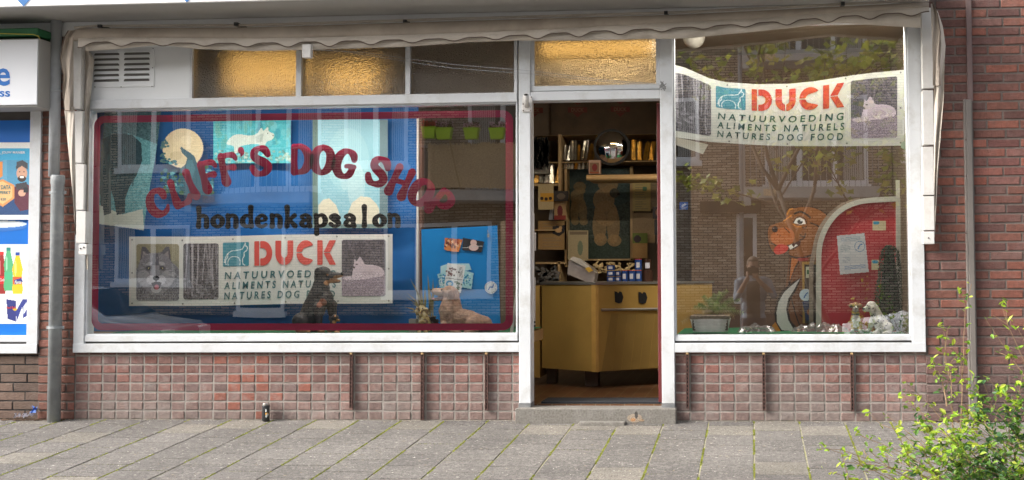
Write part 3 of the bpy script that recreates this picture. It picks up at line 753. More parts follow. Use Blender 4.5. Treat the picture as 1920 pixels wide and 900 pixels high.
# light box sign
sg = thing('light_box_sign', 'white light box shop sign with blue letters above the blue window', 'shop sign', tuple(P(40, 140, -.25)))
s0, s1 = P(0, 197, -.25), P(71, 74, -.25)
obj('casing', B((-6.6, P(79, 140, -.2).x, -.24, -.01, s0.z - .015, s1.z + .01)), M['soffit'], sg, bevel=.004)
obj('sign_face', B((-6.58, s1.x, -.252, -.241, s0.z, s1.z)), mat('sign_acrylic', (.74, .76, .80), .3, .02, 3, 0), sg)
bm = bmesh.new()
merge(bm, text_bm('e', -8, 128, 19, 161, -.2535, .02)); obj('letter', bm, mat('sign_blue', (.0, .13, .47), .4, .02, 3, 0), sg)
bm = text_bm('ss', -1, 170.5, 19, 181.5, -.2535, .02); obj('letter', bm, bpy.data.materials['sign_blue'], sg)
aw = thing('green_blind_box', 'green roller blind box with yellow line above the white light box sign', 'awning box', tuple(P(30, 66, -.2)))
a0, a1 = P(0, 74, -.2), P(80, 55, -.2)
obj('casing', B((-6.6, a1.x, -.26, -.02, a0.z + .012, a1.z)), mat('green_casing', (.02, .13, .05), .5, .15, 5, .1), aw, bevel=.006)
bm = bmesh.new(); tube(bm, [P(-30, 62.5, -.268), P(0, 63, -.268), P(62, 64.5, -.268), P(72, 68, -.268), P(75, 73, -.268)], .0025, 5); obj('piping', bm, mat('yellow_line', (.55, .45, .03), .5), aw)
# telephone poster
pc = Canvas(-40, 267, 57, 412, (58, 140, 190), res=1.0)
pc.put(pc.V < 279, (232, 232, 226)); pc.put((pc.V > 278) & (pc.V < 300), (60, 165, 205)); pc.rect(-40, 300, 57, 350, (80, 150, 185)); pc.rect(-40, 350, 57, 412, (30, 70, 120))
for x in (-30, -12, 4): pc.rect(x, 300, x + 9, 350, (110, 170, 200), .6)
pc.poly([(-40, 300), (5, 303), (5, 330), (-6, 338), (-40, 338)], (220, 140, 70)); pc.poly([(-18, 341), (5, 336), (27, 347), (27, 372), (5, 388), (-18, 372)], (215, 150, 90))
pc.poly([(-14, 345), (5, 340), (23, 350), (23, 370), (5, 383), (-14, 370)], (235, 190, 130))
pc.poly([(27, 352), (33, 345), (50, 343), (57, 350), (57, 392), (38, 396), (27, 380)], (92, 38, 58)); pc.poly([(29, 345), (50, 341), (52, 352), (31, 356)], (62, 60, 66))
pc.ell(41, 325, 10, 14, (205, 160, 135)); pc.poly([(30, 318), (31, 304), (42, 300), (52, 306), (52, 318), (41, 311)], (70, 72, 78)); pc.ell(41, 335, 8, 6, (60, 45, 38)); pc.ell(41, 332, 4, 2, (245, 240, 235)); pc.ell(37, 322, 1.3, 1, (40, 35, 30)); pc.ell(45, 322, 1.3, 1, (40, 35, 30))
pc.ell(41, 362, 7, 6, (210, 165, 140)); pc.rect(44, 352, 53, 361, (40, 42, 50)); pc.put(pc.V > 403, (225, 228, 230)); pc.noise(4)
ps = tag(pc.mesh('poster', .012, M['paper']), 'blue telephone poster with a smiling man in a cap behind the neighbour window', 'poster')
OFFp = ps
for s_, a, b, c_, d, mm_ in (('JOUW MANIER', 3, 283.5, 47, 289.5, 'whiteprint'), ('A', -5, 283.5, 1, 289.5, 'whiteprint'), ('B DATA', -4, 347, 20, 355, 'teal'), ('EPERKT', -4, 358, 20, 364, 'teal'), ('€20', 1, 371, 11, 376, 'teal')):
    obj('print', text_bm(s_, a, b, c_, d, .0105, .012), M[mm_], ps)
dp = Canvas(-60, 458, 60, 607, (228, 232, 234)); dp.m[:] = False
dp.put(strokes([[(-50, 468, .1), (50, 468, .1)]])(dp.U, dp.V) < 99, (228, 232, 234)); dp.m[:] = (np.hypot(np.maximum(dp.U - 54, 0), np.maximum(abs(dp.V - 532.5) - 68.5, 0)) < 6)
mk = dp.m.copy()
def bottle(cu, top, bot, w, col, cap, lab):
    dp.rect(cu - 4, top, cu + 4, top + 6, cap); dp.poly([(cu - 3.4, top + 6), (cu + 3.4, top + 6), (cu + w * .7, top + 20), (cu + w, top + 32), (cu + w * .8, top + 46), (cu + w, bot - 8), (cu + w * .85, bot), (cu - w * .85, bot), (cu - w, bot - 8), (cu - w * .8, top + 46), (cu - w, top + 32), (cu - w * .7, top + 20)], col)
    dp.rect(cu - w * .85, top + 46, cu + w * .85, top + 60, lab); dp.ell(cu - w * .4, top + 30, w * .2, 14, (255, 255, 255), a=.4)
bottle(3, 472, 551, 8, (150, 25, 22), (200, 30, 25), (205, 25, 30)); bottle(16, 464, 545, 9, (80, 175, 120), (20, 130, 120), (70, 180, 130)); bottle(33, 473, 551, 10, (242, 190, 30), (25, 70, 160), (225, 90, 30))
dp.poly([(26, 525), (40, 521), (43, 528), (28, 534)], (40, 50, 130))
dp.poly([(12, 561), (30, 564), (30, 603), (14, 598)], (32, 44, 120)); dp.poly([(30, 564), (42, 562), (42, 598), (30, 603)], (225, 228, 235)); dp.poly([(30, 583), (42, 562), (42, 575), (31, 603)], (35, 50, 130)); dp.poly([(42, 561), (51, 561), (51, 592), (43, 597)], (40, 52, 130)); dp.poly([(44, 575), (50, 566), (50, 580), (44, 590)], (220, 225, 235)); dp.ell(28, 580, 4, 2.6, (225, 190, 60))
dp.m[:] = mk
dd = tag(dp.mesh('drinks_print', .0285, M['paper'], None), 'white panel picturing soft drink bottles and energy drink cans below the telephone poster', 'window print')
obj('print', text_bm('Fanta', 27.5, 526, 40, 532, .0265, .02, shear=.3), M['whiteprint'], dd)
obj('print', text_bm('Red Bull', 12.5, 574.5, 29, 579, .0265, .02), M['tin_red'], dd)
obj('print', text_bm('Cola', -1, 522, 8.5, 527.5, .0265, .01, shear=.3), M['whiteprint'], dd)
pe = Canvas(-60, 413, 52, 434, clear=True); pe.ell(-5, 425, 55, 9, (40, 110, 190)); pe.ell(-5, 420, 55, 7, (205, 222, 236)); pe.ell(-5, 419, 46, 5, (225, 235, 242))
tag(pe.mesh('podium_print', .0285, M['paper']), 'pale blue round podium printed on the blue foil under the poster', 'window print')

# ================================================================ DOWNPIPE, CONDUIT, STRIPS
dpn = thing('downpipe', 'grey zinc downpipe with a thicker lower half on the brick pier between the shops', 'downpipe', (-4.93, -.06, 0))
xc = P(103, 200, -.07).x; xl = P(104, 600, -.07).x
bm = bmesh.new(); tube(bm, [(xc, -.07, 2.82), (xc, -.07, P(0, 170, -.07).z), (xc + .002, -.07, P(0, 332, -.07).z)], .0365, 20); obj('upper_pipe', bm, M['zinc'], dpn, smooth=True)
bm = bmesh.new(); lathe(bm, (xl, -.07, 0), [(.043, -.01), (.043, P(0, 348, -.07).z), (.0465, P(0, 345, -.07).z), (.0465, P(0, 332, -.07).z), (.043, P(0, 330, -.07).z)], 20); obj('lower_pipe', bm, M['zinc_dark'], dpn, smooth=True)
for v in (361, 614):
    z = P(100, v, -.07).z; bm = bmesh.new(); lathe(bm, (xl, -.07, z), [(.0465, -.008), (.0465, .008)], 20); box(bm, xl - .062, xl - .046, -.075, -.065, z - .011, z + .011); box(bm, xl + .046, xl + .062, -.075, -.065, z - .011, z + .011)
    obj('pipe_bracket', bm, M['zinc_dark'], dpn)
z = P(100, 170, -.07).z; bm = bmesh.new(); lathe(bm, (xc, -.07, z), [(.038, -.012), (.0395, 0), (.038, .008)], 20); obj('pipe_joint', bm, M['zinc'], dpn, smooth=True)
cdt = thing('wall_conduit', 'grey brown conduit running up the red brick wall right of the awning', 'conduit', (1.48, -.03, 0))
xa, xb = P(1813, 90, -.03).x, P(1823, 90, -.03).x; zj = P(1818, 186, -.03).z
obj('upper_conduit', B((xa, xb, -.03, .0, zj - .02, 2.83)), M['brownpipe'], cdt, bevel=.003)
xa, xb = P(1811, 400, -.04).x, P(1827, 400, -.04).x
obj('cover_profile', B((xa, xa + .012, -.045, -.002, .005, zj), (xa + .013, xb - .008, -.052, -.002, .005, zj - .004), (xb - .008, xb, -.043, -.002, .005, zj - .01)), M['greypipe'], cdt, bevel=.002)
dots('screw', [(1811, v) for v in (262, 330, 437, 520)], -.047, .005, M['rust'], cdt)
side = {660: 'first slotted strip from the left, nearest the small can', 793: 'longest slotted strip of the left plinth, reaching down to the pavement', 913: 'slotted strip on the plinth beside the left door post',
        1289: 'slotted strip on the right plinth beside the right door post', 1432: 'middle slotted strip of the right plinth under the basket plant', 1597: 'last slotted strip on the right plinth under the arched red panel'}
for (u, vb) in ((660, 765), (793, 787), (913, 769), (1289, 765), (1432, 769), (1597, 771)):
    x = P(u, 700).x; z0, z1 = P(u, vb).z, P(u, 664).z
    t = thing('slotted_strip', 'rusty brown ' + side[u], 'metal strip', (x, -.0, z0), 'rusty slotted strips on the plinth')
    bm = bmesh.new(); w = .0105
    box(bm, x - w, x - w + .006, -.024, -.002, z0, z1); box(bm, x + w - .006, x + w, -.024, -.002, z0, z1)
    n = int((z1 - z0) / .026)
    for k in range(n + 1): box(bm, x - w + .006, x + w - .006, -.022, -.010, z0 + k * .026, min(z0 + k * .026 + .010, z1))
    obj('strip', bm, M['rust'], t); obj('slot_back', B((x - w + .006, x + w - .006, -.009, -.003, z0, z1)), M['dark'], t)
    obj('end_cap', B((x - .008, x + .008, -.027, -.004, z1, z1 + .012)), M['pale_wood'], t)

# ================================================================ AWNING
AY = -.20
awn = thing('awning', 'beige canvas awning rolled up over the dog shop front with white arm covers', 'awning', tuple(P(900, 60, AY)))
top = [(136, 57), (150, 53), (480, 51), (800, 41), (1280, 27), (1600, 11), (1735, 4), (1745, 5)]
scal = [(140, 82), (200, 80), (480, 82), (600, 80), (800, 74), (1000, 66), (1280, 52), (1450, 42), (1600, 31), (1740, 22)]
low = [(158, 96), (210, 93), (300, 84), (370, 92), (480, 96), (600, 93), (760, 88), (880, 79), (980, 76), (1100, 76), (1240, 73), (1290, 72), (1380, 63), (1480, 53), (1540, 45), (1570, 42), (1620, 46), (1700, 51), (1728, 52)]
amp = lambda u: 4.5 + 1.2 * math.sin(u * .013)
# roll
bm = bmesh.new(); NU = 240; rows = []
us = np.linspace(138, 1742, NU)
for u in us:
    t, s = interp(top, u), interp(scal, u); rr_ = (s - 5 - t) / 2; col = []
    for k in range(11):
        a = -PI * .5 + PI * k / 10
        v = (t + s - 5) / 2 - math.sin(-a) * rr_ ; yy = AY - math.cos(a) * .045
        wob = 1.0 * math.sin(u * .021 + k * .6) + .6 * math.sin(u * .057 + k)
        col.append(bm.verts.new(P(u, v + wob * .5 * math.cos(a), yy)))
    rows.append(col)
for a, b in zip(rows, rows[1:]):
    for k in range(10): bm.faces.new((a[k], b[k], b[k + 1], a[k + 1]))
obj('canvas_roll', bm, M['canvas'], awn, smooth=True)
# scalloped valance, its dark piping, and the pale front bar behind
bm = bmesh.new(); be = bmesh.new(); rows = []; edge = []
for u in np.linspace(146, 1742, 700):
    t = interp(scal, u) - 10; ph = (u - 150) / 78 * 2 * PI; s = interp(scal, u) + amp(u) * (math.cos(ph) * .8 + .25 * math.cos(2 * ph)) + 1.5
    yo = AY - .05 - .006 * math.sin(ph)
    rows.append([bm.verts.new(P(u, t, AY - .038)), bm.verts.new(P(u, (t + s) / 2, AY - .052)), bm.verts.new(P(u, s, yo))]); edge.append(P(u, s, yo))
for a, b in zip(rows, rows[1:]):
    for k in range(2): bm.faces.new((a[k], b[k], b[k + 1], a[k + 1]))
va = obj('valance', bm, M['canvas2'], awn, smooth=True)
tube(be, edge, .0045, 4); obj('piping', be, M['canvas_edge'], va)
bm = bmesh.new(); rows = []
for u in np.linspace(160, 1726, 200):
    t = interp(scal, u) - 8; s = interp(low, u); wob = .004 * math.sin(u * .03)
    rows.append([bm.verts.new(P(u, t, AY - .02)), bm.verts.new(P(u, (t + s) / 2, AY - .032 + wob)), bm.verts.new(P(u, s - 1.5, AY - .026)), bm.verts.new(P(u, s, AY - .015)), bm.verts.new(P(u, s, AY + .03))])
for a, b in zip(rows, rows[1:]):
    for k in range(4): bm.faces.new((a[k], b[k], b[k + 1], a[k + 1]))
obj('front_bar', bm, M['canvas2'], awn, smooth=True)
bm = bmesh.new(); tube(bm, [P(u, interp(top, u) - 4, AY + .03) for u in np.linspace(140, 1742, 40)], .009, 8); obj('rail', bm, M['canvas2'], awn, smooth=True)
for u, v in ((190, 50), (445, 46), (761, 41), (1249, 25), (1580, 8)):
    p = P(u, v, AY + .03); obj('bracket', B((p.x - .012, p.x + .012, AY - .0, AY + .2, p.z - .012, p.z + .01)), M['blackplastic'], awn)
obj('white_clip', B((P(567, 90, AY - .07).x, P(583, 90, AY - .07).x, AY - .075, AY - .03, P(575, 108, AY - .07).z, P(575, 83, AY - .07).z)), M['boxwhite'], awn, bevel=.003)
def strip(name, left, right, m, y=AY, folds=3.0, amp_=.012, edge=False, n=60):
    """hanging cloth: left/right = (v, u) edge curves"""
    v0, v1 = left[0][0], left[-1][0]; bm = bmesh.new(); rows = []; NX = 14
    for v in np.linspace(v0, v1, n):
        a = interp(left, v); b = interp(right, v)
        rows.append([bm.verts.new(P(a + (b - a) * k / NX, v, y - amp_ * math.sin(folds * PI * k / NX + v * .02) - .004 * math.sin(v * .09 + k))) for k in range(NX + 1)])
    for a, b in zip(rows, rows[1:]):
        for k in range(NX): bm.faces.new((a[k], a[k + 1], b[k + 1], b[k]))
    return obj(name, bm, m, awn, smooth=True)
strip('side_flap', [(57, 128), (70, 122), (95, 116), (110, 113), (140, 119), (175, 118), (207, 121)], [(57, 150), (70, 138), (207, 138)], M['canvas'], AY - .03, 2.5)
strip('side_flap', [(200, 120), (280, 128), (360, 136), (440, 141)], [(200, 140), (280, 141), (360, 142), (440, 143)], M['canvas2'], AY - .01, 1.5)
strip('side_flap', [(92, 153), (205, 153), (330, 157), (505, 162)], [(92, 166), (112, 177), (130, 175), (205, 168), (330, 166), (505, 166)], M['canvas2'], -.06, 2.5, .014)
strip('side_flap', [(7, 1745), (120, 1749), (160, 1749)], [(3, 1748), (25, 1757), (60, 1762), (100, 1760), (160, 1762)], M['canvas'], AY - .04, 2.0)
strip('side_flap', [(20, 1750), (170, 1751), (330, 1751), (445, 1752)], [(20, 1758), (50, 1768), (85, 1773), (120, 1771), (180, 1770), (250, 1764), (340, 1758), (445, 1753)], M['canvas2'], AY - .01, 3.0, .02)
def tubepx(pts, y, r): 
    bm = bmesh.new(); tube(bm, [P(u, v, y) for u, v in pts], r, 5); return bm
obj('piping', tubepx([(128, 57), (119, 72), (116, 95), (113, 110), (119, 140), (118, 175), (121, 207), (137, 208)], AY - .045, .003), M['canvas_edge'], awn)
obj('piping', tubepx([(1748, 4), (1758, 26), (1763, 60), (1761, 100), (1763, 160), (1752, 163)], AY - .06, .003), M['canvas_edge'], awn)
def cover(name, boxes):
    par = None
    for (u0, v0, u1, v1) in boxes:
        a, b = P(u0, v1, -.10), P(u1, v0, -.10)
        o = obj(name, B((a.x, b.x, -.10, -.035, a.z + .001, b.z)), M['boxwhite'], awn, bevel=.003)
cover('arm_cover', [(134, 75, 153, 205), (137, 208, 155, 306), (139, 308, 158, 394), (142, 396, 161, 456)])
cover('arm_cover', [(1730, 14, 1750, 166), (1731, 169, 1750, 272), (1730.5, 275, 1750.5, 366), (1731.5, 368, 1752, 432)])
cover('end_fitting', [(147, 458, 163, 478)]); cover('end_fitting', [(1731, 434, 1752, 458)])
dots('screw_hole', ((151, 466), (157, 464), (1741, 446)), -.101, .006, M['groove'], awn)
# wires and fittings
cw = thing('slack_cable', 'pair of slack grey cables strung across the rippled transom panes', 'cable', tuple(P(1000, 130, -.06)))
obj('cable', tubepx([(585, 93), (680, 98), (780, 112), (860, 122), (1000, 133), (1130, 150), (1242, 158)], -.06, .0022), M['zinc'], cw)
obj('cable', tubepx([(640, 96), (780, 118), (850, 128), (1000, 139), (1130, 153), (1242, 160)], -.06, .0018), M['zinc'], cw)
kb = bmesh.new()
for k in range(7): tube(kb, [P(1243 + random.uniform(-7, 7), 160 + random.uniform(-10, 10), -.055 - random.random() * .02) for _ in range(4)], .003, 5)
obj('knot', kb, M['eyelet'], cw)
fh = thing('flag_holder', 'white cast flag pole holder screwed to the left door post', 'flag holder', tuple(P(988, 192, -.03)))
p0, p1 = P(979, 210, -.035), P(998, 181, -.035)
obj('holder_plate', B((p0.x, p1.x, -.042, -.03, p0.z, p1.z)), M['boxwhite'], fh, bevel=.004)
bm = bmesh.new(); tube(bm, [P(988, 200, -.05), P(986, 178, -.11)], .018, 14); obj('socket', bm, M['boxwhite'], fh, smooth=True)
bm = bmesh.new(); tube(bm, [P(986, 178.5, -.1095), P(985.9, 177.5, -.112)], .012, 14); obj('socket_hole', bm, M['dark'], fh)
dots('screw', ((996, 182), (981, 195), (981, 207), (995, 207)), -.043, .0045, M['rust'], fh)
# the can on the pavement
cn_ = thing('drink_can', 'dark crushed energy drink can standing on the pavement against the plinth', 'can', (P(499, 788, -.03).x, -.045, gz(-.045)))
b = Vector((P(499, 780, -.04).x, -.045, gz(-.045) + .002))
bm = bmesh.new(); lathe(bm, b, [(.021, 0), (.0265, .006), (.0262, .05), (.0245, .075), (.0268, .10), (.0266, .108)], 20); obj('can_body', bm, mat('dark_can', (.05, .052, .055), .35, .3, 20, .2, metal=.5), cn_, smooth=True)
bm = bmesh.new(); lathe(bm, b, [(.0266, .108), (.022, .117), (.0225, .121), (.021, .1205)], 20); obj('can_lid', bm, M['steel'], cn_, smooth=True)
cc = Canvas(493, 757, 506, 786, clear=True); cc.ell(498, 770, 2.2, 3, (160, 165, 165)); cc.ell(500, 776, 3.4, 2, (205, 150, 40)); cc.poly([(497, 781), (501, 774), (503, 778), (499, 784)], (150, 155, 155))
cc.mesh('can_print', -.073, M['paper'], cn_, dy=lambda u, v: .0006 * (u - 499.5) ** 2)
# rubbish by the downpipe
bm = bmesh.new()
for k in range(16):
    q = [P(28 + k * 2.6 + random.uniform(-3, 3), 780 + random.uniform(-7, 3), -.05) + Vector((0, random.uniform(-.06, .03), 0)) for _ in range(4)]
    try: bm.faces.new([bm.verts.new(x) for x in q])
    except ValueError: pass
tag(obj('litter_scrap', bm, mat('crumpled_plastic', (.62, .60, .66), .4, .1)), 'crumpled whitish plastic scrap lying at the foot of the brown plinth', 'litter')
bm = bmesh.new()
for k in range(10):
    q = [P(64 + random.uniform(-7, 7), 768 + random.uniform(-9, 7), -.03) + Vector((0, random.uniform(-.02, .02), 0)) for _ in range(3)]
    bm.faces.new([bm.verts.new(x) for x in q])
tag(obj('litter_scrap', bm, mat('blue_plastic', (.05, .16, .55), .4, .1)), 'torn blue wrapper scraps stuck low on the brown plinth near the downpipe', 'litter')
bm = bmesh.new()
for k in range(170):
    x = P(random.uniform(2, 118), 783, -.03).x; y = -random.uniform(.005, .05); s = random.uniform(.004, .012)
    obox(bm, Vector((x, y, gz(y) + .003)), (s * 2, s, s * .5), Matrix.Rotation(random.random() * 3, 3, 'Z'))
tag(obj('dead_leaves', bm, mat('leaf_debris', (.11, .065, .04), .9, .4, 60)), 'brown leaf crumbs collected at the foot of the left plinth', 'debris', kind='stuff')
# ================================================================ INTERIOR SHELL
struct('interior_floor', B((-5.3, 1.135, .112, 3.3, -.05, .108), (-1.56, -.56, .092, .112, -.05, .108)), M['tilefloor'])
struct('interior_wall', B((-5.3, 1.135, 3.2, 3.3, .1, 2.8)), M['wallint'])
struct('interior_wall', B((-5.32, -5.302, .11, 3.3, .1, 2.8)), M['wallint'])
struct('interior_wall', B((1.135, 1.16, .1, 3.3, .1, 2.8)), M['wallint'])
struct('interior_ceiling', B((-5.3, 1.135, .12, 3.3, 2.78, 2.798)), M['ceiling'])
struct('display_platform', B((-4.66, -1.602, .089, 1.0, .50, .578), (-5.3, -4.66, .12, 1.0, .50, .578)), M['pale_wood'])
struct('display_platform', B((-.53, 1.04, .089, 1.0, .50, .568)), M['pale_wood'])
struct('platform_wall', B((-4.66, -1.602, .089, .15, .1, .5)), M['wallint']); struct('platform_wall', B((-.53, 1.04, .089, .15, .1, .5)), M['wallint'])
def felt(name, x0, x1, z, lab):
    bm = bmesh.new(); n = 60; rows = []
    for i in range(n + 1):
        x = x0 + (x1 - x0) * i / n
        rows.append([bm.verts.new((x, .092 + .9 * j / 8, z + .008 + .006 * mnoise.noise(Vector((x * 5, j * 1.2, 2))))) for j in range(9)])
    for a, b in zip(rows, rows[1:]):
        for k in range(8): bm.faces.new((a[k], b[k], b[k + 1], a[k + 1]))
    tag(obj(name, bm, M['green_felt']), lab, 'felt mat')
felt('felt_mat', -4.66, -1.61, .584, 'green felt mat covering the floor of the wide left display window')
felt('felt_mat', -.52, 1.03, .572, 'rumpled green felt mat covering the floor of the right display window')
mt = tag(obj('door_mat', B((-1.46, -.64, .10, .38, .109, .122)), mat('grey_blue_mat', (.018, .02, .025), .95, .3, 60, .4)), 'dark rubber mat lying just inside the open shop door', 'door mat')
# wood post right of the right window
tag(obj('wood_post', B((P(1699, 300, .12).x, P(1709, 300, .12).x, .10, .16, .585, 2.7)), mat('ochre_post', (.40, .28, .11), .6, .15)), 'ochre wooden post at the right edge inside the right display window', 'post')
# lamps
LAMP = mat('lamp_tube', (1, 1, 1), .5, 0, 1, 0, emit=(1.0, .60, .18, .75))
def panel_lamp(x0, x1, y, z0, z1, lab):
    t = thing('wall_lamp', lab, 'lamp', ((x0 + x1) / 2, y, z0)); obj('lamp_housing', B((x0 - .01, x1 + .01, y + .03, y + .07, z0, z1 + .02)), M['white2'], t)
    obj('diffuser', B((x0, x1, y - .03, y + .029, z0 + .01, z1)), LAMP, t, bevel=.02)
def added_fixture(x0, x1, y, z, lab, em=1.0):  # added lamp, no such source known; brightens the room around the counter
    t = thing('added_ceiling_lamp', lab, 'added lamp', ((x0 + x1) / 2, y, z))
    obj('lamp_housing', B((x0, x1, y - .05, y + .09, z + .03, z + .07)), M['white2'], t)
    bm = bmesh.new(); tube(bm, [(x0 + .03, y, z), (x1 - .03, y, z)], .022, 10); obj('lamp_tube', bm, LAMP, t)
panel_lamp(-3.78, -3.20, .30, 2.31, 2.60, 'glowing warm lamp behind the first rippled transom pane above the wolf posters')
panel_lamp(-3.06, -2.68, .32, 2.29, 2.52, 'glowing warm lamp behind the second rippled transom pane beside the white clip')
panel_lamp(-1.46, -.66, .16, 2.50, 2.62, 'glowing warm lamp right behind the rippled pane over the shop door')
def added_lamp_light(x, y, z, e, sx=.5):  # area light that goes with the added ceiling lamp
    l = bpy.data.lights.new('added_lamp_light', 'AREA'); l.shape = 'RECTANGLE'; l.size = sx; l.size_y = .1; l.energy = e; l.color = (1.0, .72, .38)
    o = bpy.data.objects.new('added_lamp_light', l); C.objects.link(o); o.location = (x, y, z)
added_lamp_light(-1.06, .9, 2.6, 2.5, .8)
def added_display_lamp(x0, x1, y, z, e, lab):  # added lamp, put in only to brighten a window display
    t = thing('added_display_lamp', lab, 'added lamp', ((x0 + x1) / 2, y, z + .03)); obj('lamp_housing', B((x0, x1, y - .04, y + .04, z + .012, z + .05)), M['white2'], t)
    l = bpy.data.lights.new('added_display_light', 'AREA'); l.shape = 'RECTANGLE'; l.size = (x1 - x0) * .95; l.size_y = .07; l.energy = e; l.color = (1.0, .93, .82)
    o = bpy.data.objects.new('added_display_light', l); C.objects.link(o); o.location = (0, 0, -.022); o.parent = t; o.rotation_euler = (math.radians(14), 0, 0)
added_display_lamp(-4.5, -1.75, .13, 2.188, 12, 'added long white lamp housing over the wide left display, behind the transom panes')
added_display_lamp(-.45, .95, .13, 2.72, 24, 'added white lamp housing over the right display, behind the rolled awning')
added_fixture(-1.5, -.7, .95, 2.66, 'added long warm lamp on the shop ceiling above the counter')

# ================================================================ LEFT DISPLAY
# blue backdrop cloth, folds and a sagging corner
def cloth():
    bm = bmesh.new(); NX, NZ = 150, 60; rows = []
    for i in range(NX + 1):
        u = 128 + (784 - 128) * i / NX; r = []
        for j in range(NZ + 1):
            v = 196 + (621 - 196) * j / NZ
            q = Vector((u * .012, v * .012, 0))
            y = .74 + .03 * mnoise.noise(q * 1.2) + .008 * mnoise.noise(Vector((u * .01 + v * .03, v * .05, 5)))
            y += .014 * math.sin((v + .35 * u) * .045) * math.exp(-((v - 440) / 50) ** 2) * (1 if u > 500 else .4)
            y += .02 * max(0, (v - 575) / 45) * math.sin(u * .03 + .02 * v)
            d = math.hypot(u - 784, v - 215); y += .012 * math.sin(d * .16) * math.exp(-d / 90)
            p = P(u, v, .74); p.y = y; r.append(bm.verts.new(p))
        rows.append(r)
    for a, b in zip(rows, rows[1:]):
        for k in range(NZ): bm.faces.new((a[k], a[k + 1], b[k + 1], b[k]))
    bmesh.ops.recalc_face_normals(bm, faces=bm.faces[:])
    tag(obj('backdrop_cloth', bm, M['cloth'], smooth=True), 'creased blue backdrop cloth hanging behind the posters in the left display window', 'backdrop')
cloth()
bm = bmesh.new(); x = P(783, 400, .70).x; box(bm, x - .006, x + .008, .69, .735, .59, 2.2)
tag(obj('corner_strip', bm, M['boxwhite']), 'thin white upright strip at the right edge of the blue backdrop cloth', 'strip')
bm = bmesh.new(); x = P(789, 400, .71).x; box(bm, x - .012, x + .012, .70, .76, .59, 2.2)
tag(obj('wood_post', bm, mat('brown_post', (.12, .055, .035), .7, .2)), 'brown wooden post between the blue backdrop cloth and the bright blue board', 'post')
# posters
YPo = .66
pw = Canvas(186, 208, 302, 432, clear=True)
pw.poly([(196, 208), (302, 208), (290, 300), (269, 432), (232, 426), (186, 420), (188, 300)], (100, 165, 175))
mk = pw.m.copy()
pw.poly([(186, 208), (302, 208), (294, 270), (240, 250), (186, 262)], (70, 110, 118)); pw.noise(16, blur=1)
pw.poly([(188, 262), (214, 250), (246, 252), (264, 268), (266, 302), (256, 330), (244, 350), (236, 372), (235, 400), (219, 403), (215, 374), (209, 356), (209, 400), (195, 404), (189, 380), (187, 320)], (38, 70, 80))
for q in range(60): pw.ell(random.uniform(190, 262), random.uniform(262, 345), 2, 5, random.choice([(28, 56, 66), (58, 98, 106), (44, 80, 88)]), a=.6)
pw.poly([(186, 384), (230, 402), (268, 392), (270, 432), (232, 426), (186, 420)], (205, 215, 205)); pw.poly([(195, 404), (194, 384), (209, 384), (209, 400)], (36, 66, 76)); pw.poly([(219, 403), (217, 384), (235, 384), (235, 400)], (36, 66, 76))
pw.noise(9, pw.V < 390); pw.m = mk
tag(pw.mesh('poster', .64, M['paper'], dy=lambda u, v: .008 * math.sin(v * .03)), 'curling teal poster with a dark shaggy animal on snow at the left edge', 'poster')
pm = Canvas(300, 236, 402, 366, clear=True)
pm.ell(343, 278, 38, 37, (228, 214, 176)); pm.ell(330, 292, 12, 8, (205, 190, 150), a=.6); pm.ell(350, 262, 12, 8, (240, 228, 195), a=.6)
mk0 = pm.m.copy()
pm.poly([(336, 366), (334, 340), (338, 316), (348, 308), (351, 296), (341, 286), (338, 278), (340, 274), (345, 279), (356, 286), (365, 293), (369, 306), (374, 320), (381, 334), (392, 338), (402, 345), (398, 366)], (52, 98, 116))
pm.poly([(352, 300), (360, 300), (366, 315), (360, 340), (350, 345), (346, 325)], (90, 145, 160), .6)
for k in range(90):
    a = random.random(); u = random.choice([random.gauss(313, 9), random.gauss(325, 8), random.gauss(392, 6)]); v = 300 + 62 * random.random() ** .6
    pm.ell(u, v, 2.2 + random.random() * 3, 2 + random.random() * 2, random.choice([(60, 130, 150), (110, 185, 200), (40, 90, 110), (70, 110, 80)]))
for k in range(26): pm.ell(random.gauss(310, 6), random.uniform(262, 305), 3, 2, (80, 125, 130))
pm.noise(7); tag(pm.mesh('poster', YPo, M['paper'], warp=lambda u, v: (u, v)), 'cut-out picture of a howling wolf in front of a pale full moon', 'poster')
p3 = Canvas(400, 224, 545, 306, (75, 190, 205)); p3.rect(400, 224, 545, 232, (60, 175, 190))
for k in range(70): p3.ell(random.uniform(400, 545), random.uniform(228, 275), 1.5 + random.random() * 5, 2 + random.random() * 9, random.choice([(120, 205, 215), (40, 150, 175), (95, 175, 170)]), a=.6)
for k in range(120): p3.ell(random.uniform(400, 545), random.uniform(282, 306), 3, 2, random.choice([(160, 185, 165), (95, 140, 130), (200, 215, 205)]), a=.7)
p3.poly([(425, 270), (432, 258), (446, 252), (470, 254), (482, 250), (490, 240), (494, 245), (502, 238), (504, 246), (514, 252), (510, 262), (500, 266), (494, 282), (488, 284), (484, 270), (452, 274), (446, 286), (440, 286), (438, 274)], (205, 222, 215), smooth=True); p3.ell(502, 250, 1.6, 1.2, (40, 60, 60)); p3.ell(512, 254, 1.6, 1.4, (50, 60, 60)); p3.poly([(478, 256), (494, 250), (492, 266), (480, 268)], (150, 170, 165), .6); p3.noise(8)
tag(p3.mesh('poster', YPo, M['paper']), 'turquoise landscape poster with a pale wolf standing among rocks', 'poster')
p4 = Canvas(586, 224, 727, 428, (150, 165, 160)); p4.rect(586, 224, 596, 428, (95, 125, 120)); p4.rect(596, 224, 712, 420, (150, 205, 222)); p4.rect(712, 224, 727, 428, (110, 140, 150)); p4.noise(3)
p4.ell(652, 300, 40, 60, (175, 222, 232), a=.5); p4.ell(668, 350, 16, 46, (205, 235, 240), a=.5)
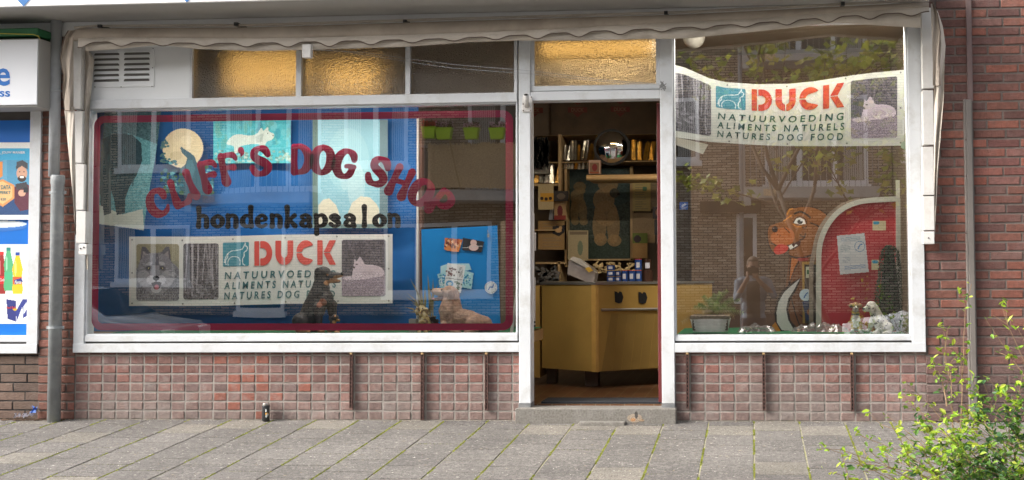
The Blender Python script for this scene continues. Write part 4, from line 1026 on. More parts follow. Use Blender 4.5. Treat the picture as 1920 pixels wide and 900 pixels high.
p4.poly([(597, 420), (597, 385), (606, 374), (618, 372), (630, 384), (636, 400), (652, 400), (660, 380), (676, 368), (694, 370), (706, 382), (711, 392), (711, 420)], (228, 226, 205), smooth=False)
p4.poly([(636, 400), (652, 400), (648, 420), (640, 420)], (150, 200, 215)); p4.ell(646, 330, 9, 26, (190, 226, 235), a=.6); p4.rect(586, 420, 727, 428, (120, 150, 150))
tag(p4.mesh('poster', YPo, M['paper']), 'tall pale blue poster of icy water with cream bears along its lower edge', 'poster')
# banner of the left window --------------------------------------------------
def wolf_face(c, cu, cv, s):
    E = lambda x, y, a, b, col, r=0, al=1.0: c.ell(cu + x * s, cv + y * s, a * s, b * s, col, r, al)
    G = lambda pts, col, al=1.0, sm=False: c.poly([(cu + x * s, cv + y * s) for x, y in pts], col, al, smooth=sm)
    for sg_ in (-1, 1):
        G([(sg_ * 31, -14), (sg_ * 27, -50), (sg_ * 20, -50), (sg_ * 6, -32)], (112, 108, 116)); G([(sg_ * 27, -22), (sg_ * 24.5, -42), (sg_ * 12, -31)], (165, 156, 158))
    G([(-30, -22), (-36, 2), (-30, 22), (-14, 38), (2, 44), (18, 38), (34, 20), (38, 0), (30, -22), (14, -36), (-14, -36)], (146, 143, 150), 1, True)
    for sg_ in (-1, 1): E(sg_ * 22, 12, 13, 17, (182, 179, 186), sg_ * 20, .8); E(sg_ * 12, -17, 7, 3.4, (200, 197, 203), sg_ * 18, .8); E(sg_ * 13, -8, 7.5, 4.6, (96, 92, 100), sg_ * 18, .8)
    G([(-5, -36), (5, -36), (7, -14), (0, -6), (-7, -14)], (104, 101, 110), .8); G([(-6, -14), (7, -14), (9, 12), (-8, 12)], (158, 155, 163))
    E(-9, 15, 9, 9, (216, 213, 219)); E(11, 15, 9, 9, (216, 213, 219)); E(1, 33, 10, 8, (205, 202, 208)); G([(-9, 21), (1, 18), (12, 20), (8, 31), (1, 35), (-4, 31)], (58, 44, 50)); E(2, 29, 4.2, 5.4, (206, 120, 134))
    E(1, 11.5, 6.4, 4.8, (30, 27, 31))
    for sg_ in (-1, 1): E(sg_ * 12.5, -8, 3.6, 2.2, (50, 46, 48), sg_ * 18); E(sg_ * 12.5, -8, 2.6, 1.6, (214, 205, 160), sg_ * 18); E(sg_ * 12, -8, 1.1, 1.3, (20, 18, 18))
    for k in range(130):
        a_ = random.random() * 2 * PI; r0 = random.uniform(20, 36); x, y = math.cos(a_) * r0, math.sin(a_) * r0 * 1.05; ln = random.uniform(3, 7); k_ = random.choice([(190, 187, 194), (112, 109, 117), (165, 162, 170)])
        if abs(x) < 12 and 0 < y < 36: continue
        c.line([(cu + x * s, cv + y * s), (cu + (x + math.cos(a_) * ln) * s, cv + (y + math.sin(a_) * ln + 1.5) * s)], 1.3, k_, .6)
def banner(root_label, box_, warp, Y, base, textmat, duckmat, with_wolf, u_off, name='banner', dyf=None):
    """box_: u0,v0,u1,v1 of the cloth in its own flat pixel frame; warp hangs it"""
    u0, v0, u1, v1 = box_
    me_c = Canvas(u0, v0, u1, v1, base, res=.5); me_c.noise(2)
    # base sheet
    root = me_c.mesh(name, Y, M['glossyprint'], warp=warp, dy=dyf)
    tag(root, root_label, 'banner')
    OFF[root.name] = OFF[root.name]
    return root
def wolf_lying(c, u0, v0):
    c.put(c.V < v0 + 200, (96, 90, 98)); c.noise(14, blur=1)
    for k in range(14): c.line([(u0 + random.uniform(0, 90), v0), (u0 + random.uniform(0, 90), v0 + 45)], 2, random.choice([(70, 66, 72), (130, 122, 130)]), .6)
    c.put(c.V > v0 + 68, (150, 135, 148)); c.poly([(u0, v0 + 72), (u0 + 25, v0 + 66), (u0 + 60, v0 + 72), (u0 + 90, v0 + 66), (u0 + 90, v0 + 110), (u0, v0 + 110)], (160, 145, 158))
    c.poly([(u0 + 18, v0 + 72), (u0 + 22, v0 + 50), (u0 + 24, v0 + 36), (u0 + 28, v0 + 40), (u0 + 34, v0 + 32), (u0 + 40, v0 + 40), (u0 + 44, v0 + 46), (u0 + 62, v0 + 48), (u0 + 76, v0 + 54), (u0 + 80, v0 + 66), (u0 + 68, v0 + 70), (u0 + 40, v0 + 74), (u0 + 8, v0 + 76), (u0 + 4, v0 + 70), (u0 + 16, v0 + 68)], (214, 198, 208), smooth=True)
    c.ell(u0 + 28, v0 + 46, 2, 1.2, (70, 60, 66)); c.ell(u0 + 23, v0 + 52, 2.2, 1.6, (60, 50, 56)); c.ell(u0 + 50, v0 + 62, 12, 5, (190, 172, 184), a=.7)
    m_ = c.V > v0 + 62; c.noise(22, m_, blur=0); c.noise(9)
def woods(c, u0, v0, u1, v1):
    c.put(c.V < 9999, (92, 88, 94)); c.noise(20, sx=1, sy=6)
    for k in range(26):
        x = random.uniform(u0, u1); c.line([(x, v0), (x + random.uniform(-8, 8), v0 + (v1 - v0) * random.uniform(.5, 1))], random.choice([1.2, 1.6, 3]), random.choice([(150, 146, 152), (180, 176, 182), (50, 47, 52), (60, 56, 62)]), .8)
    for k in range(60): c.ell(random.uniform(u0, u1), random.uniform(v0 + (v1 - v0) * .6, v1), 4, 2, random.choice([(130, 126, 132), (70, 66, 70), (165, 160, 168)]), a=.6)
    c.noise(16)
def logo(c, s, ox, oy):
    Ls = [(s(430), 494, 0)]
    W_ = (232, 238, 238)
    X = lambda x: ox + x; Z = lambda y: oy + y
    pts = [(4, 40), (3, 34), (7, 26), (8, 20), (15, 15), (25, 14), (34, 12), (38, 6), (40, 1), (41, 6), (44, 9), (43, 14), (38, 19), (38, 25), (35, 31), (36, 40), (39, 42)]
    c.line([(X(a), Z(b)) for a, b in pts], 1.5, W_); c.line([(X(8), Z(42)), (X(8), Z(33)), (X(15), Z(26)), (X(26), Z(27)), (X(30), Z(33)), (X(30), Z(42))], 1.3, W_); c.line([(X(7), Z(20)), (X(3), Z(28)), (X(1), Z(36))], 1.5, W_)
def rounded(c, u0, v0, u1, v1, r=5):
    du = np.maximum(np.maximum(u0 + r - c.U, c.U - u1 + r), 0); dv = np.maximum(np.maximum(v0 + r - c.V, c.V - v1 + r), 0)
    c.m = np.hypot(du, dv) < r
def make_banner(lab, frame, warp, Y, base, tm, dm, wolf, dyf=None, shift=0):
    """frame flat coordinates are those of the left banner: 242..736 x 440..571"""
    dyf = dyf or (lambda u, v: 0.0)
    c = Canvas(*frame, base, res=.6); c.noise(1.5)
    root = tag(c.mesh('banner', Y, M['glossyprint'], warp=warp, dy=dyf), lab, 'banner')
    d2 = lambda k: (lambda u, v: dyf(u, v) - k)
    if wolf:
        c = Canvas(256, 454, 336, 560, (150, 145, 120)); c.noise(12, blur=1); c.rect(256, 454, 336, 486, (170, 160, 130), .6); c.ell(296, 540, 52, 60, (118, 116, 124)); c.noise(26, c.V > 500, sy=3); wolf_face(c, 292, 507, .96); c.noise(8); rounded(c, 256, 454, 336, 560)
        c.mesh('wolf_photo', Y, M['glossyprint'], root, warp=warp, dy=d2(.002))
    c = Canvas(344, 453, 410, 558); woods(c, 344, 453, 410, 558); rounded(c, 344, 453, 410, 558); c.mesh('forest_photo', Y, M['glossyprint'], root, warp=warp, dy=d2(.002))
    c = Canvas(418, 452, 467, 497, (70, 145, 165)); logo(c, lambda x: x, 420, 453); rounded(c, 418, 452, 467, 497, 3); c.mesh('dog_emblem', Y, M['glossyprint'], root, warp=warp, dy=d2(.002))
    c = Canvas(641, 450, 723, 556); wolf_lying(c, 641, 450); rounded(c, 641, 450, 723, 556, 4); c.mesh('resting_wolf_photo', Y, M['glossyprint'], root, warp=warp, dy=d2(.002))
    def fix(bm):  # follow the sheet's hang
        return bm
    bm = bmesh.new(); duck_letters(bm, 477, 451, 629, 497, Y - .004, warp=warp); obj('print', bm, dm, root)
    for s_, (a, b, c_, d) in (('NATUURVOEDING', (421, 507, 629, 521)), ('ALIMENTS NATURELS', (420, 526, 630, 540)), ('NATURES DOG FOOD', (420, 545, 628, 559))):
        obj('print', text_bm(s_, a, b, c_, d, Y - .004, .022, warp=warp, shear=.1, spacing=1.55), tm, root)
    for k, (u, v) in enumerate([(248, 446), (342, 447), (437, 446), (535, 446), (632, 444), (729, 444), (248, 565), (343, 566), (440, 566), (536, 566), (634, 565), (729, 565), (248, 508), (729, 505)]):
        if frame[0] > u: continue
        q = P(*warp(u, v), Y); bm = bmesh.new(); lathe(bm, (q.x, q.y - .003, q.z), [(.003, 0), (.006, .002), (.0065, 0), (.003, .0)], 10, 'y'); obj('eyelet', bm, M['eyelet'], root)
    return root
w1 = lambda u, v: (u, v + 4.5 - (u - 242) * .013 + .8 * math.sin(u * .02))
make_banner('straight white dog food banner with a wolf portrait, hanging before the blue cloth', (242, 440, 736, 570), w1, .56, (226, 226, 222), M['tealtext'], M['coral'], True)

# bright blue board with papers
bb = thing('notice_board', 'bright blue leaning board with papers behind the lying golden dog statue', 'board', tuple(P(862, 615, .52)))
bm = bmesh.new(); plate(bm, [(790, 430), (932, 423), (938, 612), (793, 612)], .52, .53); obj('board', bm, mat('bright_blue_board', (.0, .24, .66), .5, .04, 2, 0), bb)
bc = Canvas(833, 446, 868, 473, clear=True); bc.poly([(834, 446), (868, 449), (860, 472), (850, 472), (833, 468)], (205, 120, 70)); mk = bc.m.copy()
bc.rect(833, 460, 868, 473, (230, 150, 80), .6)
for k in range(26): bc.ell(random.uniform(835, 864), random.uniform(449, 463), 2, 3, random.choice([(110, 50, 35), (235, 190, 150), (160, 75, 50)]))
bc.m = mk; tag(bc.mesh('photo_print', .512, M['paper']), 'small orange photograph of a group pinned high on the bright blue board', 'photo')
bc = Canvas(867, 446, 909, 474, clear=True); bc.poly([(868, 446), (908, 453), (903, 473), (867, 469)], (48, 44, 48)); mk = bc.m.copy(); bc.ell(888, 455, 6, 6, (215, 185, 180)); bc.ell(888, 464, 9, 6, (225, 195, 190)); bc.line([(867, 465), (905, 461)], 1, (200, 200, 200)); bc.m = mk
tag(bc.mesh('photo_print', .512, M['paper']), 'small dark photograph of a pale poodle pinned on the bright blue board', 'photo')
bc = Canvas(818, 492, 892, 552, clear=True)
bc.poly([(826, 499), (842, 494), (880, 494), (884, 506), (826, 512)], (180, 225, 235)); bc.poly([(820, 514), (836, 510), (836, 545), (824, 538)], (165, 215, 228)); bc.poly([(865, 505), (888, 512), (884, 542), (862, 538)], (170, 222, 232))
for k in range(90): bc.ell(random.choice([random.uniform(822, 836), random.uniform(868, 884)]), random.uniform(514, 536), 1.4, 1, random.choice([(60, 150, 165), (240, 250, 250), (40, 130, 200)]))
mk = bc.m.copy(); bc.poly([(839, 493), (873, 498), (864, 549), (832, 543)], (232, 236, 238)); mk |= bc.m
for k in range(40): bc.ell(random.gauss(851, 5), random.gauss(510, 4), 1.8, 1.6, random.choice([(60, 45, 50), (130, 95, 95), (240, 240, 240)]))
for k in range(9): bc.line([(861, 501 + 2.2 * k), (868, 502 + 2.2 * k)], .8, (120, 125, 130))
bc.ell(843, 532, 7, 6, (90, 165, 215)); bc.ell(843, 532, 4, 3, (235, 245, 250)); bc.line([(836, 521), (866, 525)], 1, (90, 95, 100))
for k in range(16): bc.ell(random.gauss(858, 3), random.uniform(528, 545), 1.6, 1.6, (120, 140, 130))
bc.m = mk; tag(bc.mesh('leaflet', .51, M['paper']), 'fan of printed leaflets stuck on the bright blue board above the lying dog', 'leaflets')
bc = Canvas(908, 527, 933, 551, clear=True); bc.ell(920.6, 539, 11.6, 11.6, (225, 232, 238)); bc.line([(916, 543), (919, 538), (923, 539), (925, 534)], 2.2, (30, 110, 190)); 
for k in range(20):
    a = k / 20 * 2 * PI; bc.ell(920.6 + 9.4 * math.cos(a), 539 + 9.4 * math.sin(a), .7, .7, (120, 150, 180))
tag(bc.mesh('round_sticker', .513, M['paper']), 'round white sticker with a blue dog at the right of the bright blue board', 'sticker')
kb = thing('dog_tag', 'small metal tag hanging from a pin at the top right of the blue board', 'tag', tuple(P(915, 445, .51)))
obj('pendant', tubepx([(915.5, 438), (915.5, 445)], .508, .009), M['steel'], kb); obj('pin', tubepx([(914, 431), (915, 436)], .508, .003), M['steel'], kb)
bm = bmesh.new(); tube(bm, [P(973, 523, .12), P(959, 624, .08)], .011, 4); tag(obj('white_stick', bm, mat('pale_stick', (.62, .66, .58), .6)), 'white stick leaning at the right end of the left display window', 'stick')
tag(obj('board_panel', B((P(936, 400, .9).x, P(972, 400, .9).x, .95, 1.0, .6, 1.4)), M['wallint']), 'brown panel standing behind the white stick in the left window', 'panel')

# ---------------- statues
def S(u, v, Y, dy=0.0): return P(u, v, Y) + Vector((0, dy, 0))
def R_(r, Y): return px2m(r, Y)
def nearpx(co, u, v, Y, r):
    q = P(u, v, Y); return (co[:, 0] - q.x) ** 2 + (co[:, 2] - q.z) ** 2 < px2m(r, Y) ** 2
def statue(name, lab, cat, Y, prims, colf, voxel=.004, eyes=(), nose=None, extra=None, disp=.0006):
    pr = []
    for p in prims:
        if p[0] == 'c':
            _, (u0, v0, d0), r0, (u1, v1, d1), r1 = p; pr.append(('c', S(u0, v0, Y, d0), R_(r0, Y), S(u1, v1, Y, d1), R_(r1, Y)))
        else:
            _, (u, v, d), (ru, rd, rv), *rot = p
            pr.append(('e', S(u, v, Y, d), (R_(ru, Y), rd, R_(rv, Y)), *( [Matrix.Rotation(math.radians(rot[0]), 3, 'Y')] if rot else [])))
    base = min((q[1].z - (q[2][2] if q[0] == 'e' else q[2])) for q in pr)
    t = thing(name, lab, cat, (pr[0][1].x, Y, base))
    blob('body', pr, voxel, colf, M['resin'], t, disp=disp)
    for u, v, d, r, m_ in eyes:
        bm = bmesh.new(); bmesh.ops.create_icosphere(bm, subdivisions=2, radius=R_(r, Y), matrix=Matrix.Translation(S(u, v, Y, d))); obj('eye' if m_ != 'nose' else 'nose', bm, M['black'], t, smooth=True)
    return t
def rott(co):
    blk = np.array((.022, .021, .023)); tan = np.array((.40, .19, .075)); c = np.tile(blk, (len(co), 1)); Y = .30
    for (u, v, r) in ((640, 520, 7), (632, 523, 7), (624, 527, 6), (616, 530, 5)): c[nearpx(co, u, v, Y, r)] = tan
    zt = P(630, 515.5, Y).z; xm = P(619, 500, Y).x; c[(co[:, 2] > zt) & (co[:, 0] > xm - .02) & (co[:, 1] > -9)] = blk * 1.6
    for (u, v, r) in ((617, 515, 2.0),): c[nearpx(co, u, v, Y, r)] = tan
    for (u, v, r) in ((611, 566, 7), (606, 571, 5)): c[nearpx(co, u, v, Y, r) & (co[:, 1] < Y - .02)] = tan * np.array((.8, .5, .6))
    c[(co[:, 2] < P(600, 612, Y).z)] = tan; c[nearpx(co, 643, 513.5, Y, 3.4)] = blk * .7
    n = np.array([mnoise.noise(Vector(p) * 25) for p in co]); return c * (1 + .35 * n[:, None])
Y = .30
statue('rottweiler_statue', 'large black and tan sitting dog statue in front of the left banner', 'dog statue', Y, [
    ('e', (606, 511, 0), (14.5, .052, 12)), ('e', (601, 520, 0), (12, .048, 12)), ('c', (617, 516, 0), 8, (637, 516, 0), 5), ('c', (614, 525, 0), 6.5, (636, 527.5, 0), 3.2), ('e', (641, 515, 0), (3.6, .016, 3.6)),
    ('e', (599, 509, -.045), (5.5, .014, 8.5), 20), ('e', (599, 509, .045), (5.5, .014, 8.5), 20),
    ('c', (604, 522, 0), 13.5, (600, 550, 0), 19), ('c', (600, 550, 0), 20, (588, 580, .0), 23), ('c', (588, 580, 0), 22, (576, 602, 0), 21), ('e', (611, 560, 0), (14, .07, 17)),
    ('e', (570, 602, -.06), (17, .05, 17)), ('e', (570, 602, .06), (17, .05, 17)), ('c', (566, 618, -.08), 5, (586, 621, -.09), 5), ('c', (566, 618, .08), 5, (586, 621, .09), 5),
    ('c', (601, 575, -.05), 11, (604, 600, -.06), 6.5), ('c', (604, 600, -.06), 6, (606, 619, -.06), 5), ('c', (618, 572, .045), 11, (620, 600, .05), 6.5), ('c', (620, 600, .05), 6, (621, 617, .05), 5),
    ('c', (606, 620, -.065), 4.5, (612, 621, -.07), 4.5), ('c', (621, 619, .05), 4.5, (627, 620, .05), 4)], rott, .0045,
    eyes=((616, 512, -.05, 1.5, 'eye'), (642, 513, -.006, 3.2, 'nose')))
def pup(co):
    c = np.tile(np.array((.035, .030, .028)), (len(co), 1)); t = np.array((.48, .24, .08)); Y = .22
    for (u, v, r) in ((634, 601, 3.4), (628, 603, 3.2), (630, 592, 1.6), (626, 611, 3)): c[nearpx(co, u, v, Y, r)] = t
    c[co[:, 2] < P(630, 620, Y).z] = t; return c
Y = .22
statue('puppy_statue', 'tiny black and tan puppy statue sitting beside the big black statue', 'dog statue', Y, [('e', (628, 596, 0), (7.5, .026, 7)), ('c', (630, 599, 0), 4, (636, 600.5, 0), 2.8), ('e', (621, 597, -.022), (3, .008, 5)), ('c', (625, 602, 0), 6, (623, 615, 0), 8),
    ('c', (628, 610, -.02), 3, (632, 622, -.025), 2.6), ('c', (628, 610, .02), 3, (634, 620, .025), 2.6), ('e', (620, 619, -.02), (6, .02, 5)), ('c', (632, 623, -.03), 2.4, (638, 623, -.03), 2.2)], pup, .003,
    eyes=((631.5, 594.5, -.024, 1.1, 'eye'), (637.6, 599.5, 0, 1.3, 'nose')))
def retr(co):
    Y = .30; n = np.array([mnoise.noise(Vector((p[0] * 30, p[1] * 30, p[2] * 50))) for p in co])
    c = np.tile(np.array((.42, .265, .19)), (len(co), 1)) * (1 + .45 * n[:, None]); c[nearpx(co, 822, 547, Y, 9)] = (.55, .37, .27)
    c[nearpx(co, 851, 552, Y, 8) & (co[:, 1] < Y - .046)] = (.30, .17, .11)
    m_ = (co[:, 2] < P(820, 555.5, Y).z) & (co[:, 2] > P(820, 560.5, Y).z) & (co[:, 0] < P(833, 500, Y).x); c[m_] = (.14, .05, .05)
    c[nearpx(co, 811, 559.5, Y, 4.5) & (co[:, 2] < P(820, 557, Y).z)] = (.62, .22, .26); return c
Y = .30
statue('golden_dog_statue', 'large lying golden brown dog statue with open mouth before the blue board', 'dog statue', Y, [
    ('e', (843, 549, 0), (14.5, .056, 14)), ('c', (836, 549, 0), 10, (815, 546.5, 0), 6.5), ('c', (834, 558, 0), 6, (815, 562, 0), 2.6), ('c', (826, 559, 0), 2.5, (810, 560, 0), 1.6),
    ('e', (850, 553, -.056), (7.5, .016, 12), -12), ('e', (851, 552, .047), (8.5, .014, 12), -15), ('c', (847, 558, 0), 15, (845, 582, 0), 23), ('c', (845, 580, 0), 22, (847, 604, 0), 22), ('c', (848, 596, 0), 22, (880, 601, 0), 20), ('c', (880, 602, 0), 20, (908, 608, 0), 16),
    ('e', (895, 606, -.07), (17, .045, 14)), ('c', (838, 610, -.06), 9, (820, 620, -.08), 4.5), ('c', (838, 610, .06), 9, (816, 618, .08), 4.5), ('c', (900, 618, -.1), 5, (880, 622, -.11), 4.5), ('c', (915, 612, 0), 9, (931, 620, -.02), 5), ('c', (848, 618, -.09), 6, (868, 622, -.1), 4)], retr, .0045,
    eyes=((831, 543.5, -.045, 1.7, 'eye'), (809.5, 544.5, 0, 3.2, 'nose')), disp=.0022)
def cock(co):
    Y = .20; n = np.array([mnoise.noise(Vector((p[0] * 45, p[1] * 45, p[2] * 45))) for p in co]); c = np.tile(np.array((.44, .34, .13)), (len(co), 1)) * (1 + .6 * n[:, None]); c[n < -.18] = (.16, .10, .045); c[n > .3] = (.62, .55, .35)
    c[nearpx(co, 790, 585, Y, 2.6)] = (.62, .38, .12); return c
statue('spaniel_statue', 'small yellowish mottled sitting spaniel statue left of the golden dog', 'dog statue', .20, [('e', (791, 580, 0), (8, .028, 8)), ('c', (791, 583, -.02), 4, (790, 585, -.035), 3.4), ('e', (782, 584, 0), (3.6, .016, 8)), ('e', (800, 584, 0), (3.6, .016, 8)), ('c', (793, 588, 0), 8, (797, 606, 0), 11), ('e', (798, 614, .01), (12, .05, 9)),
    ('c', (791, 603, -.03), 4, (790, 620, -.04), 3.4), ('c', (799, 603, -.03), 4, (801, 620, -.04), 3.4), ('e', (790, 622, -.05), (4, .015, 2.5)), ('e', (802, 622, -.05), (4, .015, 2.5))], cock, .0032,
    eyes=((787.5, 578, -.026, 1.2, 'eye'), (794, 578, -.026, 1.2, 'eye'), (790, 582, -.05, 1.5, 'nose')), disp=.003)
# blades plant left of the golden dog
pl = thing('bladed_plant', 'dry spiky bladed plant in a grey pot between spaniel and golden dog', 'plant', tuple(P(800, 622, .38)))
bm = bmesh.new(); a = P(772, 622, .40); lathe(bm, (P(800, 600, .42).x, .42, a.z + .01), [(.05, 0), (.065, .09), (.07, .10)], 16)
obj('pot', bm, mat('grey_pot', (.32, .29, .27), .8), pl)
bm = bmesh.new()
for (u, v, d) in ((802, 512, 0), (812, 521, .02), (797, 535, .03), (822, 530, 0), (790, 545, -.03), (762, 548, -.05), (760, 556, 0), (757, 575, -.05), (764, 585, -.1), (806, 540, .05), (816, 540, -.05), (830, 545, .05), (775, 530, 0), (768, 520, .1), (800, 555, -.08), (785, 560, -.1), (770, 567, .0), (824, 570, .05)):
    b0 = P(803 + random.uniform(-9, 9), 602, .40); tip = P(u, v, .40 + d); mid = b0.lerp(tip, .55) + Vector((0, 0, .03))
    wv = Vector((.0075, 0, .002)) if abs(tip.x - b0.x) < .1 else Vector((.001, 0, .006))
    q = [bm.verts.new(p) for p in (b0 - wv * .6, b0 + wv * .6, mid + wv, tip, mid - wv)]; bm.faces.new(q)
obj('leaves', bm, mat('dry_green_blade', (.27, .23, .10), .8, .4, 9, 0), pl)
bm = bmesh.new()
for k in range(90): obox(bm, P(random.gauss(815, 6), random.uniform(595, 615), .36), (.016, .004, .008), Matrix.Rotation(random.random() * 3, 3, 'Y'))
obj('dead_leaves', bm, mat('dark_withered', (.13, .10, .045), .9, .4), pl)
# stand/board left of the spaniel
tag(obj('grey_block', B((P(768, 600, .3).x, P(781, 600, .3).x, .28, .34, P(770, 623, .3).z, P(770, 598, .3).z)), mat('grey_stone', (.36, .34, .32), .8)), 'small grey block beside the spaniel statue', 'block')
# ================================================================ RIGHT DISPLAY
def w2f(u, v):
    # own frame (left banner's) -> hung in the right window
    x = 1340 + (u - 416) * (1590 - 1340) / (636 - 416) if u < 636 else 1590 + (u - 636) * (1696 - 1590) / (736 - 636)
    t = (v - 440) / 130
    topv = interp([(1262, 121), (1285, 127), (1330, 147), (1360, 154), (1420, 158), (1480, 157), (1530, 152), (1600, 141), (1640, 136), (1696, 131)], x)
    botv = interp([(1262, 257), (1330, 266), (1420, 272), (1480, 274), (1600, 274), (1696, 273)], x)
    if x < 1335: x += 0
    return x, topv + t * (botv - topv)
_w = w2f
def w2top(u, v):
    # the sagging middle folds the top of the print away: rows above shift less
    return _w(u, v)
make_banner('sagging cream dog food banner tied across the top of the right display window', (344, 440, 736, 570), w2top, .10, (226, 226, 216), M['darkgreen'], M['red'], False, dyf=lambda u, v: .0)
bm = bmesh.new(); bm.faces.new([bm.verts.new(P(u, v, .16)) for u, v in ((1268, 258), (1290, 262), (1328, 271), (1318, 289), (1268, 272))])
tag(obj('banner_flap', bm, M['banner2']), 'pale folded corner of cloth hanging under the left end of the cream banner', 'cloth')
bm = bmesh.new(); bm.faces.new([bm.verts.new(P(u, v, .095)) for u, v in ((1690, 268), (1696, 264), (1703, 274), (1696, 281), (1689, 276))])
tag(obj('tape_piece', bm, mat('green_tape', (.45, .58, .48), .4)), 'greenish piece of tape holding the lower right corner of the cream banner', 'tape')
# painted dog board -------------------------------------------------
db = Canvas(1432, 384, 1562, 622, clear=True, res=1.3)
OUT = (38, 24, 16); BR = (140, 86, 40); BR2 = (118, 70, 32)
head = [(1438, 432), (1441, 424), (1452, 419), (1462, 416), (1472, 410), (1473, 398), (1479, 390), (1490, 389), (1506, 386), (1526, 388), (1542, 395), (1552, 404), (1554, 420), (1545, 440), (1528, 455), (1530, 475), (1505, 484), (1480, 480), (1478, 470), (1466, 474), (1450, 475), (1442, 464), (1438, 448)]
body = [(1482, 476), (1478, 500), (1474, 530), (1470, 560), (1466, 590), (1470, 621), (1562, 621), (1562, 480), (1530, 466)]
db.poly(body, BR2); db.poly(head, OUT, smooth=True); db.poly([(u + (1500 - u) * .035, v + (430 - v) * .035) for u, v in head], BR, smooth=True)
db.poly([(1446, 440), (1462, 428), (1480, 428), (1490, 440), (1484, 456), (1462, 460), (1448, 454)], (186, 104, 44), smooth=True)
db.ell(1453, 430, 5.5, 6, OUT); db.ell(1451, 428, 1.6, 1.4, (150, 120, 110)); db.line([(1446, 456), (1462, 462), (1480, 460), (1500, 452)], 2, OUT); db.line([(1500, 450), (1508, 446), (1510, 438)], 2, OUT)
db.poly([(1452, 464), (1458, 460), (1480, 460), (1502, 452), (1500, 460), (1488, 468), (1470, 470)], (70, 30, 22)); db.poly([(1452, 466), (1462, 458), (1478, 462), (1474, 472), (1460, 477), (1452, 474)], (205, 62, 48), smooth=True); db.poly([(1478, 462), (1484, 458), (1488, 464), (1492, 458), (1496, 460), (1482, 468)], (235, 235, 225))
db.poly([(1488, 418), (1493, 410), (1500, 408), (1508, 412), (1511, 420), (1500, 421)], (238, 236, 228)); db.ell(1500, 416, 5, 4.4, (20, 16, 14)); db.ell(1502, 413.6, 1.3, 1.2, (250, 250, 250)); db.line([(1487, 419), (1492, 409), (1501, 406.5), (1510, 411), (1513, 419)], 1.6, OUT)
db.line([(1490, 401), (1500, 397), (1512, 402), (1519, 408)], 3.4, OUT); db.line([(1487, 420), (1494, 425), (1502, 425)], 2, (205, 130, 40)); db.line([(1470, 414), (1478, 408), (1484, 404)], 2.4, (210, 135, 45)); db.line([(1476, 402), (1480, 394), (1486, 391)], 2.2, (210, 140, 50)); db.line([(1471, 427), (1476, 432), (1480, 436)], 2, OUT); db.line([(1500, 440), (1505, 444), (1509, 442)], 2.2, OUT); db.line([(1505, 426), (1510, 428), (1512, 424)], 1.8, OUT)
db.line([(1520, 418), (1534, 424), (1540, 434), (1530, 440)], 2.6, OUT); db.ell(1463, 442, 1, 1, OUT); db.ell(1458, 440, 1, 1, OUT); db.ell(1468, 444, 1, 1, OUT)
db.line([(1482, 480), (1500, 484), (1528, 476)], 2.5, OUT); db.line([(1483, 482), (1480, 520), (1478, 560)], 2, OUT); db.poly([(1484, 484), (1498, 486), (1490, 500), (1484, 520), (1480, 526)], (190, 110, 45)); db.line([(1500, 486), (1484, 520), (1478, 556)], 1.6, OUT); db.poly([(1494, 484), (1515, 483), (1516, 488), (1498, 490)], (150, 40, 35))
db.line([(1484, 560), (1492, 590), (1500, 612)], 2, OUT); db.line([(1500, 590), (1515, 605), (1510, 621)], 2, OUT)
tail = [(1500, 522), (1486, 534), (1470, 548), (1460, 566), (1456, 585), (1457, 605), (1466, 619), (1490, 621), (1478, 600), (1474, 580), (1478, 560), (1488, 545)]
db.poly([(1503, 520), (1484, 530), (1466, 545), (1456, 565), (1452, 588), (1454, 608), (1464, 621), (1500, 621), (1483, 602), (1478, 580), (1482, 562), (1492, 546)], OUT)
db.poly(tail, (205, 202, 198)); db.poly([(1448, 621), (1448, 610), (1454, 604), (1464, 621)], (190, 120, 30)); db.noise(5)
dob = tag(db.mesh('painted_dog_board', .50, M['paper'], thick=.01), 'flat painted cut-out of a brown dog with white tail tip, behind the right window', 'cut-out board')
# picture frame and round badge behind the tail
fr = thing('picture_frame', 'ochre framed dark picture standing right of the painted dog board', 'picture frame', tuple(P(1524, 600, .46)))
obj('frame', B(*[(P(a, 500, .46).x, P(b, 500, .46).x, .45, .47, P(1500, d, .46).z, P(1500, c_, .46).z) for a, b, c_, d in ((1504, 1508, 491, 606), (1508, 1545, 491, 496))]), mat('ochre_frame', (.42, .25, .05), .6), fr)
obj('picture', B((P(1508, 500, .46).x, P(1546, 500, .46).x, .465, .475, P(1500, 606, .46).z, P(1500, 496, .46).z)), mat('dark_picture', (.07, .05, .035), .6, .3, 12), fr)
c = Canvas(1500, 500, 1530, 600, clear=True); c.rect(1511, 500, 1522, 521, (200, 200, 175)); c.rect(1513, 506, 1521, 514, (60, 110, 70)); tag(c.mesh('stamp_card', .445, M['paper']), 'small pale card with a green mark inside the ochre picture frame', 'card')
c = Canvas(1498, 540, 1526, 604, clear=True); c.poly([(1504, 566), (1524, 556), (1524, 600), (1512, 602)], (42, 52, 88)); c.ell(1518, 585, 5, 6, (150, 95, 60)); c.ell(1511, 553, 12, 11, (190, 210, 222)); c.line([(1508, 558), (1511, 552), (1514, 549)], 2.4, (30, 90, 160)); c.noise(5)
tag(c.mesh('round_badge', .442, M['paper']), 'round pale badge with blue dog above a dark blue leaflet', 'badge')
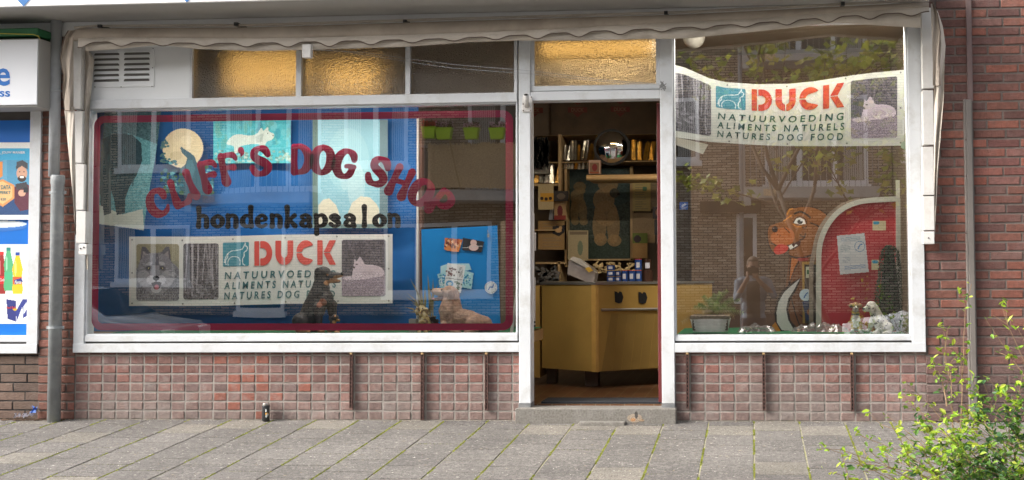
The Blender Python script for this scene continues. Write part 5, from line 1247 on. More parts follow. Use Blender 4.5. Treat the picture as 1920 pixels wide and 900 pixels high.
# red arched panel ---------------------------------------------------
ar = thing('arched_panel', 'red panel with white quarter-arch frame in the right display window', 'panel', tuple(P(1600, 622, .34)))
arc = [(1537, 622), (1537, 480), (1540, 455), (1549, 430), (1562, 410), (1580, 393), (1602, 382), (1630, 376), (1682, 373)]
sm = [tuple(p) for p in catmull(arc[1:], 5)]
bm = bmesh.new(); plate(bm, [(1537, 622)] + sm + [(1684, 622)], .355, .365); obj('panel', bm, mat('red_panel', (.52, .035, .045), .45, .04, 3, 0), ar)
bm = bmesh.new(); pts = [P(u, v, .345) for u, v in ([(1535, 622)] + [(p[0] - 2, p[1]) for p in sm] + [(1686, 372)])]
def ribbon(bm, pts, w, y0, y1):
    n = len(pts); L_ = []
    for i, p in enumerate(pts):
        t = (pts[min(i + 1, n - 1)] - pts[max(i - 1, 0)]).normalized(); nn = Vector((-t.z, 0, t.x)) * w / 2
        L_.append([bm.verts.new(Vector((q.x, y, q.z))) for q, y in ((p - nn, y0), (p + nn, y0), (p + nn, y1), (p - nn, y1))])
    for a, b in zip(L_, L_[1:]):
        for k in range(4): bm.faces.new((a[k], a[(k + 1) % 4], b[(k + 1) % 4], b[k]))
    bm.faces.new(L_[0]); bm.faces.new(L_[-1][::-1])
ribbon(bm, pts, .036, .335, .356); bmesh.ops.recalc_face_normals(bm, faces=bm.faces[:])
obj('arch_frame', bm, mat('cream_frame', (.60, .60, .52), .5, .05), ar)
bm = bmesh.new(); ribbon(bm, [P(1685, 622, .34), P(1684, 372, .34)], .03, .334, .355); obj('upright', bm, bpy.data.materials['cream_frame'], ar)
tag(obj('upright_slat', B((P(1680, 360, .38).x, P(1687, 360, .38).x, .37, .39, .6, P(1680, 338, .38).z)), bpy.data.materials['cream_frame']), 'thin cream slat rising above the right end of the red arched panel', 'slat')
bm = bmesh.new(); pts = [P(u - 10, v - 2, .43) for u, v in ([(1531, 622), (1531, 500)] + [(p[0], p[1]) for p in sm[6:30]])]; ribbon(bm, pts, .03, .42, .45); bmesh.ops.recalc_face_normals(bm, faces=bm.faces[:])
tag(obj('curved_rail', bm, mat('weathered_wood', (.30, .24, .18), .8, .3, 20)), 'weathered curved wooden rail just behind the white arch frame', 'rail')
c = Canvas(1566, 434, 1632, 518, clear=True); c.poly([(1569, 442), (1621, 437), (1629, 510), (1575, 515)], (208, 212, 216)); mk = c.m.copy()
for k in range(3): c.line([(1577, 446.5 + k * 2.7), (1613, 444 + k * 2.7)], .9, (110, 150, 180), .8)
for k in range(5): c.line([(1576, 461 + k * 2.6), (1594, 460 + k * 2.6)], .8, (120, 150, 160), .7); c.line([(1580, 483 + k * 2.2), (1594, 482 + k * 2.2)], .8, (130, 150, 170), .7)
for k in range(3): c.line([(1583, 500 + k * 2.6), (1623, 496 + k * 2.6)], 1.0, (80, 130, 190), .8)
th = np.hypot(c.U - 1612, c.V - 462); c.put((th < 10) & (th > 8.8), (90, 140, 180)); c.line([(1609, 466), (1612, 460), (1616, 458)], 2.4, (50, 120, 180)); c.m = mk
tag(c.mesh('price_sheet', .322, M['paper']), 'white printed sheet with a round blue emblem fixed on the red arched panel', 'sheet')
for (u0, v0, u1, v1, lab) in ((1636, 414, 1661, 432, 'cream card with a blue mark high on the right of the red arched panel'), (1634, 487, 1648, 506, 'cream card beside the topiary on the red arched panel')):
    c = Canvas(u0, v0, u1, v1, (215, 205, 165)); c.ell(u0 + 7, v0 + 4, 6, 3.5, (40, 150, 190)); tag(c.mesh('note_card', .33, M['paper']), lab, 'card')
# dalmatian and boxer
def dal(co):
    c = np.tile(np.array((.70, .69, .62)), (len(co), 1)); Y = .17; rg = random.Random(3)
    for k in range(80):
        u, v = rg.uniform(1622, 1674), rg.uniform(563, 616); q = P(u, v, Y); yy = rg.choice([-1, 1, 1])
        r = px2m(rg.uniform(.8, 1.7), Y); c[((co[:, 0] - q.x) ** 2 + (co[:, 2] - q.z) ** 2 < r * r) & ((co[:, 1] < Y) == (yy > 0))] = (.03, .03, .03)
    c[nearpx(co, 1619, 579, Y, 2.2)] = (.04, .04, .04); return c
statue('dalmatian_statue', 'white sitting dog statue with black spots in the right display window', 'dog statue', .17, [('e', (1634, 574, 0), (10, .034, 9.5)), ('c', (1628, 578, 0), 6.5, (1621, 580, 0), 4.4), ('e', (1636, 580, -.034), (5, .01, 8)), ('e', (1636, 580, .034), (5, .01, 8)), ('c', (1638, 578, 0), 9.5, (1645, 596, 0), 12), ('c', (1645, 596, 0), 12.5, (1655, 612, 0), 14),
    ('e', (1663, 614, -.035), (11, .035, 11)), ('e', (1663, 614, .035), (11, .035, 11)), ('c', (1637, 600, .03), 6.5, (1631, 618, .03), 3.6), ('c', (1646, 600, -.035), 7, (1645, 618, -.04), 4.4), ('c', (1645, 622, -.045), 3.8, (1638, 623, -.05), 3.6), ('c', (1630, 620, .03), 3.2, (1625, 621, .03), 3), ('c', (1666, 622, -.06), 4, (1655, 624, -.07), 3.4)], dal, .0032,
    eyes=((1625.5, 572, -.03, 1.1, 'eye'), (1618, 577.5, 0, 1.8, 'nose')), disp=.0)
def box_(co):
    Y = .22; c = np.tile(np.array((.52, .33, .09)), (len(co), 1)); w = np.array((.66, .67, .68))
    c[nearpx(co, 1604, 598, Y, 8)] = w; c[nearpx(co, 1604, 608, Y, 6)] = w; c[co[:, 2] < P(1604, 617, Y).z] = w; c[co[:, 2] > P(1604, 584, Y).z] = (.36, .22, .09)
    c[nearpx(co, 1604, 580, Y, 5.5)] = (.35, .34, .34); c[nearpx(co, 1604, 574, Y, 1.6)] = w; c[nearpx(co, 1596, 575, Y, 3)] = (.12, .1, .09); c[(abs(co[:, 2] - P(1604, 589, Y).z) < .006)] = (.10, .11, .12); return c
statue('boxer_statue', 'small tan and white sitting dog statue facing the street beside the spotted one', 'dog statue', .22, [('e', (1604, 574, 0), (7.4, .028, 7.4)), ('c', (1604, 579, -.02), 5.4, (1604, 580, -.03), 4.6), ('e', (1595.5, 573, 0), (4.4, .012, 4.4), 30), ('e', (1612.5, 573, 0), (4.4, .012, 4.4), -30), ('c', (1604, 584, 0), 7, (1604, 600, 0), 9.5), ('e', (1607, 610, .02), (11.5, .045, 11)),
    ('c', (1598.5, 596, -.02), 4.2, (1597.5, 617, -.03), 3.2), ('c', (1610.5, 596, -.02), 4.2, (1611.5, 618, -.03), 3.2), ('e', (1597, 620, -.04), (3.8, .015, 2.8)), ('e', (1612, 620, -.04), (3.8, .015, 2.8)), ('e', (1618, 620, .0), (4, .02, 3))], box_, .003,
    eyes=((1601, 574.5, -.027, 1.0, 'eye'), (1607.5, 574.5, -.027, 1.0, 'eye'), (1604, 577.5, -.05, 1.7, 'nose')), disp=0)
# topiary
tp = thing('topiary', 'tall dark green clipped topiary cone standing behind the spotted dog statue', 'topiary', tuple(P(1668, 622, .26)))
V = []; F = []; COL = []
for k in range(5200):
    t = random.random(); v = 460 + 160 * t; hw = interp([(460, 6), (470, 16), (500, 21), (550, 28), (600, 33), (622, 34)], v); a = random.uniform(0, 2 * PI); rr_ = px2m(hw, .26) * random.uniform(.8, 1.04) * (1 + .06 * math.sin(5 * a + v * .1))
    q = P(1668 + (v - 460) * .02, v, .26) + Vector((math.cos(a) * rr_, math.sin(a) * rr_ * .35, 0)); s = random.uniform(.004, .008); n1 = Vector((random.gauss(0, 1), random.gauss(0, 1), random.gauss(0, 1))).normalized(); n2 = n1.orthogonal().normalized(); n3 = n1.cross(n2)
    if q.x > 1.02: continue
    b = len(V); V += [q - n2 * s, q + n3 * s * .6, q + n2 * s, q - n3 * s * .6]; F.append((b, b + 1, b + 2, b + 3)); COL += [np.array((.025, .065, .028)) * random.uniform(.5, 1.9)] * 4
me = bpy.data.meshes.new('leaves'); me.from_pydata(V, [], F); setcol(me, np.array(COL)); mesh_obj('leaves', me, M['leaf'], tp)
bm = bmesh.new()
for v0, v1, h0, h1 in ((466, 500, 9, 15), (500, 550, 15, 22), (550, 620, 22, 27)):
    a, b = P(1668, v1, .26), P(1668, v0, .26); 
    lathe(bm, (a.x, .26, a.z), [(px2m(h1, .26) * .8, 0), (px2m(h0, .26) * .8, b.z - a.z)], 14)
for v_ in bm.verts: v_.co.y = .26 + (v_.co.y - .26) * .3
obj('core', bm, M['dark'], tp)
# basket with palm
bk = thing('basket_planter', 'white wicker basket planter with a small palm in the right window', 'planter', tuple(P(1332, 622, .17)))
b0, b1 = P(1332, 622, .17), P(1332, 597, .17)
bm = bmesh.new(); NR = 9
for r in range(NR):
    t0 = r / NR; w = px2m(31 + 5.5 * t0, .17); z = b0.z + (b1.z - b0.z) * (t0 + .5 / NR); n = 60; pts = []
    for k in range(n + 1):
        a = 2 * PI * k / n; rad = 1 + .018 * (1 if (k + r) % 2 else -1); pts.append((b0.x + math.copysign(abs(math.cos(a)) ** .5, math.cos(a)) * w * rad, .20 + math.copysign(abs(math.sin(a)) ** .7, math.sin(a)) * .075 * rad, z))
    tube(bm, pts, .0065, 5, cap=False)
obj('wicker_body', bm, M['wicker'], bk, smooth=True)
obj('liner', B((b0.x - px2m(33, .17), b0.x + px2m(33, .17), .14, .26, b0.z + .01, P(1332, 590, .17).z)), M['brownplastic'], bk, bevel=.004)
obj('rim', B((b0.x - px2m(37, .17), b0.x + px2m(37, .17), .12, .275, P(1332, 598, .17).z, P(1332, 591, .17).z)), mat('rim_straw', (.30, .24, .17), .8, .3, 60), bk, bevel=.004)
V = []; F = []; COL = []
for fr_, (u, v, d) in enumerate(((1362, 545, 0), (1350, 548, .03), (1372, 560, -.02), (1385, 562, .02), (1330, 560, .04), (1320, 555, 0), (1340, 552, -.03), (1310, 570, .02), (1376, 578, -.02), (1302, 575, -.04), (1345, 565, -.05), (1360, 572, -.05), (1318, 585, -.05), (1375, 592, -.04), (1280, 603, -.03), (1392, 585, .0))):
    a = P(1335 + random.uniform(-8, 8), 590, .19); tip = P(u, v, .19 + d); mid = a.lerp(tip, .5) + Vector((0, 0, .035)); prev = a
    dry = fr_ in (14, 13, 12)
    for k in range(1, 15):
        t = k / 14; q = a * (1 - t) ** 2 + mid * 2 * t * (1 - t) + tip * t * t; dr = (q - prev).normalized(); side_ = dr.cross(Vector((0, 1, 0))).normalized(); cl = np.array((.42, .33, .16) if dry else random.choice([(.20, .32, .07), (.28, .38, .11), (.38, .46, .14)]))
        for sg_ in (-1, 1):
            ln = .042 * (1 - abs(t - .55)); e = q + (side_ * sg_ + dr * .9).normalized() * ln + Vector((0, random.uniform(-.01, .01), -.006)); b = len(V); wv = dr * .0042
            V += [q - wv, q + wv, e]; F.append((b, b + 1, b + 2)); COL += [cl] * 3
        prev = q
me = bpy.data.meshes.new('palm_leaves'); me.from_pydata(V, [], F); setcol(me, np.array(COL)); mesh_obj('palm_leaves', me, M['leaf'], bk)
# clear bags on the felt
bag = bpy.data.materials.new('clear_bag'); bag.use_nodes = True; nt = bag.node_tree; nt.nodes.clear(); o_ = nt.nodes.new('ShaderNodeOutputMaterial'); t_ = nt.nodes.new('ShaderNodeBsdfTransparent'); g_ = nt.nodes.new('ShaderNodeBsdfGlossy'); g_.inputs['Roughness'].default_value = .22; g_.inputs[0].default_value = (.5, .48, .5, 1); d_ = nt.nodes.new('ShaderNodeBsdfDiffuse'); d_.inputs[0].default_value = (.45, .42, .42, 1)
m1 = nt.nodes.new('ShaderNodeMixShader'); m1.inputs[0].default_value = .22; m2 = nt.nodes.new('ShaderNodeMixShader'); m2.inputs[0].default_value = .25
nt.links.new(t_.outputs[0], m1.inputs[1]); nt.links.new(g_.outputs[0], m1.inputs[2]); nt.links.new(m1.outputs[0], m2.inputs[1]); nt.links.new(d_.outputs[0], m2.inputs[2]); nt.links.new(m2.outputs[0], o_.inputs[0])
def crumple(name, u0, u1, v0, v1, Y, lab, m=bag, seed=0, content=None):
    t = thing(name, lab, 'plastic bag', tuple(P((u0 + u1) / 2, v1, Y))); bm = bmesh.new(); rg = random.Random(seed); NX, NY = 18, 7; g = []
    zb = P(u0, v1, Y).z
    for i in range(NX + 1):
        r = []
        for j in range(NY + 1):
            uu = u0 + (u1 - u0) * i / NX; p = P(uu, v1, Y); hmax = (P(uu, v0, Y).z - zb) * (math.sin(PI * i / NX) ** .4)
            r.append(bm.verts.new((p.x + rg.uniform(-.006, .006), Y - .07 + .16 * j / NY + rg.uniform(-.006, .006), zb + hmax * (math.sin(PI * j / NY) ** .6) * rg.uniform(.45, 1.05))))
        g.append(r)
    for a, b in zip(g, g[1:]):
        for k in range(NY): bm.faces.new((a[k], b[k], b[k + 1])); bm.faces.new((a[k], b[k + 1], a[k + 1]))
    obj('film', bm, m, t)
    bm = bmesh.new()
    for k in range(5): obox(bm, P(u0 + (u1 - u0) * (k + 1) / 6, v1 - 3, Y), (.05, .03, .014), Matrix.Rotation(rg.uniform(-.5, .5), 3, 'Y'))
    obj('contents', bm, mat('dull_olive', (.20, .20, .15), .7, .3, 40) if content is None else content, t)
crumple('clear_bag', 1383, 1455, 605, 622, .14, 'crumpled clear bag lying beside the white basket planter', seed=1)
crumple('clear_bag', 1484, 1592, 603, 622, .15, 'long crumpled clear bag with reddish contents in front of the arched panel', seed=5, content=mat('dull_pink', (.35, .16, .13), .7, .3, 30))
# globe lamp at the top left of right window
t = thing('globe_lamp', 'unlit white globe lamp at the top left inside the right window', 'lamp', tuple(P(1301, 60, .8)))
bm = bmesh.new(); bmesh.ops.create_uvsphere(bm, u_segments=24, v_segments=16, radius=px2m(21, .8), matrix=Matrix.Translation(P(1301, 70, .8))); obj('globe', bm, mat('opal_glass', (.55, .52, .45), .3, .02), t, smooth=True)
obj('stem', tubepx([(1301, 50), (1301, 20)], .8, .01), M['steel'], t)
struct('dark_backing', B((-.50, 1.13, 1.7, 1.75, .11, 2.78)), M['dark_wood'])  # added dark panel that keeps the view behind the right pane dark
# ================================================================ SHOP INTERIOR SEEN THROUGH THE DOOR
YB = 3.0
tag(obj('wallpaper_border', B((-1.9, -.2, 3.15, 3.19, 2.0, 2.76)), mat('brown_wallpaper', (.095, .06, .03), .8, .25, 7, .1)), 'brown wallpaper border with red brand triangles high on the shop wall', 'wall covering')
wb = bpy.data.objects['wallpaper_border']
for (u, v) in ((1000, 207), (1083, 206), (1163, 205)):
    bm = bmesh.new(); YY = 3.145
    for q in ([(u - 15, v - 19), (u + 15, v - 19), (u, v - 9)], [(u - 9, v + 6), (u + 9, v + 6), (u, v + 14)], [(u - 18, v - 5), (u + 18, v - 5), (u + 18, v + 5), (u - 18, v + 5)]): bm.faces.new([bm.verts.new(P(a, b, YY)) for a, b in q])
    o = obj('red_emblem', bm, mat('dull_red', (.16, .03, .015), .7), wb)
    obj('print', text_bm('DUCK', u - 12, v - 3.6, u + 12, v + 3.6, 3.142, .03), mat('dull_cream', (.20, .13, .07), .7), o)
sh = thing('wall_shelf_unit', 'pale wooden wall shelf unit full of shiny packets behind the counter', 'shelf unit', (-1.2, 2.9, 1.0))
def pxbox(u0, v0, u1, v1, y0, y1, inset=0):
    a, b = P(u0, v1, y0), P(u1, v0, y0); return (a.x, b.x, y0, y1, a.z, b.z)
for q in ((985, 251, 1236, 255), (985, 301, 1236, 306), (985, 344, 1052, 349), (985, 430, 1040, 433), (1004, 491, 1062, 495)): obj('shelf_board', B(pxbox(*q, 2.7, 3.15)), M['pale_wood'], sh)
obj('uprights', B(pxbox(1047, 252, 1052, 400, 2.68, 3.15), pxbox(1059, 306, 1063, 500, 2.75, 3.1), pxbox(1046, 490, 1050, 531, 2.7, 3.1)), M['pale_wood'], sh)
foil = mat('packet_gloss', (.42, .38, .30), .18, .3, 20, .4, 30, metal=.5); foilg = mat('packet_gold', (.55, .30, .05), .2, .3, 20, .4, 30, metal=.6)
def packets(u0, u1, vb, h, n, lab, gname, Y=2.74, lean=6, m_=None):
    for k in range(n):
        u = u0 + (u1 - u0) * (k + .5) / n; hh = h * random.uniform(.7, 1.1); w = (u1 - u0) / n * .4
        bm = bmesh.new(); ln = random.uniform(0, lean); yy = Y + random.uniform(-.02, .02)
        pts = [(u - w, vb), (u + w, vb), (u + w + ln, vb - hh), (u + ln, vb - hh - random.uniform(0, 5)), (u - w + ln, vb - hh)]
        plate(bm, pts, yy, yy + .03)
        bmesh.ops.triangulate(bm, faces=bm.faces[:])
        for v in bm.verts: v.co.y += random.uniform(-.015, .015)
        tag(obj('foil_packet', bm, m_ or (foilg if random.random() < .25 else foil)), ORD[k] + ' from the left, ' + lab, 'packet', gname)
packets(1056, 1113, 300, 38, 9, 'shiny foil packet on the top shelf left of the mirror', 'foil packets on the top shelf')
packets(1055, 1110, 317, 11, 8, 'thin pale packet under the top shelf left of the mirror', 'white packets under the top shelf', lean=4)
packets(1000, 1050, 343, 40, 5, 'pale stick packet on the left shelf above the treat bag', 'stick packets on the left shelf')
packets(1182, 1226, 300, 34, 4, 'golden packet on the top shelf right of the mirror', 'golden packets on the top shelf', m_=foilg)
packets(1028, 1048, 412, 20, 2, 'white rolled stick beside the red figure picture', 'rolled white sticks', m_=M['label_white'])
tag(obj('grey_box', B(pxbox(990, 302, 1029, 326, 2.66, 2.9)), mat('grey_card', (.22, .20, .16), .7)), 'plain grey box on the shelf at the far left of the doorway view', 'box')
bm = bmesh.new()
for k in range(240):
    q = P(random.uniform(992, 1028), random.uniform(262, 312), 2.6); obox(bm, q, (.01, .01, .06), Matrix.Rotation(random.uniform(-.5, .5), 3, 'Y'))
tag(obj('dark_brush', bm, M['dark']), 'mass of dark bristles hanging at the top left of the doorway view', 'brush')
cv = thing('convex_mirror', 'round convex mirror with dark rim on the shop wall above the plank', 'mirror', tuple(P(1147, 310, 2.3)))
ctr = P(1147, 276, 2.35); rad = px2m(33, 2.35)
bm = bmesh.new(); prof = []
for k in range(9): a = math.radians(42 * (1 - k / 8)); Rr = rad / math.sin(math.radians(42)); prof.append((max(.0005, Rr * math.sin(a)), Rr * (math.cos(a) - math.cos(math.radians(42)))))
lathe(bm, ctr, prof, 40, 'y'); obj('mirror_face', bm, M['chrome'], cv, smooth=True)
bm = bmesh.new(); lathe(bm, ctr, [(rad * .98, .012), (rad * 1.05, .012), (rad * 1.06, -.02), (rad * .9, -.03)], 40, 'y'); obj('rim', bm, M['dark'], cv)
pk = thing('wall_plank', 'pale round-edged wooden plank below the round mirror', 'shelf', tuple(P(1170, 337, 2.2)))
a, b = P(1100, 333, 2.2), P(1250, 333, 2.2); bm = bmesh.new(); tube(bm, [(a.x, 2.2, a.z), (b.x, 2.2, b.z)], px2m(5.2, 2.2), 12); box(bm, a.x + .01, b.x, 2.2, 2.6, a.z - px2m(5, 2.2), a.z + px2m(4.9, 2.2)); obj('plank', bm, mat('varnished_wood', (.48, .30, .13), .45, .15, 6), pk)
tag(obj('card_box', B(pxbox(1104, 300, 1125, 326, 2.25, 2.33)), mat('pink_card', (.40, .25, .17), .6)), 'small card box with a red oval standing on the left end of the plank', 'box')
c = Canvas(1106, 305, 1123, 325, (110, 85, 60)); c.ell(1115, 314, 5, 7, (105, 12, 10)); c.rect(1106, 322, 1123, 325, (130, 60, 20)); c.mesh('print', 2.245, M['paper'], bpy.data.objects['card_box'])
# poodle poster
c = Canvas(1063, 316, 1184, 486, (52, 62, 52)); c.noise(10, blur=2); c.ell(1120, 350, 80, 40, (46, 70, 70), a=.6); c.ell(1150, 470, 60, 20, (36, 56, 44), a=.6)
def poodle(x, y, s, col):
    for (dx, dy, rx, ry) in ((0, 0, 19, 15), (4, 12, 13, 11), (-8, 30, 20, 22), (-4, 55, 22, 24), (-16, 78, 13, 32), (10, 78, 12, 34), (-14, 104, 12, 12), (12, 106, 13, 11)): c.ell(x + dx * s, y + dy * s, rx * s, ry * s, col, a=.85)
poodle(1140, 345, 1.0, (150, 120, 78)); poodle(1087, 350, .62, (125, 104, 66)); c.ell(1152, 362, 9, 9, (70, 66, 50)); c.ell(1160, 364, 3, 2.4, (20, 18, 15)); c.ell(1148, 358, 1.6, 1.4, (20, 18, 15)); c.noise(7, blur=1)
po = tag(c.mesh('poodle_poster', 2.9, M['paper']), 'large dark green framed picture of cream standing poodles behind the counter', 'picture')
obj('frame', B(pxbox(1060, 312, 1063, 489, 2.86, 2.95), pxbox(1182, 312, 1186, 489, 2.86, 2.95), pxbox(1060, 485, 1186, 489, 2.86, 2.95)), M['pale_wood'], po)
# papers and notices
def page(u0, v0, u1, v1, Y, col, lab, lines=8, name='notice_sheet', extra=None, lc=(120, 110, 95)):
    c = Canvas(u0, v0, u1, v1, col); c.noise(4)
    for k in range(lines):
        v = v0 + (v1 - v0) * (k + 1) / (lines + 1); c.line([(u0 + (u1 - u0) * .15, v), (u0 + (u1 - u0) * random.uniform(.5, .85), v)], .9, lc, .7)
    if extra: extra(c)
    return tag(c.mesh(name, Y, M['paper']), lab, 'notice')
page(1186, 338, 1220, 396, 2.84, (190, 170, 110), 'yellowish certificate with round green seal right of the poodle picture', 12, extra=lambda c: c.ell(1209, 354, 4.5, 4.5, (90, 130, 100)))
page(1221, 338, 1236, 392, 2.85, (150, 132, 100), 'brownish notice at the right edge beside the yellowish certificate', 10)
page(1186, 399, 1228, 455, 2.85, (140, 116, 82), 'brown price list below the yellowish certificate', 7)
page(1186, 437, 1214, 484, 2.8, (150, 116, 66), 'brown envelope with a small animal photo below the price list', 0, 'envelope', extra=lambda c: (c.rect(1186, 437, 1214, 456, (95, 110, 40)), c.ell(1195, 448, 7, 7, (50, 36, 40))))
page(1009, 345, 1038, 393, 2.6, (170, 150, 110), 'cream and yellow treat bag hanging on the left shelf', 2, 'treat_bag', extra=lambda c: (c.rect(1013, 362, 1038, 378, (190, 140, 40)), c.ell(1016, 372, 3, 3, (40, 25, 18)), c.ell(1024, 373, 3, 3, (40, 25, 18)), c.ell(1032, 372, 3, 3, (40, 25, 18))))
page(1039, 377, 1061, 412, 2.65, (150, 120, 80), 'picture of a dark red figure left of the poodle picture', 0, 'figure_picture', extra=lambda c: (c.ell(1050, 396, 5, 11, (95, 15, 15)), c.rect(1039, 404, 1061, 412, (120, 30, 18))))
page(1038, 358, 1066, 377, 2.6, (40, 32, 28), 'dark animal photograph above the red figure picture', 0, 'animal_photo', extra=lambda c: c.ell(1052, 368, 8, 6, (95, 80, 66)))
page(1009, 414, 1062, 468, 2.75, (150, 118, 70), 'large ochre paper with handwriting beside a dark dog photo', 9, 'ochre_sheet', extra=lambda c: (c.poly([(1036, 424), (1062, 422), (1058, 436), (1048, 443), (1036, 438)], (22, 18, 20)), c.ell(1047, 432, 6, 4, (190, 150, 100)), c.ell(1051, 427, 3, 3, (190, 150, 100))))
page(1065, 432, 1103, 488, 2.7, (165, 150, 115), 'pale grooming chart standing on the counter before the poodle picture', 3, 'grooming_chart', extra=lambda c: (c.ell(1088, 465, 5, 14, (110, 120, 95)), c.rect(1068, 434, 1101, 440, (120, 104, 80))))
# counter
ct = thing('shop_counter', 'ochre yellow angular shop counter with grey metal edge facing the door', 'counter', (P(1117, 697, 1.1).x, 1.1, .11))
def wp(u, v, Y): return P(u, v, Y)
YA, YL, YR = 1.10, 1.46, 1.75
xA = P(1117, 600, YA).x; xL = P(1016, 600, YL).x; xR = xA + .95
zt, zb, zbL = P(1117, 534, YA).z, P(1117, 697, YA).z, P(1117, 697, YA).z
def prismxy(bm, pts, z0, z1):
    a = [bm.verts.new((x, y, z0)) for x, y in pts]; b = [bm.verts.new((x, y, z1)) for x, y in pts]; n = len(a)
    bm.faces.new(a[::-1]); bm.faces.new(b)
    for k in range(n): bm.faces.new((a[k], a[(k + 1) % n], b[(k + 1) % n], b[k]))
bm = bmesh.new(); prismxy(bm, [(xL, YL), (xA, YA), (xA + .0, 2.0), (xL, 2.0)], zb, zt); obj('side_panel', bm, M['yellow_wood'], ct)
bm = bmesh.new(); prismxy(bm, [(xA + .001, YA + .001), (xR, YR), (xR, 2.2), (xA + .001, 2.2)], zb, zt); obj('front_panel', bm, M['yellow_wood'], ct)
bm = bmesh.new(); prismxy(bm, [(xL - .01, YL - .012), (xA, YA - .015), (xR, YR - .012), (xR, 2.25), (xL - .01, 2.05)], zt + .001, zt + .019); obj('counter_top', bm, M['steel'], ct)
bm = bmesh.new(); prismxy(bm, [(xA - .035, YA + .012), (xA, YA - .006), (xA + .022, YA + .004), (xA + .02, YA + .03), (xA - .02, YA + .04)], zb - .002, zt); obj('corner_post', bm, mat('ochre_edge', (.52, .30, .07), .45), ct)
def onright(u, v, off=-.006):  # point on the right-hand front plane seen at (u, v)
    d = P(u, v, 1.0) - Vector(CAM); n = Vector((YR - YA, -(xR - xA), 0)).normalized(); p0 = Vector((xA, YA, 0)) + n * (-off if n.y < 0 else off)
    t = (p0 - Vector(CAM)).dot(n) / d.dot(n); return Vector(CAM) + d * t
bm = bmesh.new(); bm.faces.new([bm.verts.new(onright(u, v)) for u, v in ((1146, 588), (1260, 588), (1260, 688), (1128, 696))]); obj('lower_panel', bm, M['yellow_wood2'], ct)
bm = bmesh.new()
for k in range(6): tube(bm, [onright(1160 + k * 17, 589, -.0065), onright(1148 + k * 17, 694, -.0065)], .0012, 4)
obj('panel_seam', bm, M['yellow_wood'], ct)
bm = bmesh.new(); tube(bm, [onright(1128, 581, -.02), onright(1262, 579, -.02)], .011, 8); obj('rail', bm, M['steel'], ct)
for (u, v) in ((1160, 557), (1205, 558)):
    bm = bmesh.new(); bm.faces.new([bm.verts.new(onright(u + a, v + b, -.009)) for a, b in ((-8, -11), (-3, -10), (-1, -7), (2, -11), (6, -9), (9, 0), (6, 10), (0, 12), (-7, 9))]); o = obj('dog_sticker', bm, M['black'], ct)
for q in ((xA - .12, xA - .02, YA + .25, YA + .4, .109, zb + .01), (xL + .02, xL + .1, YL + .1, YL + .2, .109, zb + .01)): obj('foot', B(q), M['brownplastic'], ct)
tag(obj('side_cabinet', B((P(998, 600, 1.45).x, P(1012, 600, 1.45).x, 1.45, 1.9, P(1005, 708, 1.45).z, P(1005, 536, 1.45).z)), M['yellow_wood']), 'narrow ochre cabinet at the left end of the counter', 'cabinet')
# things on the counter
zc = zt + .02
def tin(u, Yt, n, cap, lab, r=6.0, h=.052):
    x = P(u, 525, Yt).x
    for k in range(n):
        t = thing('food_tin', lab if n == 1 else lab + (', lower tin' if k == 0 else ', middle tin' if k == 1 and n == 3 else ', upper tin'), 'tin', (x, Yt, zc + k * h), 'blue food tins on the counter')
        R = px2m(r, Yt); bm = bmesh.new(); lathe(bm, (x, Yt, zc + k * h), [(R, .003), (R, h - .003)], 18); obj('can_body', bm, M['tin_blue'], t, smooth=False)
        bm = bmesh.new(); lathe(bm, (x, Yt, zc + k * h), [(R * 1.04, h - .004), (R * 1.04, h), (R * .9, h - .001)], 18); obj('lid', bm, cap, t)
        bm = bmesh.new(); lathe(bm, (x - .0, Yt - .0, zc + k * h), [(R * 1.012, h * .25), (R * 1.012, h * .7)], 18)
        bmesh.ops.delete(bm, geom=[v for v in bm.verts if v.co.y > Yt - R * .75], context='VERTS'); obj('label', bm, M['label_white'], t)
tin(1145.5, 1.35, 3, mat('gold_lid', (.5, .33, .1), .35, metal=.6), 'blue tin of the leftmost stack of three on the counter', 7.6, .045)
tin(1158.5, 1.38, 2, bpy.data.materials['gold_lid'], 'blue tin of the low stack beside the three-high stack', 5.8, .045)
tin(1171, 1.40, 1, M['tin_red'], 'tall blue tin with red lid, third column from the left on the counter', 6, .09)
tin(1184.5, 1.42, 1, M['tin_red'], 'tall blue tin with red lid just left of the two-high tall stack', 6.6, .09)
tin(1197, 1.45, 2, M['tin_red'], 'tall blue red-lidded tin of the two-high stack by the brown jar', 6.6, .09)
t = thing('brown_jar', 'brown jar with pale label on the counter beside the tall tins', 'jar', (P(1214, 520, 1.5).x, 1.5, zc))
bm = bmesh.new(); lathe(bm, (P(1214, 500, 1.5).x, 1.5, zc), [(.045, 0), (.045, .09)], 16); obj('lower_jar', bm, mat('brown_glass', (.06, .03, .02), .2), t)
bm = bmesh.new(); lathe(bm, (P(1214, 500, 1.5).x, 1.5, zc + .092), [(.03, 0), (.03, .07), (.032, .07), (.032, .085)], 16); obj('upper_jar', bm, bpy.data.materials['brown_glass'], t)
bm = bmesh.new(); x = P(1214, 500, 1.46).x; box(bm, x - .018, x + .018, 1.462, 1.468, zc + .105, zc + .15); obj('label', bm, M['label_white'], t)
tb = thing('grooming_bag', 'bulky translucent plastic bag slumped on the counter left of the tins', 'bag', (P(1090, 530, 1.5).x, 1.5, zc))
bm = bmesh.new(); plate(bm, [(1064, 514), (1066, 490), (1076, 484), (1088, 488), (1112, 505), (1116, 512), (1113, 530), (1098, 528), (1078, 520)], 1.5, 1.7)
bmesh.ops.triangulate(bm, faces=bm.faces[:]); obj('bag_body', bm, mat('milky_bag', (.34, .30, .28), .35, .15, 18, .3, 20), tb)
bm = bmesh.new(); plate(bm, [(1068, 486), (1074, 481), (1088, 485), (1108, 502), (1102, 504)], 1.47, 1.49); obj('paper_slip', bm, mat('white_slip', (.5, .47, .42), .6), tb)
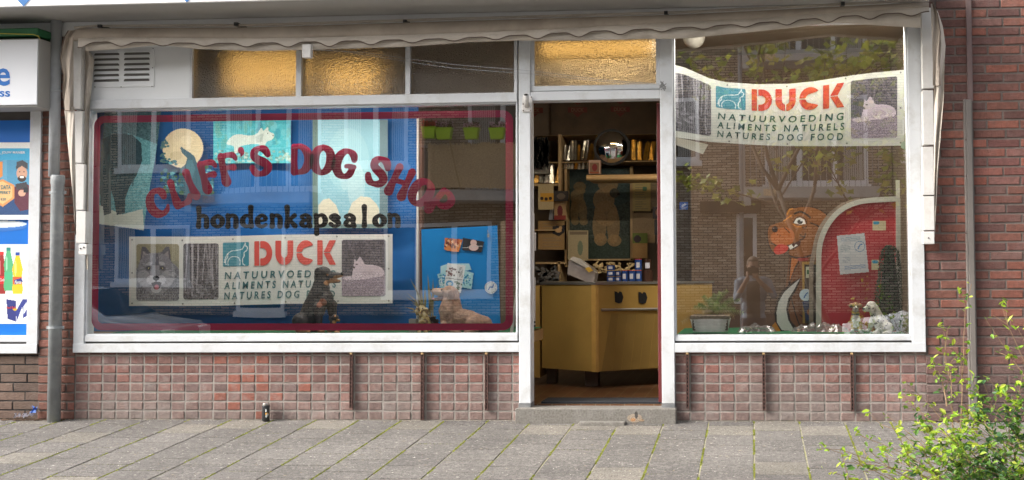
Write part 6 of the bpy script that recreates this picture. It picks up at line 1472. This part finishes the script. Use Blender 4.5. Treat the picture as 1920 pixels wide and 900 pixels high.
bm = bmesh.new(); plate(bm, [(1097, 503), (1104, 500), (1112, 507), (1104, 511)], 1.46, 1.48); obj('yellow_slip', bm, mat('yellow_slip', (.55, .33, .03), .6), tb)
bm = bmesh.new()
for k in range(60): obox(bm, P(random.uniform(1114, 1205), random.uniform(492, 512), 2.0 + random.random() * .15), (random.uniform(.02, .06), .02, .012), Matrix.Rotation(random.uniform(-.8, .8), 3, 'Y'))
tag(obj('chew_pile', bm, mat('chew_beige', (.42, .31, .15), .6, .3, 14)), 'untidy pile of beige chews and slips on the back of the counter', 'pile', kind='stuff')
bm = bmesh.new(); n = 0
for k in range(30): obox(bm, P(random.uniform(1004, 1046), random.uniform(502, 528), 2.5), (.05, .02, .02), Matrix.Rotation(random.uniform(-1, 1), 3, 'Y'))
tag(obj('film_heap', bm, mat('grey_film', (.16, .15, .14), .25, .3, 9)), 'heap of grey wrapping film on the shelf left of the counter bag', 'heap', kind='stuff')
# magazine rack on the left jamb
mr_ = thing('magazine_rack', 'column of white magazines hanging inside the left door jamb', 'magazine rack', (P(999, 500, .3).x, .3, .75))
for k, (v0, v1, dx) in enumerate(((400, 452, 0), (436, 470, 3), (468, 532, 0), (520, 614, 2))):
    c = Canvas(992, v0, 1002 + dx, v1, (200, 190, 182)); c.noise(5)
    for q in range(5): c.rect(995 + random.uniform(0, 3), v0 + (v1 - v0) * random.random(), 1000, v0 + (v1 - v0) * random.random(), random.choice([(170, 40, 40), (60, 60, 66), (140, 135, 130)]), .8)
    if k == 3: c.rect(992, v1 - 12, 1004, v1 - 8, (30, 30, 34)); c.rect(992, v1 - 5, 1004, v1, (30, 30, 34))
    c.mesh('magazine', .28 - .004 * k, M['paper'], mr_)
page(1224, 388, 1236, 410, 2.4, (28, 20, 18), 'small dark picture at the right edge above the black cord', 0, 'dark_card', extra=lambda c: c.ell(1232, 398, 3, 6, (110, 70, 50)))
tag(obj('black_strap', B(pxbox(1227, 412, 1234, 440, 2.4, 2.43)), M['blackplastic']), 'black strap with pale lettering hanging at the right edge of the doorway', 'strap')
# ================================================================ ACROSS THE STREET (seen in the panes)
YP = 20.0; YF = .044 - YP       # street front of the opposite block
def RXZ(u, v, Yp=YP): q = P(u, v, Yp); return q.x, q.z
ob = thing('apartment_block', 'grey brown brick apartment block with concrete balconies across the street', 'building', (-5, YF, -.54))
obj('wall', B((-34, 20, YF - .3, YF, -.54, 9.6)), M['oppbrick'], ob)
obj('roof', B((-34.3, 20.3, YF - 8, YF + .4, 9.6, 9.9)), M['soffit'], ob)
obj('base_course', B((-34, 20, YF - .001, YF + .05, -.54, .0)), mat('dark_base', (.05, .045, .05), .8, .2), ob)
WOP = mat('window_paint', (.88, .88, .88), .5, .05)
def win(x0, x1, z0, z1, nm=2, curtain=True):
    t = obj('window', B((x0, x1, YF + .001, YF + .05, z0, z0 + .09), (x0, x1, YF + .001, YF + .05, z1 - .09, z1), (x0, x0 + .09, YF + .001, YF + .048, z0, z1), (x1 - .09, x1, YF + .001, YF + .048, z0, z1),
        *[(x0 + (x1 - x0) * k / nm - .06, x0 + (x1 - x0) * k / nm + .06, YF + .001, YF + .046, z0, z1) for k in range(1, nm)], (x0 - .06, x1 + .06, YF + .001, YF + .12, z0 - .13, z0 - .002)), WOP, ob)
    obj('pane', B((x0 + .05, x1 - .05, YF - .02, YF + .02, z0 + .05, z1 - .05)), M['winglass'], t)
    if curtain:
        bm = bmesh.new(); n = int((x1 - x0) / .05)
        for (a, b) in ((x0 + .08, x0 + .08 + (x1 - x0) * .22), (x1 - .08 - (x1 - x0) * .2, x1 - .08)):
            k = 0; x = a
            while x < b: box(bm, x, x + .035, YF + .021, YF + .026 + .008 * (k % 2), z0 + .1, z1 - .1); x += .05; k += 1
        obj('curtain', bm, M['curtain'], t)
    return t
def balcony(x0, x1, zt, reed=False):
    t = obj('balcony', B((x0, x1, YF + .001, YF + 1.15, zt - .24, zt), (x0, x0 + .16, YF + .9, YF + 1.16, zt - .4, zt - .001)), M['balc'], ob)
    obj('badge', B((x0 + .45, x0 + .75, YF + 1.151, YF + 1.16, zt - .2, zt - .05)), M['reed'], t)
    bm = bmesh.new(); x = x0 + .03
    while x < x1: tube(bm, [(x, YF + 1.12, zt), (x, YF + 1.12, zt + 1.02)], .008, 4, False); x += .13
    tube(bm, [(x0, YF + 1.12, zt + 1.03), (x1, YF + 1.12, zt + 1.03)], .02, 6)
    obj('railing', bm, M['rail'], t)
    obj('side_screen', B((x0, x0 + .04, YF + .002, YF + 1.1, zt + .001, zt + 1.0)), M['balc'], t)
    return t
for zz in (2.86, 5.95, 9.0):
    for (a, b) in ((-.2, 2.85), (-7.65, -3.9), (-13.2, -10.2), (5.6, 9.2), (-21, -18)):
        if zz > 9: continue
        balcony(a, b, zz)
        if b - a > 3.2: win(a + .9, b - .3, zz + .02 if False else zz + .12, zz + 2.2, 3)
        else: win(a + .5, b - .15, zz + .12, zz + 2.2, 3)
    for (a, b) in ((-3.3, -1.22), (-9.75, -8.2), (-15.4, -13.6), (3.5, 5.2), (-17.6, -16.2), (10, 12)):
        if zz < 9: win(a, b, zz + .72, zz + 2.2, 2)
# ground floor openings
win(-.38, .09, .35, 2.32, 1, False); win(-3.4, -2.2, .8, 2.2, 2); win(-8.8, -6.2, .5, 2.2, 3, False); win(-12.4, -11.2, .1, 2.2, 1, False); win(-15.4, -13.6, .8, 2.2, 2); win(4.0, 6.0, .8, 2.2, 2)
bm = bmesh.new(); tube(bm, [(-.26, YF + .07, -.5), (-.26, YF + .07, 9.5)], .055, 8); obj('rainwater_pipe', bm, M['zinc'], ob)
obj('shade_band', B((-1.2, .2, YF + .002, YF + .3, 2.35, 2.6)), M['dark'], ob)  # dark box standing in for the shade band under the balcony
# reed screen and lime flower boxes on the left balcony
rs = []
bm = bmesh.new(); x = -7.4
while x < -3.95: 
    w = random.uniform(.012, .03); box(bm, x, x + w, YF + 1.17, YF + 1.185 + random.uniform(0, .01), 2.9 + random.uniform(-.02, .02), 3.93 + random.uniform(-.03, .03)); x += w + .004
tag(obj('reed_screen', bm, M['reed']), 'tan reed screen tied along the railing of the balcony with the lime pots', 'screen')
for k, u in enumerate((808, 834, 886, 935)):
    x, z = RXZ(u, 252, 18.8); y = YF + 1.32; w = .17 if k else .15
    lab = ('smaller lime green flower pot with red flowers at the left end of the reed screen', 'lime green pot with pink flowers, next to the red flowered pot', 'middle lime green pot with pink flowers on the reed screen balcony', 'last lime green pot with pink flowers, nearest the door')[k]
    t = thing('flower_pot', lab, 'flower pot', (x, y, z - .14), 'lime flower pots on the balcony railing')
    bm = bmesh.new(); zz = z - .14 - (0 if k else -.02)
    for (a, b, c_, d) in ((w * .8, w, zz, zz + .2), (w * 1.1, w * 1.1, zz + .2, zz + .25)):
        p0 = [bm.verts.new((x + sx * a, y + sy * .1, c_)) for sx, sy in ((-1, -1), (1, -1), (1, 1), (-1, 1))]; p1 = [bm.verts.new((x + sx * b, y + sy * .12, d)) for sx, sy in ((-1, -1), (1, -1), (1, 1), (-1, 1))]
        bm.faces.new(p0[::-1]); bm.faces.new(p1)
        for q in range(4): bm.faces.new((p0[q], p0[(q + 1) % 4], p1[(q + 1) % 4], p1[q]))
    obj('pot', bm, M['limegreen'], t)
    V = []; F = []; COL = []
    for q in range(260):
        c0 = Vector((x + random.uniform(-w, w) * 1.05, y + random.uniform(-.1, .1), zz + .25 + random.random() ** 1.5 * .14)); s = random.uniform(.02, .032); n1 = Vector((random.gauss(0, 1), 1, random.gauss(0, 1))).normalized(); n2 = n1.orthogonal().normalized(); n3 = n1.cross(n2); b = len(V)
        V += [c0 - n2 * s, c0 + n3 * s, c0 + n2 * s, c0 - n3 * s]; F.append((b, b + 1, b + 2, b + 3)); COL += [((.06, .12, .03) if random.random() < .45 else ((.7, .04, .03) if k == 0 else (.85, .55, .62)))] * 4
    me = bpy.data.meshes.new('flowers'); me.from_pydata(V, [], F); setcol(me, np.array(COL)); mesh_obj('flowers', me, M['leaf'], t)
bm = bmesh.new(); p0, p1 = P(842, 265, 18.7), P(862, 353, 18.7); tube(bm, [(p0.x, YF + 1.34, p0.z), (p1.x, YF + 1.34, p1.z)], .02, 6)
tag(obj('broom_stick', bm, M['pale_wood']), 'wooden stick leaning against the reed screen', 'stick')

# street tree by the kerb
def leafcloud(name, pts, n, spread, size, pal, m, parent, jit=1.0, maple=False):
    V = []; F = []; COL = []
    for k in range(n):
        p = Vector(random.choice(pts)) + Vector((random.gauss(0, spread), random.gauss(0, spread), random.gauss(0, spread * .8))); s = size * random.uniform(.6, 1.25)
        n1 = Vector((random.gauss(0, .7), random.gauss(0, .7), 1)).normalized(); a = n1.orthogonal().normalized(); bb_ = n1.cross(a); th = random.random() * 6.28; a, bb_ = a * math.cos(th) + bb_ * math.sin(th), bb_ * math.cos(th) - a * math.sin(th)
        b = len(V)
        if maple:
            o = [(-1, 0), (-.35, -.45), (.1, -1), (.35, -.4), (1, 0), (.35, .4), (.1, 1), (-.35, .45)]
            V += [p + a * (x * s) + bb_ * (y * s) + n1 * (.15 * s * abs(y)) for x, y in o]; F.append(tuple(range(b, b + 8))); nn = 8
        else:
            o = [(-1, 0, 0), (-.25, -.52, .14), (.55, -.36, .1), (1.1, 0, -.12), (.55, .36, .1), (-.25, .52, .14)]
            V += [p + a * (x * s) + bb_ * (y * s) + n1 * (z * s) for x, y, z in o]; F += [(b, b + 1, b + 2, b + 3), (b, b + 3, b + 4, b + 5)]; nn = 6
        COL += [np.array(random.choice(pal)) * random.uniform(.75, 1.25)] * nn
    me = bpy.data.meshes.new(name); me.from_pydata(V, [], F); setcol(me, np.array(COL)); return mesh_obj(name, me, m, parent)
def street_tree(x, y, z0, h, lab, seedv):
    random.seed(seedv); t = thing('street_tree', lab, 'tree', (x, y, z0)); bm = bmesh.new(); tips = []
    def br(p, d, ln, r, dep):
        q = [p]; 
        for k in range(4): d = (d + Vector((random.gauss(0, .12), random.gauss(0, .12), random.gauss(.03, .06)))).normalized(); q.append(q[-1] + d * ln / 4)
        tube(bm, q, [r * (1 - .12 * k) for k in range(5)], 7 if dep < 2 else 5)
        if dep >= 2: tips.extend(q[2:])
        if dep < 3:
            for k in range(3 if dep else 7):
                nd = (d + Vector((random.gauss(0, .8), random.gauss(0, .8), random.uniform(-.1, .5)))).normalized(); br(q[random.randint(2, 4)], nd, ln * random.uniform(.5, .7), r * .5, dep + 1)
    br(Vector((x, y, z0)), Vector((0, 0, 1)), h * .62, .07, 0); obj('trunk', bm, M['bark'], t, smooth=True)
    leafcloud('crown', tips, 1700, .13, .075, [(.28, .34, .04), (.36, .38, .06), (.18, .26, .04), (.44, .40, .08)], M['leaf'], t, maple=True)
    random.seed(99)
tx, tz = RXZ(1572, 380, 9.6)
street_tree(tx, -9.75, -.66, 4.9, 'slim street tree with yellow green maple leaves by the kerb behind the photographer', 5)

# cars parked along the kerb
def car(x, y, flip, paint, lab):
    t = thing('parked_car', lab, 'car', (x, y, -.66), 'cars parked along the kerb'); L_ = 4.1; s = -1 if flip else 1
    side_p = [(-2.05, .32), (-2.05, .72), (-1.95, .86), (-1.15, .98), (-.45, 1.42), (.1, 1.50), (.9, 1.49), (1.55, 1.36), (1.95, .98), (2.05, .8), (2.05, .32)]
    def ring(yy, pinch):
        out = []
        for px_, pz in side_p:
            k = 1 if pz < 1.0 else 1 - pinch * (pz - 1.0) / .5
            out.append(Vector((x + s * px_, y + yy * k, -.66 + pz)))
        return out
    bm = bmesh.new(); A = [bm.verts.new(p) for p in ring(-.86, .22)]; Bv = [bm.verts.new(p) for p in ring(.86, .22)]; n = len(A); bm.faces.new(A); bm.faces.new(Bv[::-1])
    for k in range(n): bm.faces.new((A[k], Bv[k], Bv[(k + 1) % n], A[(k + 1) % n]))
    bmesh.ops.recalc_face_normals(bm, faces=bm.faces[:]); bmesh.ops.bevel(bm, geom=bm.edges[:], offset=.05, segments=3, affect='EDGES', clamp_overlap=True)
    obj('body', bm, paint, t, smooth=True)
    for yy, nm in ((.865, 1), (-.865, -1)):
        for poly in ([(-.95, 1.0), (-.35, 1.37), (.1, 1.42), (.1, 1.0)], [(.18, 1.0), (.18, 1.42), (.85, 1.42), (1.4, 1.31), (1.6, 1.0)]):
            bm = bmesh.new(); vv = [bm.verts.new((x + s * a, y + yy * (1 - .22 * max(0, b - 1.0) / .5) + .012 * nm, -.66 + b)) for a, b in poly]; bm.faces.new(vv); obj('side_window', bm, M['carglass'], t)
    for poly in ([(-1.12, 1.0), (-.48, 1.40)], [(1.60, 1.345), (1.93, 1.02)]):
        bm = bmesh.new(); (a, b), (c_, d) = poly; off = .022; k1 = 1 - .22 * max(0, b - 1) / .5; k2 = 1 - .22 * max(0, d - 1) / .5; sg_ = -1 if a < 0 else 1
        bm.faces.new([bm.verts.new(v) for v in ((x + s * (a + sg_ * off), y - .78 * k1, -.66 + b + off), (x + s * (a + sg_ * off), y + .78 * k1, -.66 + b + off), (x + s * (c_ + sg_ * off), y + .76 * k2, -.66 + d + off), (x + s * (c_ + sg_ * off), y - .76 * k2, -.66 + d + off))]); obj('windscreen', bm, M['carglass'], t)
    for wx in (-1.28, 1.3):
        for yy in (-.78, .78):
            bm = bmesh.new(); lathe(bm, (x + s * wx, y + yy + .1, -.66 + .31), [(.2, 0), (.31, .02), (.31, .18), (.2, .2)], 24, 'y'); w = obj('wheel', bm, M['rubber'], t, smooth=True)
            bm = bmesh.new(); lathe(bm, (x + s * wx, y + yy + .11, -.66 + .31), [(.03, 0), (.19, .005), (.2, .03), (.2, .19), (.19, .215), (.03, .22)], 16, 'y'); obj('rim', bm, M['zinc'], w)
    for yy in (-.62, .62):
        obj('headlight', B((min(x + s * -2.075, x + s * -1.98), max(x + s * -2.075, x + s * -1.98), y + yy - .16, y + yy + .16, .0, .14)), M['whiteprint'], t, bevel=.01)
        obj('tail_light', B((min(x + s * 1.97, x + s * 2.07), max(x + s * 1.97, x + s * 2.07), y + yy - .12, y + yy + .12, .05, .3)), M['lampred'], t, bevel=.01)
    bm = bmesh.new(); box(bm, x + s * -.9 - .07, x + s * -.9 + .07, y + .87, y + 1.0, .32, .42); box(bm, x + s * -.9 - .07, x + s * -.9 + .07, y - 1.0, y - .87, .32, .42); obj('wing_mirror', bm, paint, t, bevel=.02)
car(3.5, -10.6, False, M['carwhite'], 'white hatchback parked at the kerb facing left, mirrored in the right window')
car(-11.2, -10.7, True, M['carpaint'], 'silver hatchback parked at the kerb, mirrored in the left window')

# the photographer, mirrored in the right pane
ph = thing('person', 'person in a grey blue jacket and dark trousers raising a black camera to the eye', 'person', (.02, -8.5, gz(-8.1) - .0))
def photographer():
    fz = gz(-8.1) - .01; V3 = Vector; y = -8.46
    hd = V3((.0, -8.36, 1.075)); pr = [('e', hd, (.077, .095, .115)), ('e', hd + V3((0, .03, -.07)), (.055, .06, .05)), ('e', hd + V3((0, .093, -.015)), (.014, .02, .022)), ('e', hd + V3((-.08, 0, -.01)), (.012, .02, .03)), ('e', hd + V3((.08, 0, -.01)), (.012, .02, .03)),
        ('c', V3((0, -8.4, .98)), .055, V3((0, -8.45, .9)), .065), ('c', V3((-.15, y, .85)), .075, V3((.15, y, .85)), .075), ('e', V3((0, y, .70)), (.19, .125, .22)), ('e', V3((0, y, .50)), (.165, .115, .2)), ('e', V3((0, y, .34)), (.175, .125, .14)),
        ('c', V3((-.09, y, .30)), .085, V3((-.11, y + .02, -.10)), .06), ('c', V3((-.11, y + .02, -.10)), .058, V3((-.12, y - .01, fz + .1)), .042), ('c', V3((.09, y, .30)), .085, V3((.13, y + .02, -.10)), .06), ('c', V3((.13, y + .02, -.10)), .058, V3((.15, y - .01, fz + .1)), .042),
        ('c', V3((-.12, y - .02, fz + .045)), .042, V3((-.13, y + .16, fz + .035)), .035), ('c', V3((.15, y - .02, fz + .045)), .042, V3((.17, y + .16, fz + .035)), .035),
        ('c', V3((-.2, y, .84)), .062, V3((-.225, y + .12, .62)), .048), ('c', V3((-.225, y + .12, .62)), .045, V3((-.075, y + .24, .90)), .03), ('c', V3((.2, y, .84)), .062, V3((.275, y + .1, .66)), .048), ('c', V3((.275, y + .1, .66)), .045, V3((.065, y + .27, .88)), .03),
        ('e', V3((-.078, y + .25, .955)), (.02, .035, .045)), ('e', V3((.045, y + .29, .915)), (.04, .035, .025))]
    for k in range(4):   # right hand fingers wrap the grip, left hand fingers cup the lens
        z = .985 - .021 * k; pr += [('c', V3((-.085, y + .27, z)), .0095, V3((-.074, y + .305, z)), .009), ('c', V3((-.074, y + .305, z)), .009, V3((-.058, y + .30 + .003 * k, z - .004)), .008)]
        xx = .062 - .0205 * k; pr += [('c', V3((xx, y + .29, .915)), .0095, V3((xx - .004, y + .325, .935)), .009), ('c', V3((xx - .004, y + .325, .935)), .009, V3((xx - .006, y + .318, .962)), .008)]
    pr += [('c', V3((-.07, y + .24, .98)), .011, V3((-.045, y + .22, 1.0)), .009), ('c', V3((.06, y + .28, .93)), .011, V3((.065, y + .29, .975)), .009)]
    def colf(co):
        c = np.tile(np.array((.17, .21, .26)), (len(co), 1)); skin = (.24, .145, .105)
        c[(co[:, 2] > .965) & (abs(co[:, 0]) < .1) & (co[:, 1] > -8.5)] = skin; c[(abs(co[:, 0]) < .09) & (co[:, 2] > .35) & (co[:, 2] < .86) & (co[:, 1] > y + .06)] = (.05, .045, .04)
        fore = (co[:, 1] > y + .155) & (co[:, 2] > .70); c[fore] = skin; c[(co[:, 2] < .36)] = (.03, .035, .055); c[co[:, 2] < fz + .09] = (.03, .025, .02)
        c[((co[:, 2] > 1.13) | ((co[:, 1] < -8.385) & (co[:, 2] > 1.0)))] = (.05, .035, .025); return c
    blob('body', pr, .0085, colf, M['figure'], ph, smooth_it=2)
    bm = bmesh.new(); bmesh.ops.create_uvsphere(bm, u_segments=20, v_segments=12, radius=1, matrix=Matrix.Translation(hd + V3((0, -.012, .02))) @ Matrix.Diagonal((.086, .1, .112, 1)))
    bmesh.ops.delete(bm, geom=[v for v in bm.verts if v.co.y > hd.y + .055 and v.co.z < hd.z + .075 or v.co.z < hd.z - .03], context='VERTS'); obj('hair', bm, M['bark'], ph, smooth=True)
photographer()
pc_ = thing('photo_camera', 'black photo camera held to the eye of the person', 'camera', (0, -8.22, .98))
obj('camera_body', B((-.078, .078, -8.24, -8.18, .935, 1.045), (-.03, .03, -8.25, -8.18, 1.041, 1.068)), M['blackplastic'], pc_, bevel=.006)
bm = bmesh.new(); lathe(bm, (0, -8.185, 1.0), [(.034, 0), (.036, .005), (.036, .03), (.034, .03)], 24, 'y')
for v in bm.verts: v.co.y = -8.185 + (-8.185 - v.co.y)
obj('lens', bm, M['blackplastic'], pc_, smooth=True)

# ================================================================ SHRUB IN THE FOREGROUND
sb = thing('shrub', 'leafy bright green shrub with long shoots at the lower right in front of the wall', 'shrub', (1.35, -2.75, gz(-2.75)))
random.seed(21)
bm = bmesh.new(); young = []; old = []
def shoot(a, b, sag=.05, r=.0035, sub=6, youngf=.4, dens=1.0):
    n = 10; pts = []
    for k in range(n + 1):
        t = k / n; p = a.lerp(b, t) + Vector((0, 0, sag * math.sin(PI * t))) + Vector((random.gauss(0, .006), random.gauss(0, .008), random.gauss(0, .006))); pts.append(p)
    tube(bm, pts, [r * (1 - .075 * k) for k in range(n + 1)], 5)
    for k in range(2, n + 1):
        for _ in range(int(4 * dens)):
            (young if k / n > 1 - youngf else old).append(pts[k] + Vector((random.gauss(0, .011), random.gauss(0, .012), random.gauss(0, .011))))
    for s_ in range(sub):
        k = random.randint(2, n - 1); d = (pts[k] - pts[k - 1]).normalized() + Vector((random.gauss(0, .6), random.gauss(0, .6), random.gauss(.2, .5))); d.normalize(); ln = random.uniform(.05, .13)
        q = [pts[k] + d * ln * j / 4 for j in range(5)]; tube(bm, q, r * .4, 4)
        for p in q[1:]:
            for _ in range(int(2 * dens)): (young if k / n > 1 - youngf and random.random() < .7 else old).append(p + Vector((random.gauss(0, .012), random.gauss(0, .012), random.gauss(0, .012))))
root = Vector((1.55, -2.75, gz(-2.75)))
def T(u, v, y): return P(u, v, y)
for (u, v, y, yo, su) in ((1808, 552, -2.45, .75, 3), (1876, 568, -2.6, .6, 6), (1908, 612, -2.7, .5, 10), (1768, 612, -2.4, .55, 4), (1750, 680, -2.3, .5, 1), (1694, 742, -2.5, .5, 4), (1628, 776, -2.6, .7, 4), (1606, 812, -2.75, .6, 5), (1548, 842, -2.9, .8, 3), (1560, 888, -3.0, .8, 4), (1600, 900, -3.05, .7, 5), (1704, 716, -2.5, .6, 3), (1660, 778, -2.55, .6, 4), (1650, 835, -2.7, .6, 5), (1578, 862, -2.9, .8, 3), (1536, 836, -2.95, .8, 2), (1742, 756, -2.5, .6, 4), (1846, 600, -2.5, .6, 4), (1720, 800, -2.6, .5, 5)):
    tip = T(u, v, y)
    st0 = root + Vector((random.uniform(-.35, .1), random.uniform(-.1, .1), .02)) if u > 1700 else root + Vector((random.uniform(-.5, -.25), random.uniform(-.2, .0), .05))
    if u in (1808, 1768): st0 = T(1800, 900, -2.6)
    if u == 1750: st0 = T(1775, 760, -2.4)
    shoot(st0, tip, .03, .004, su, yo, .9)
for k in range(34):
    u = random.uniform(1640, 2060); v = random.uniform(820 - (u - 1640) * .62, 900); v = max(v, 660 + random.random() * 70)
    tip = T(u, v, random.uniform(-3.1, -2.3)); shoot(root + Vector((random.uniform(-.5, .3), random.uniform(-.2, .2), 0)), tip, .04, .0032, 9, .14, 1.25)
obj('branches', bm, M['twig'], sb)
leafcloud('young_leaves', young, int(len(young) * 1.15), .006, .0165, [(.34, .50, .03), (.42, .56, .05), (.26, .44, .03), (.46, .52, .07), (.16, .30, .03)], M['leaf'], sb)
leafcloud('leaves', old, int(len(old) * 1.1), .012, .0165, [(.09, .20, .03), (.13, .26, .035), (.06, .14, .035), (.20, .34, .05), (.07, .16, .06)], M['leaf'], sb)

bpy.data.scenes.remove(STAGE)
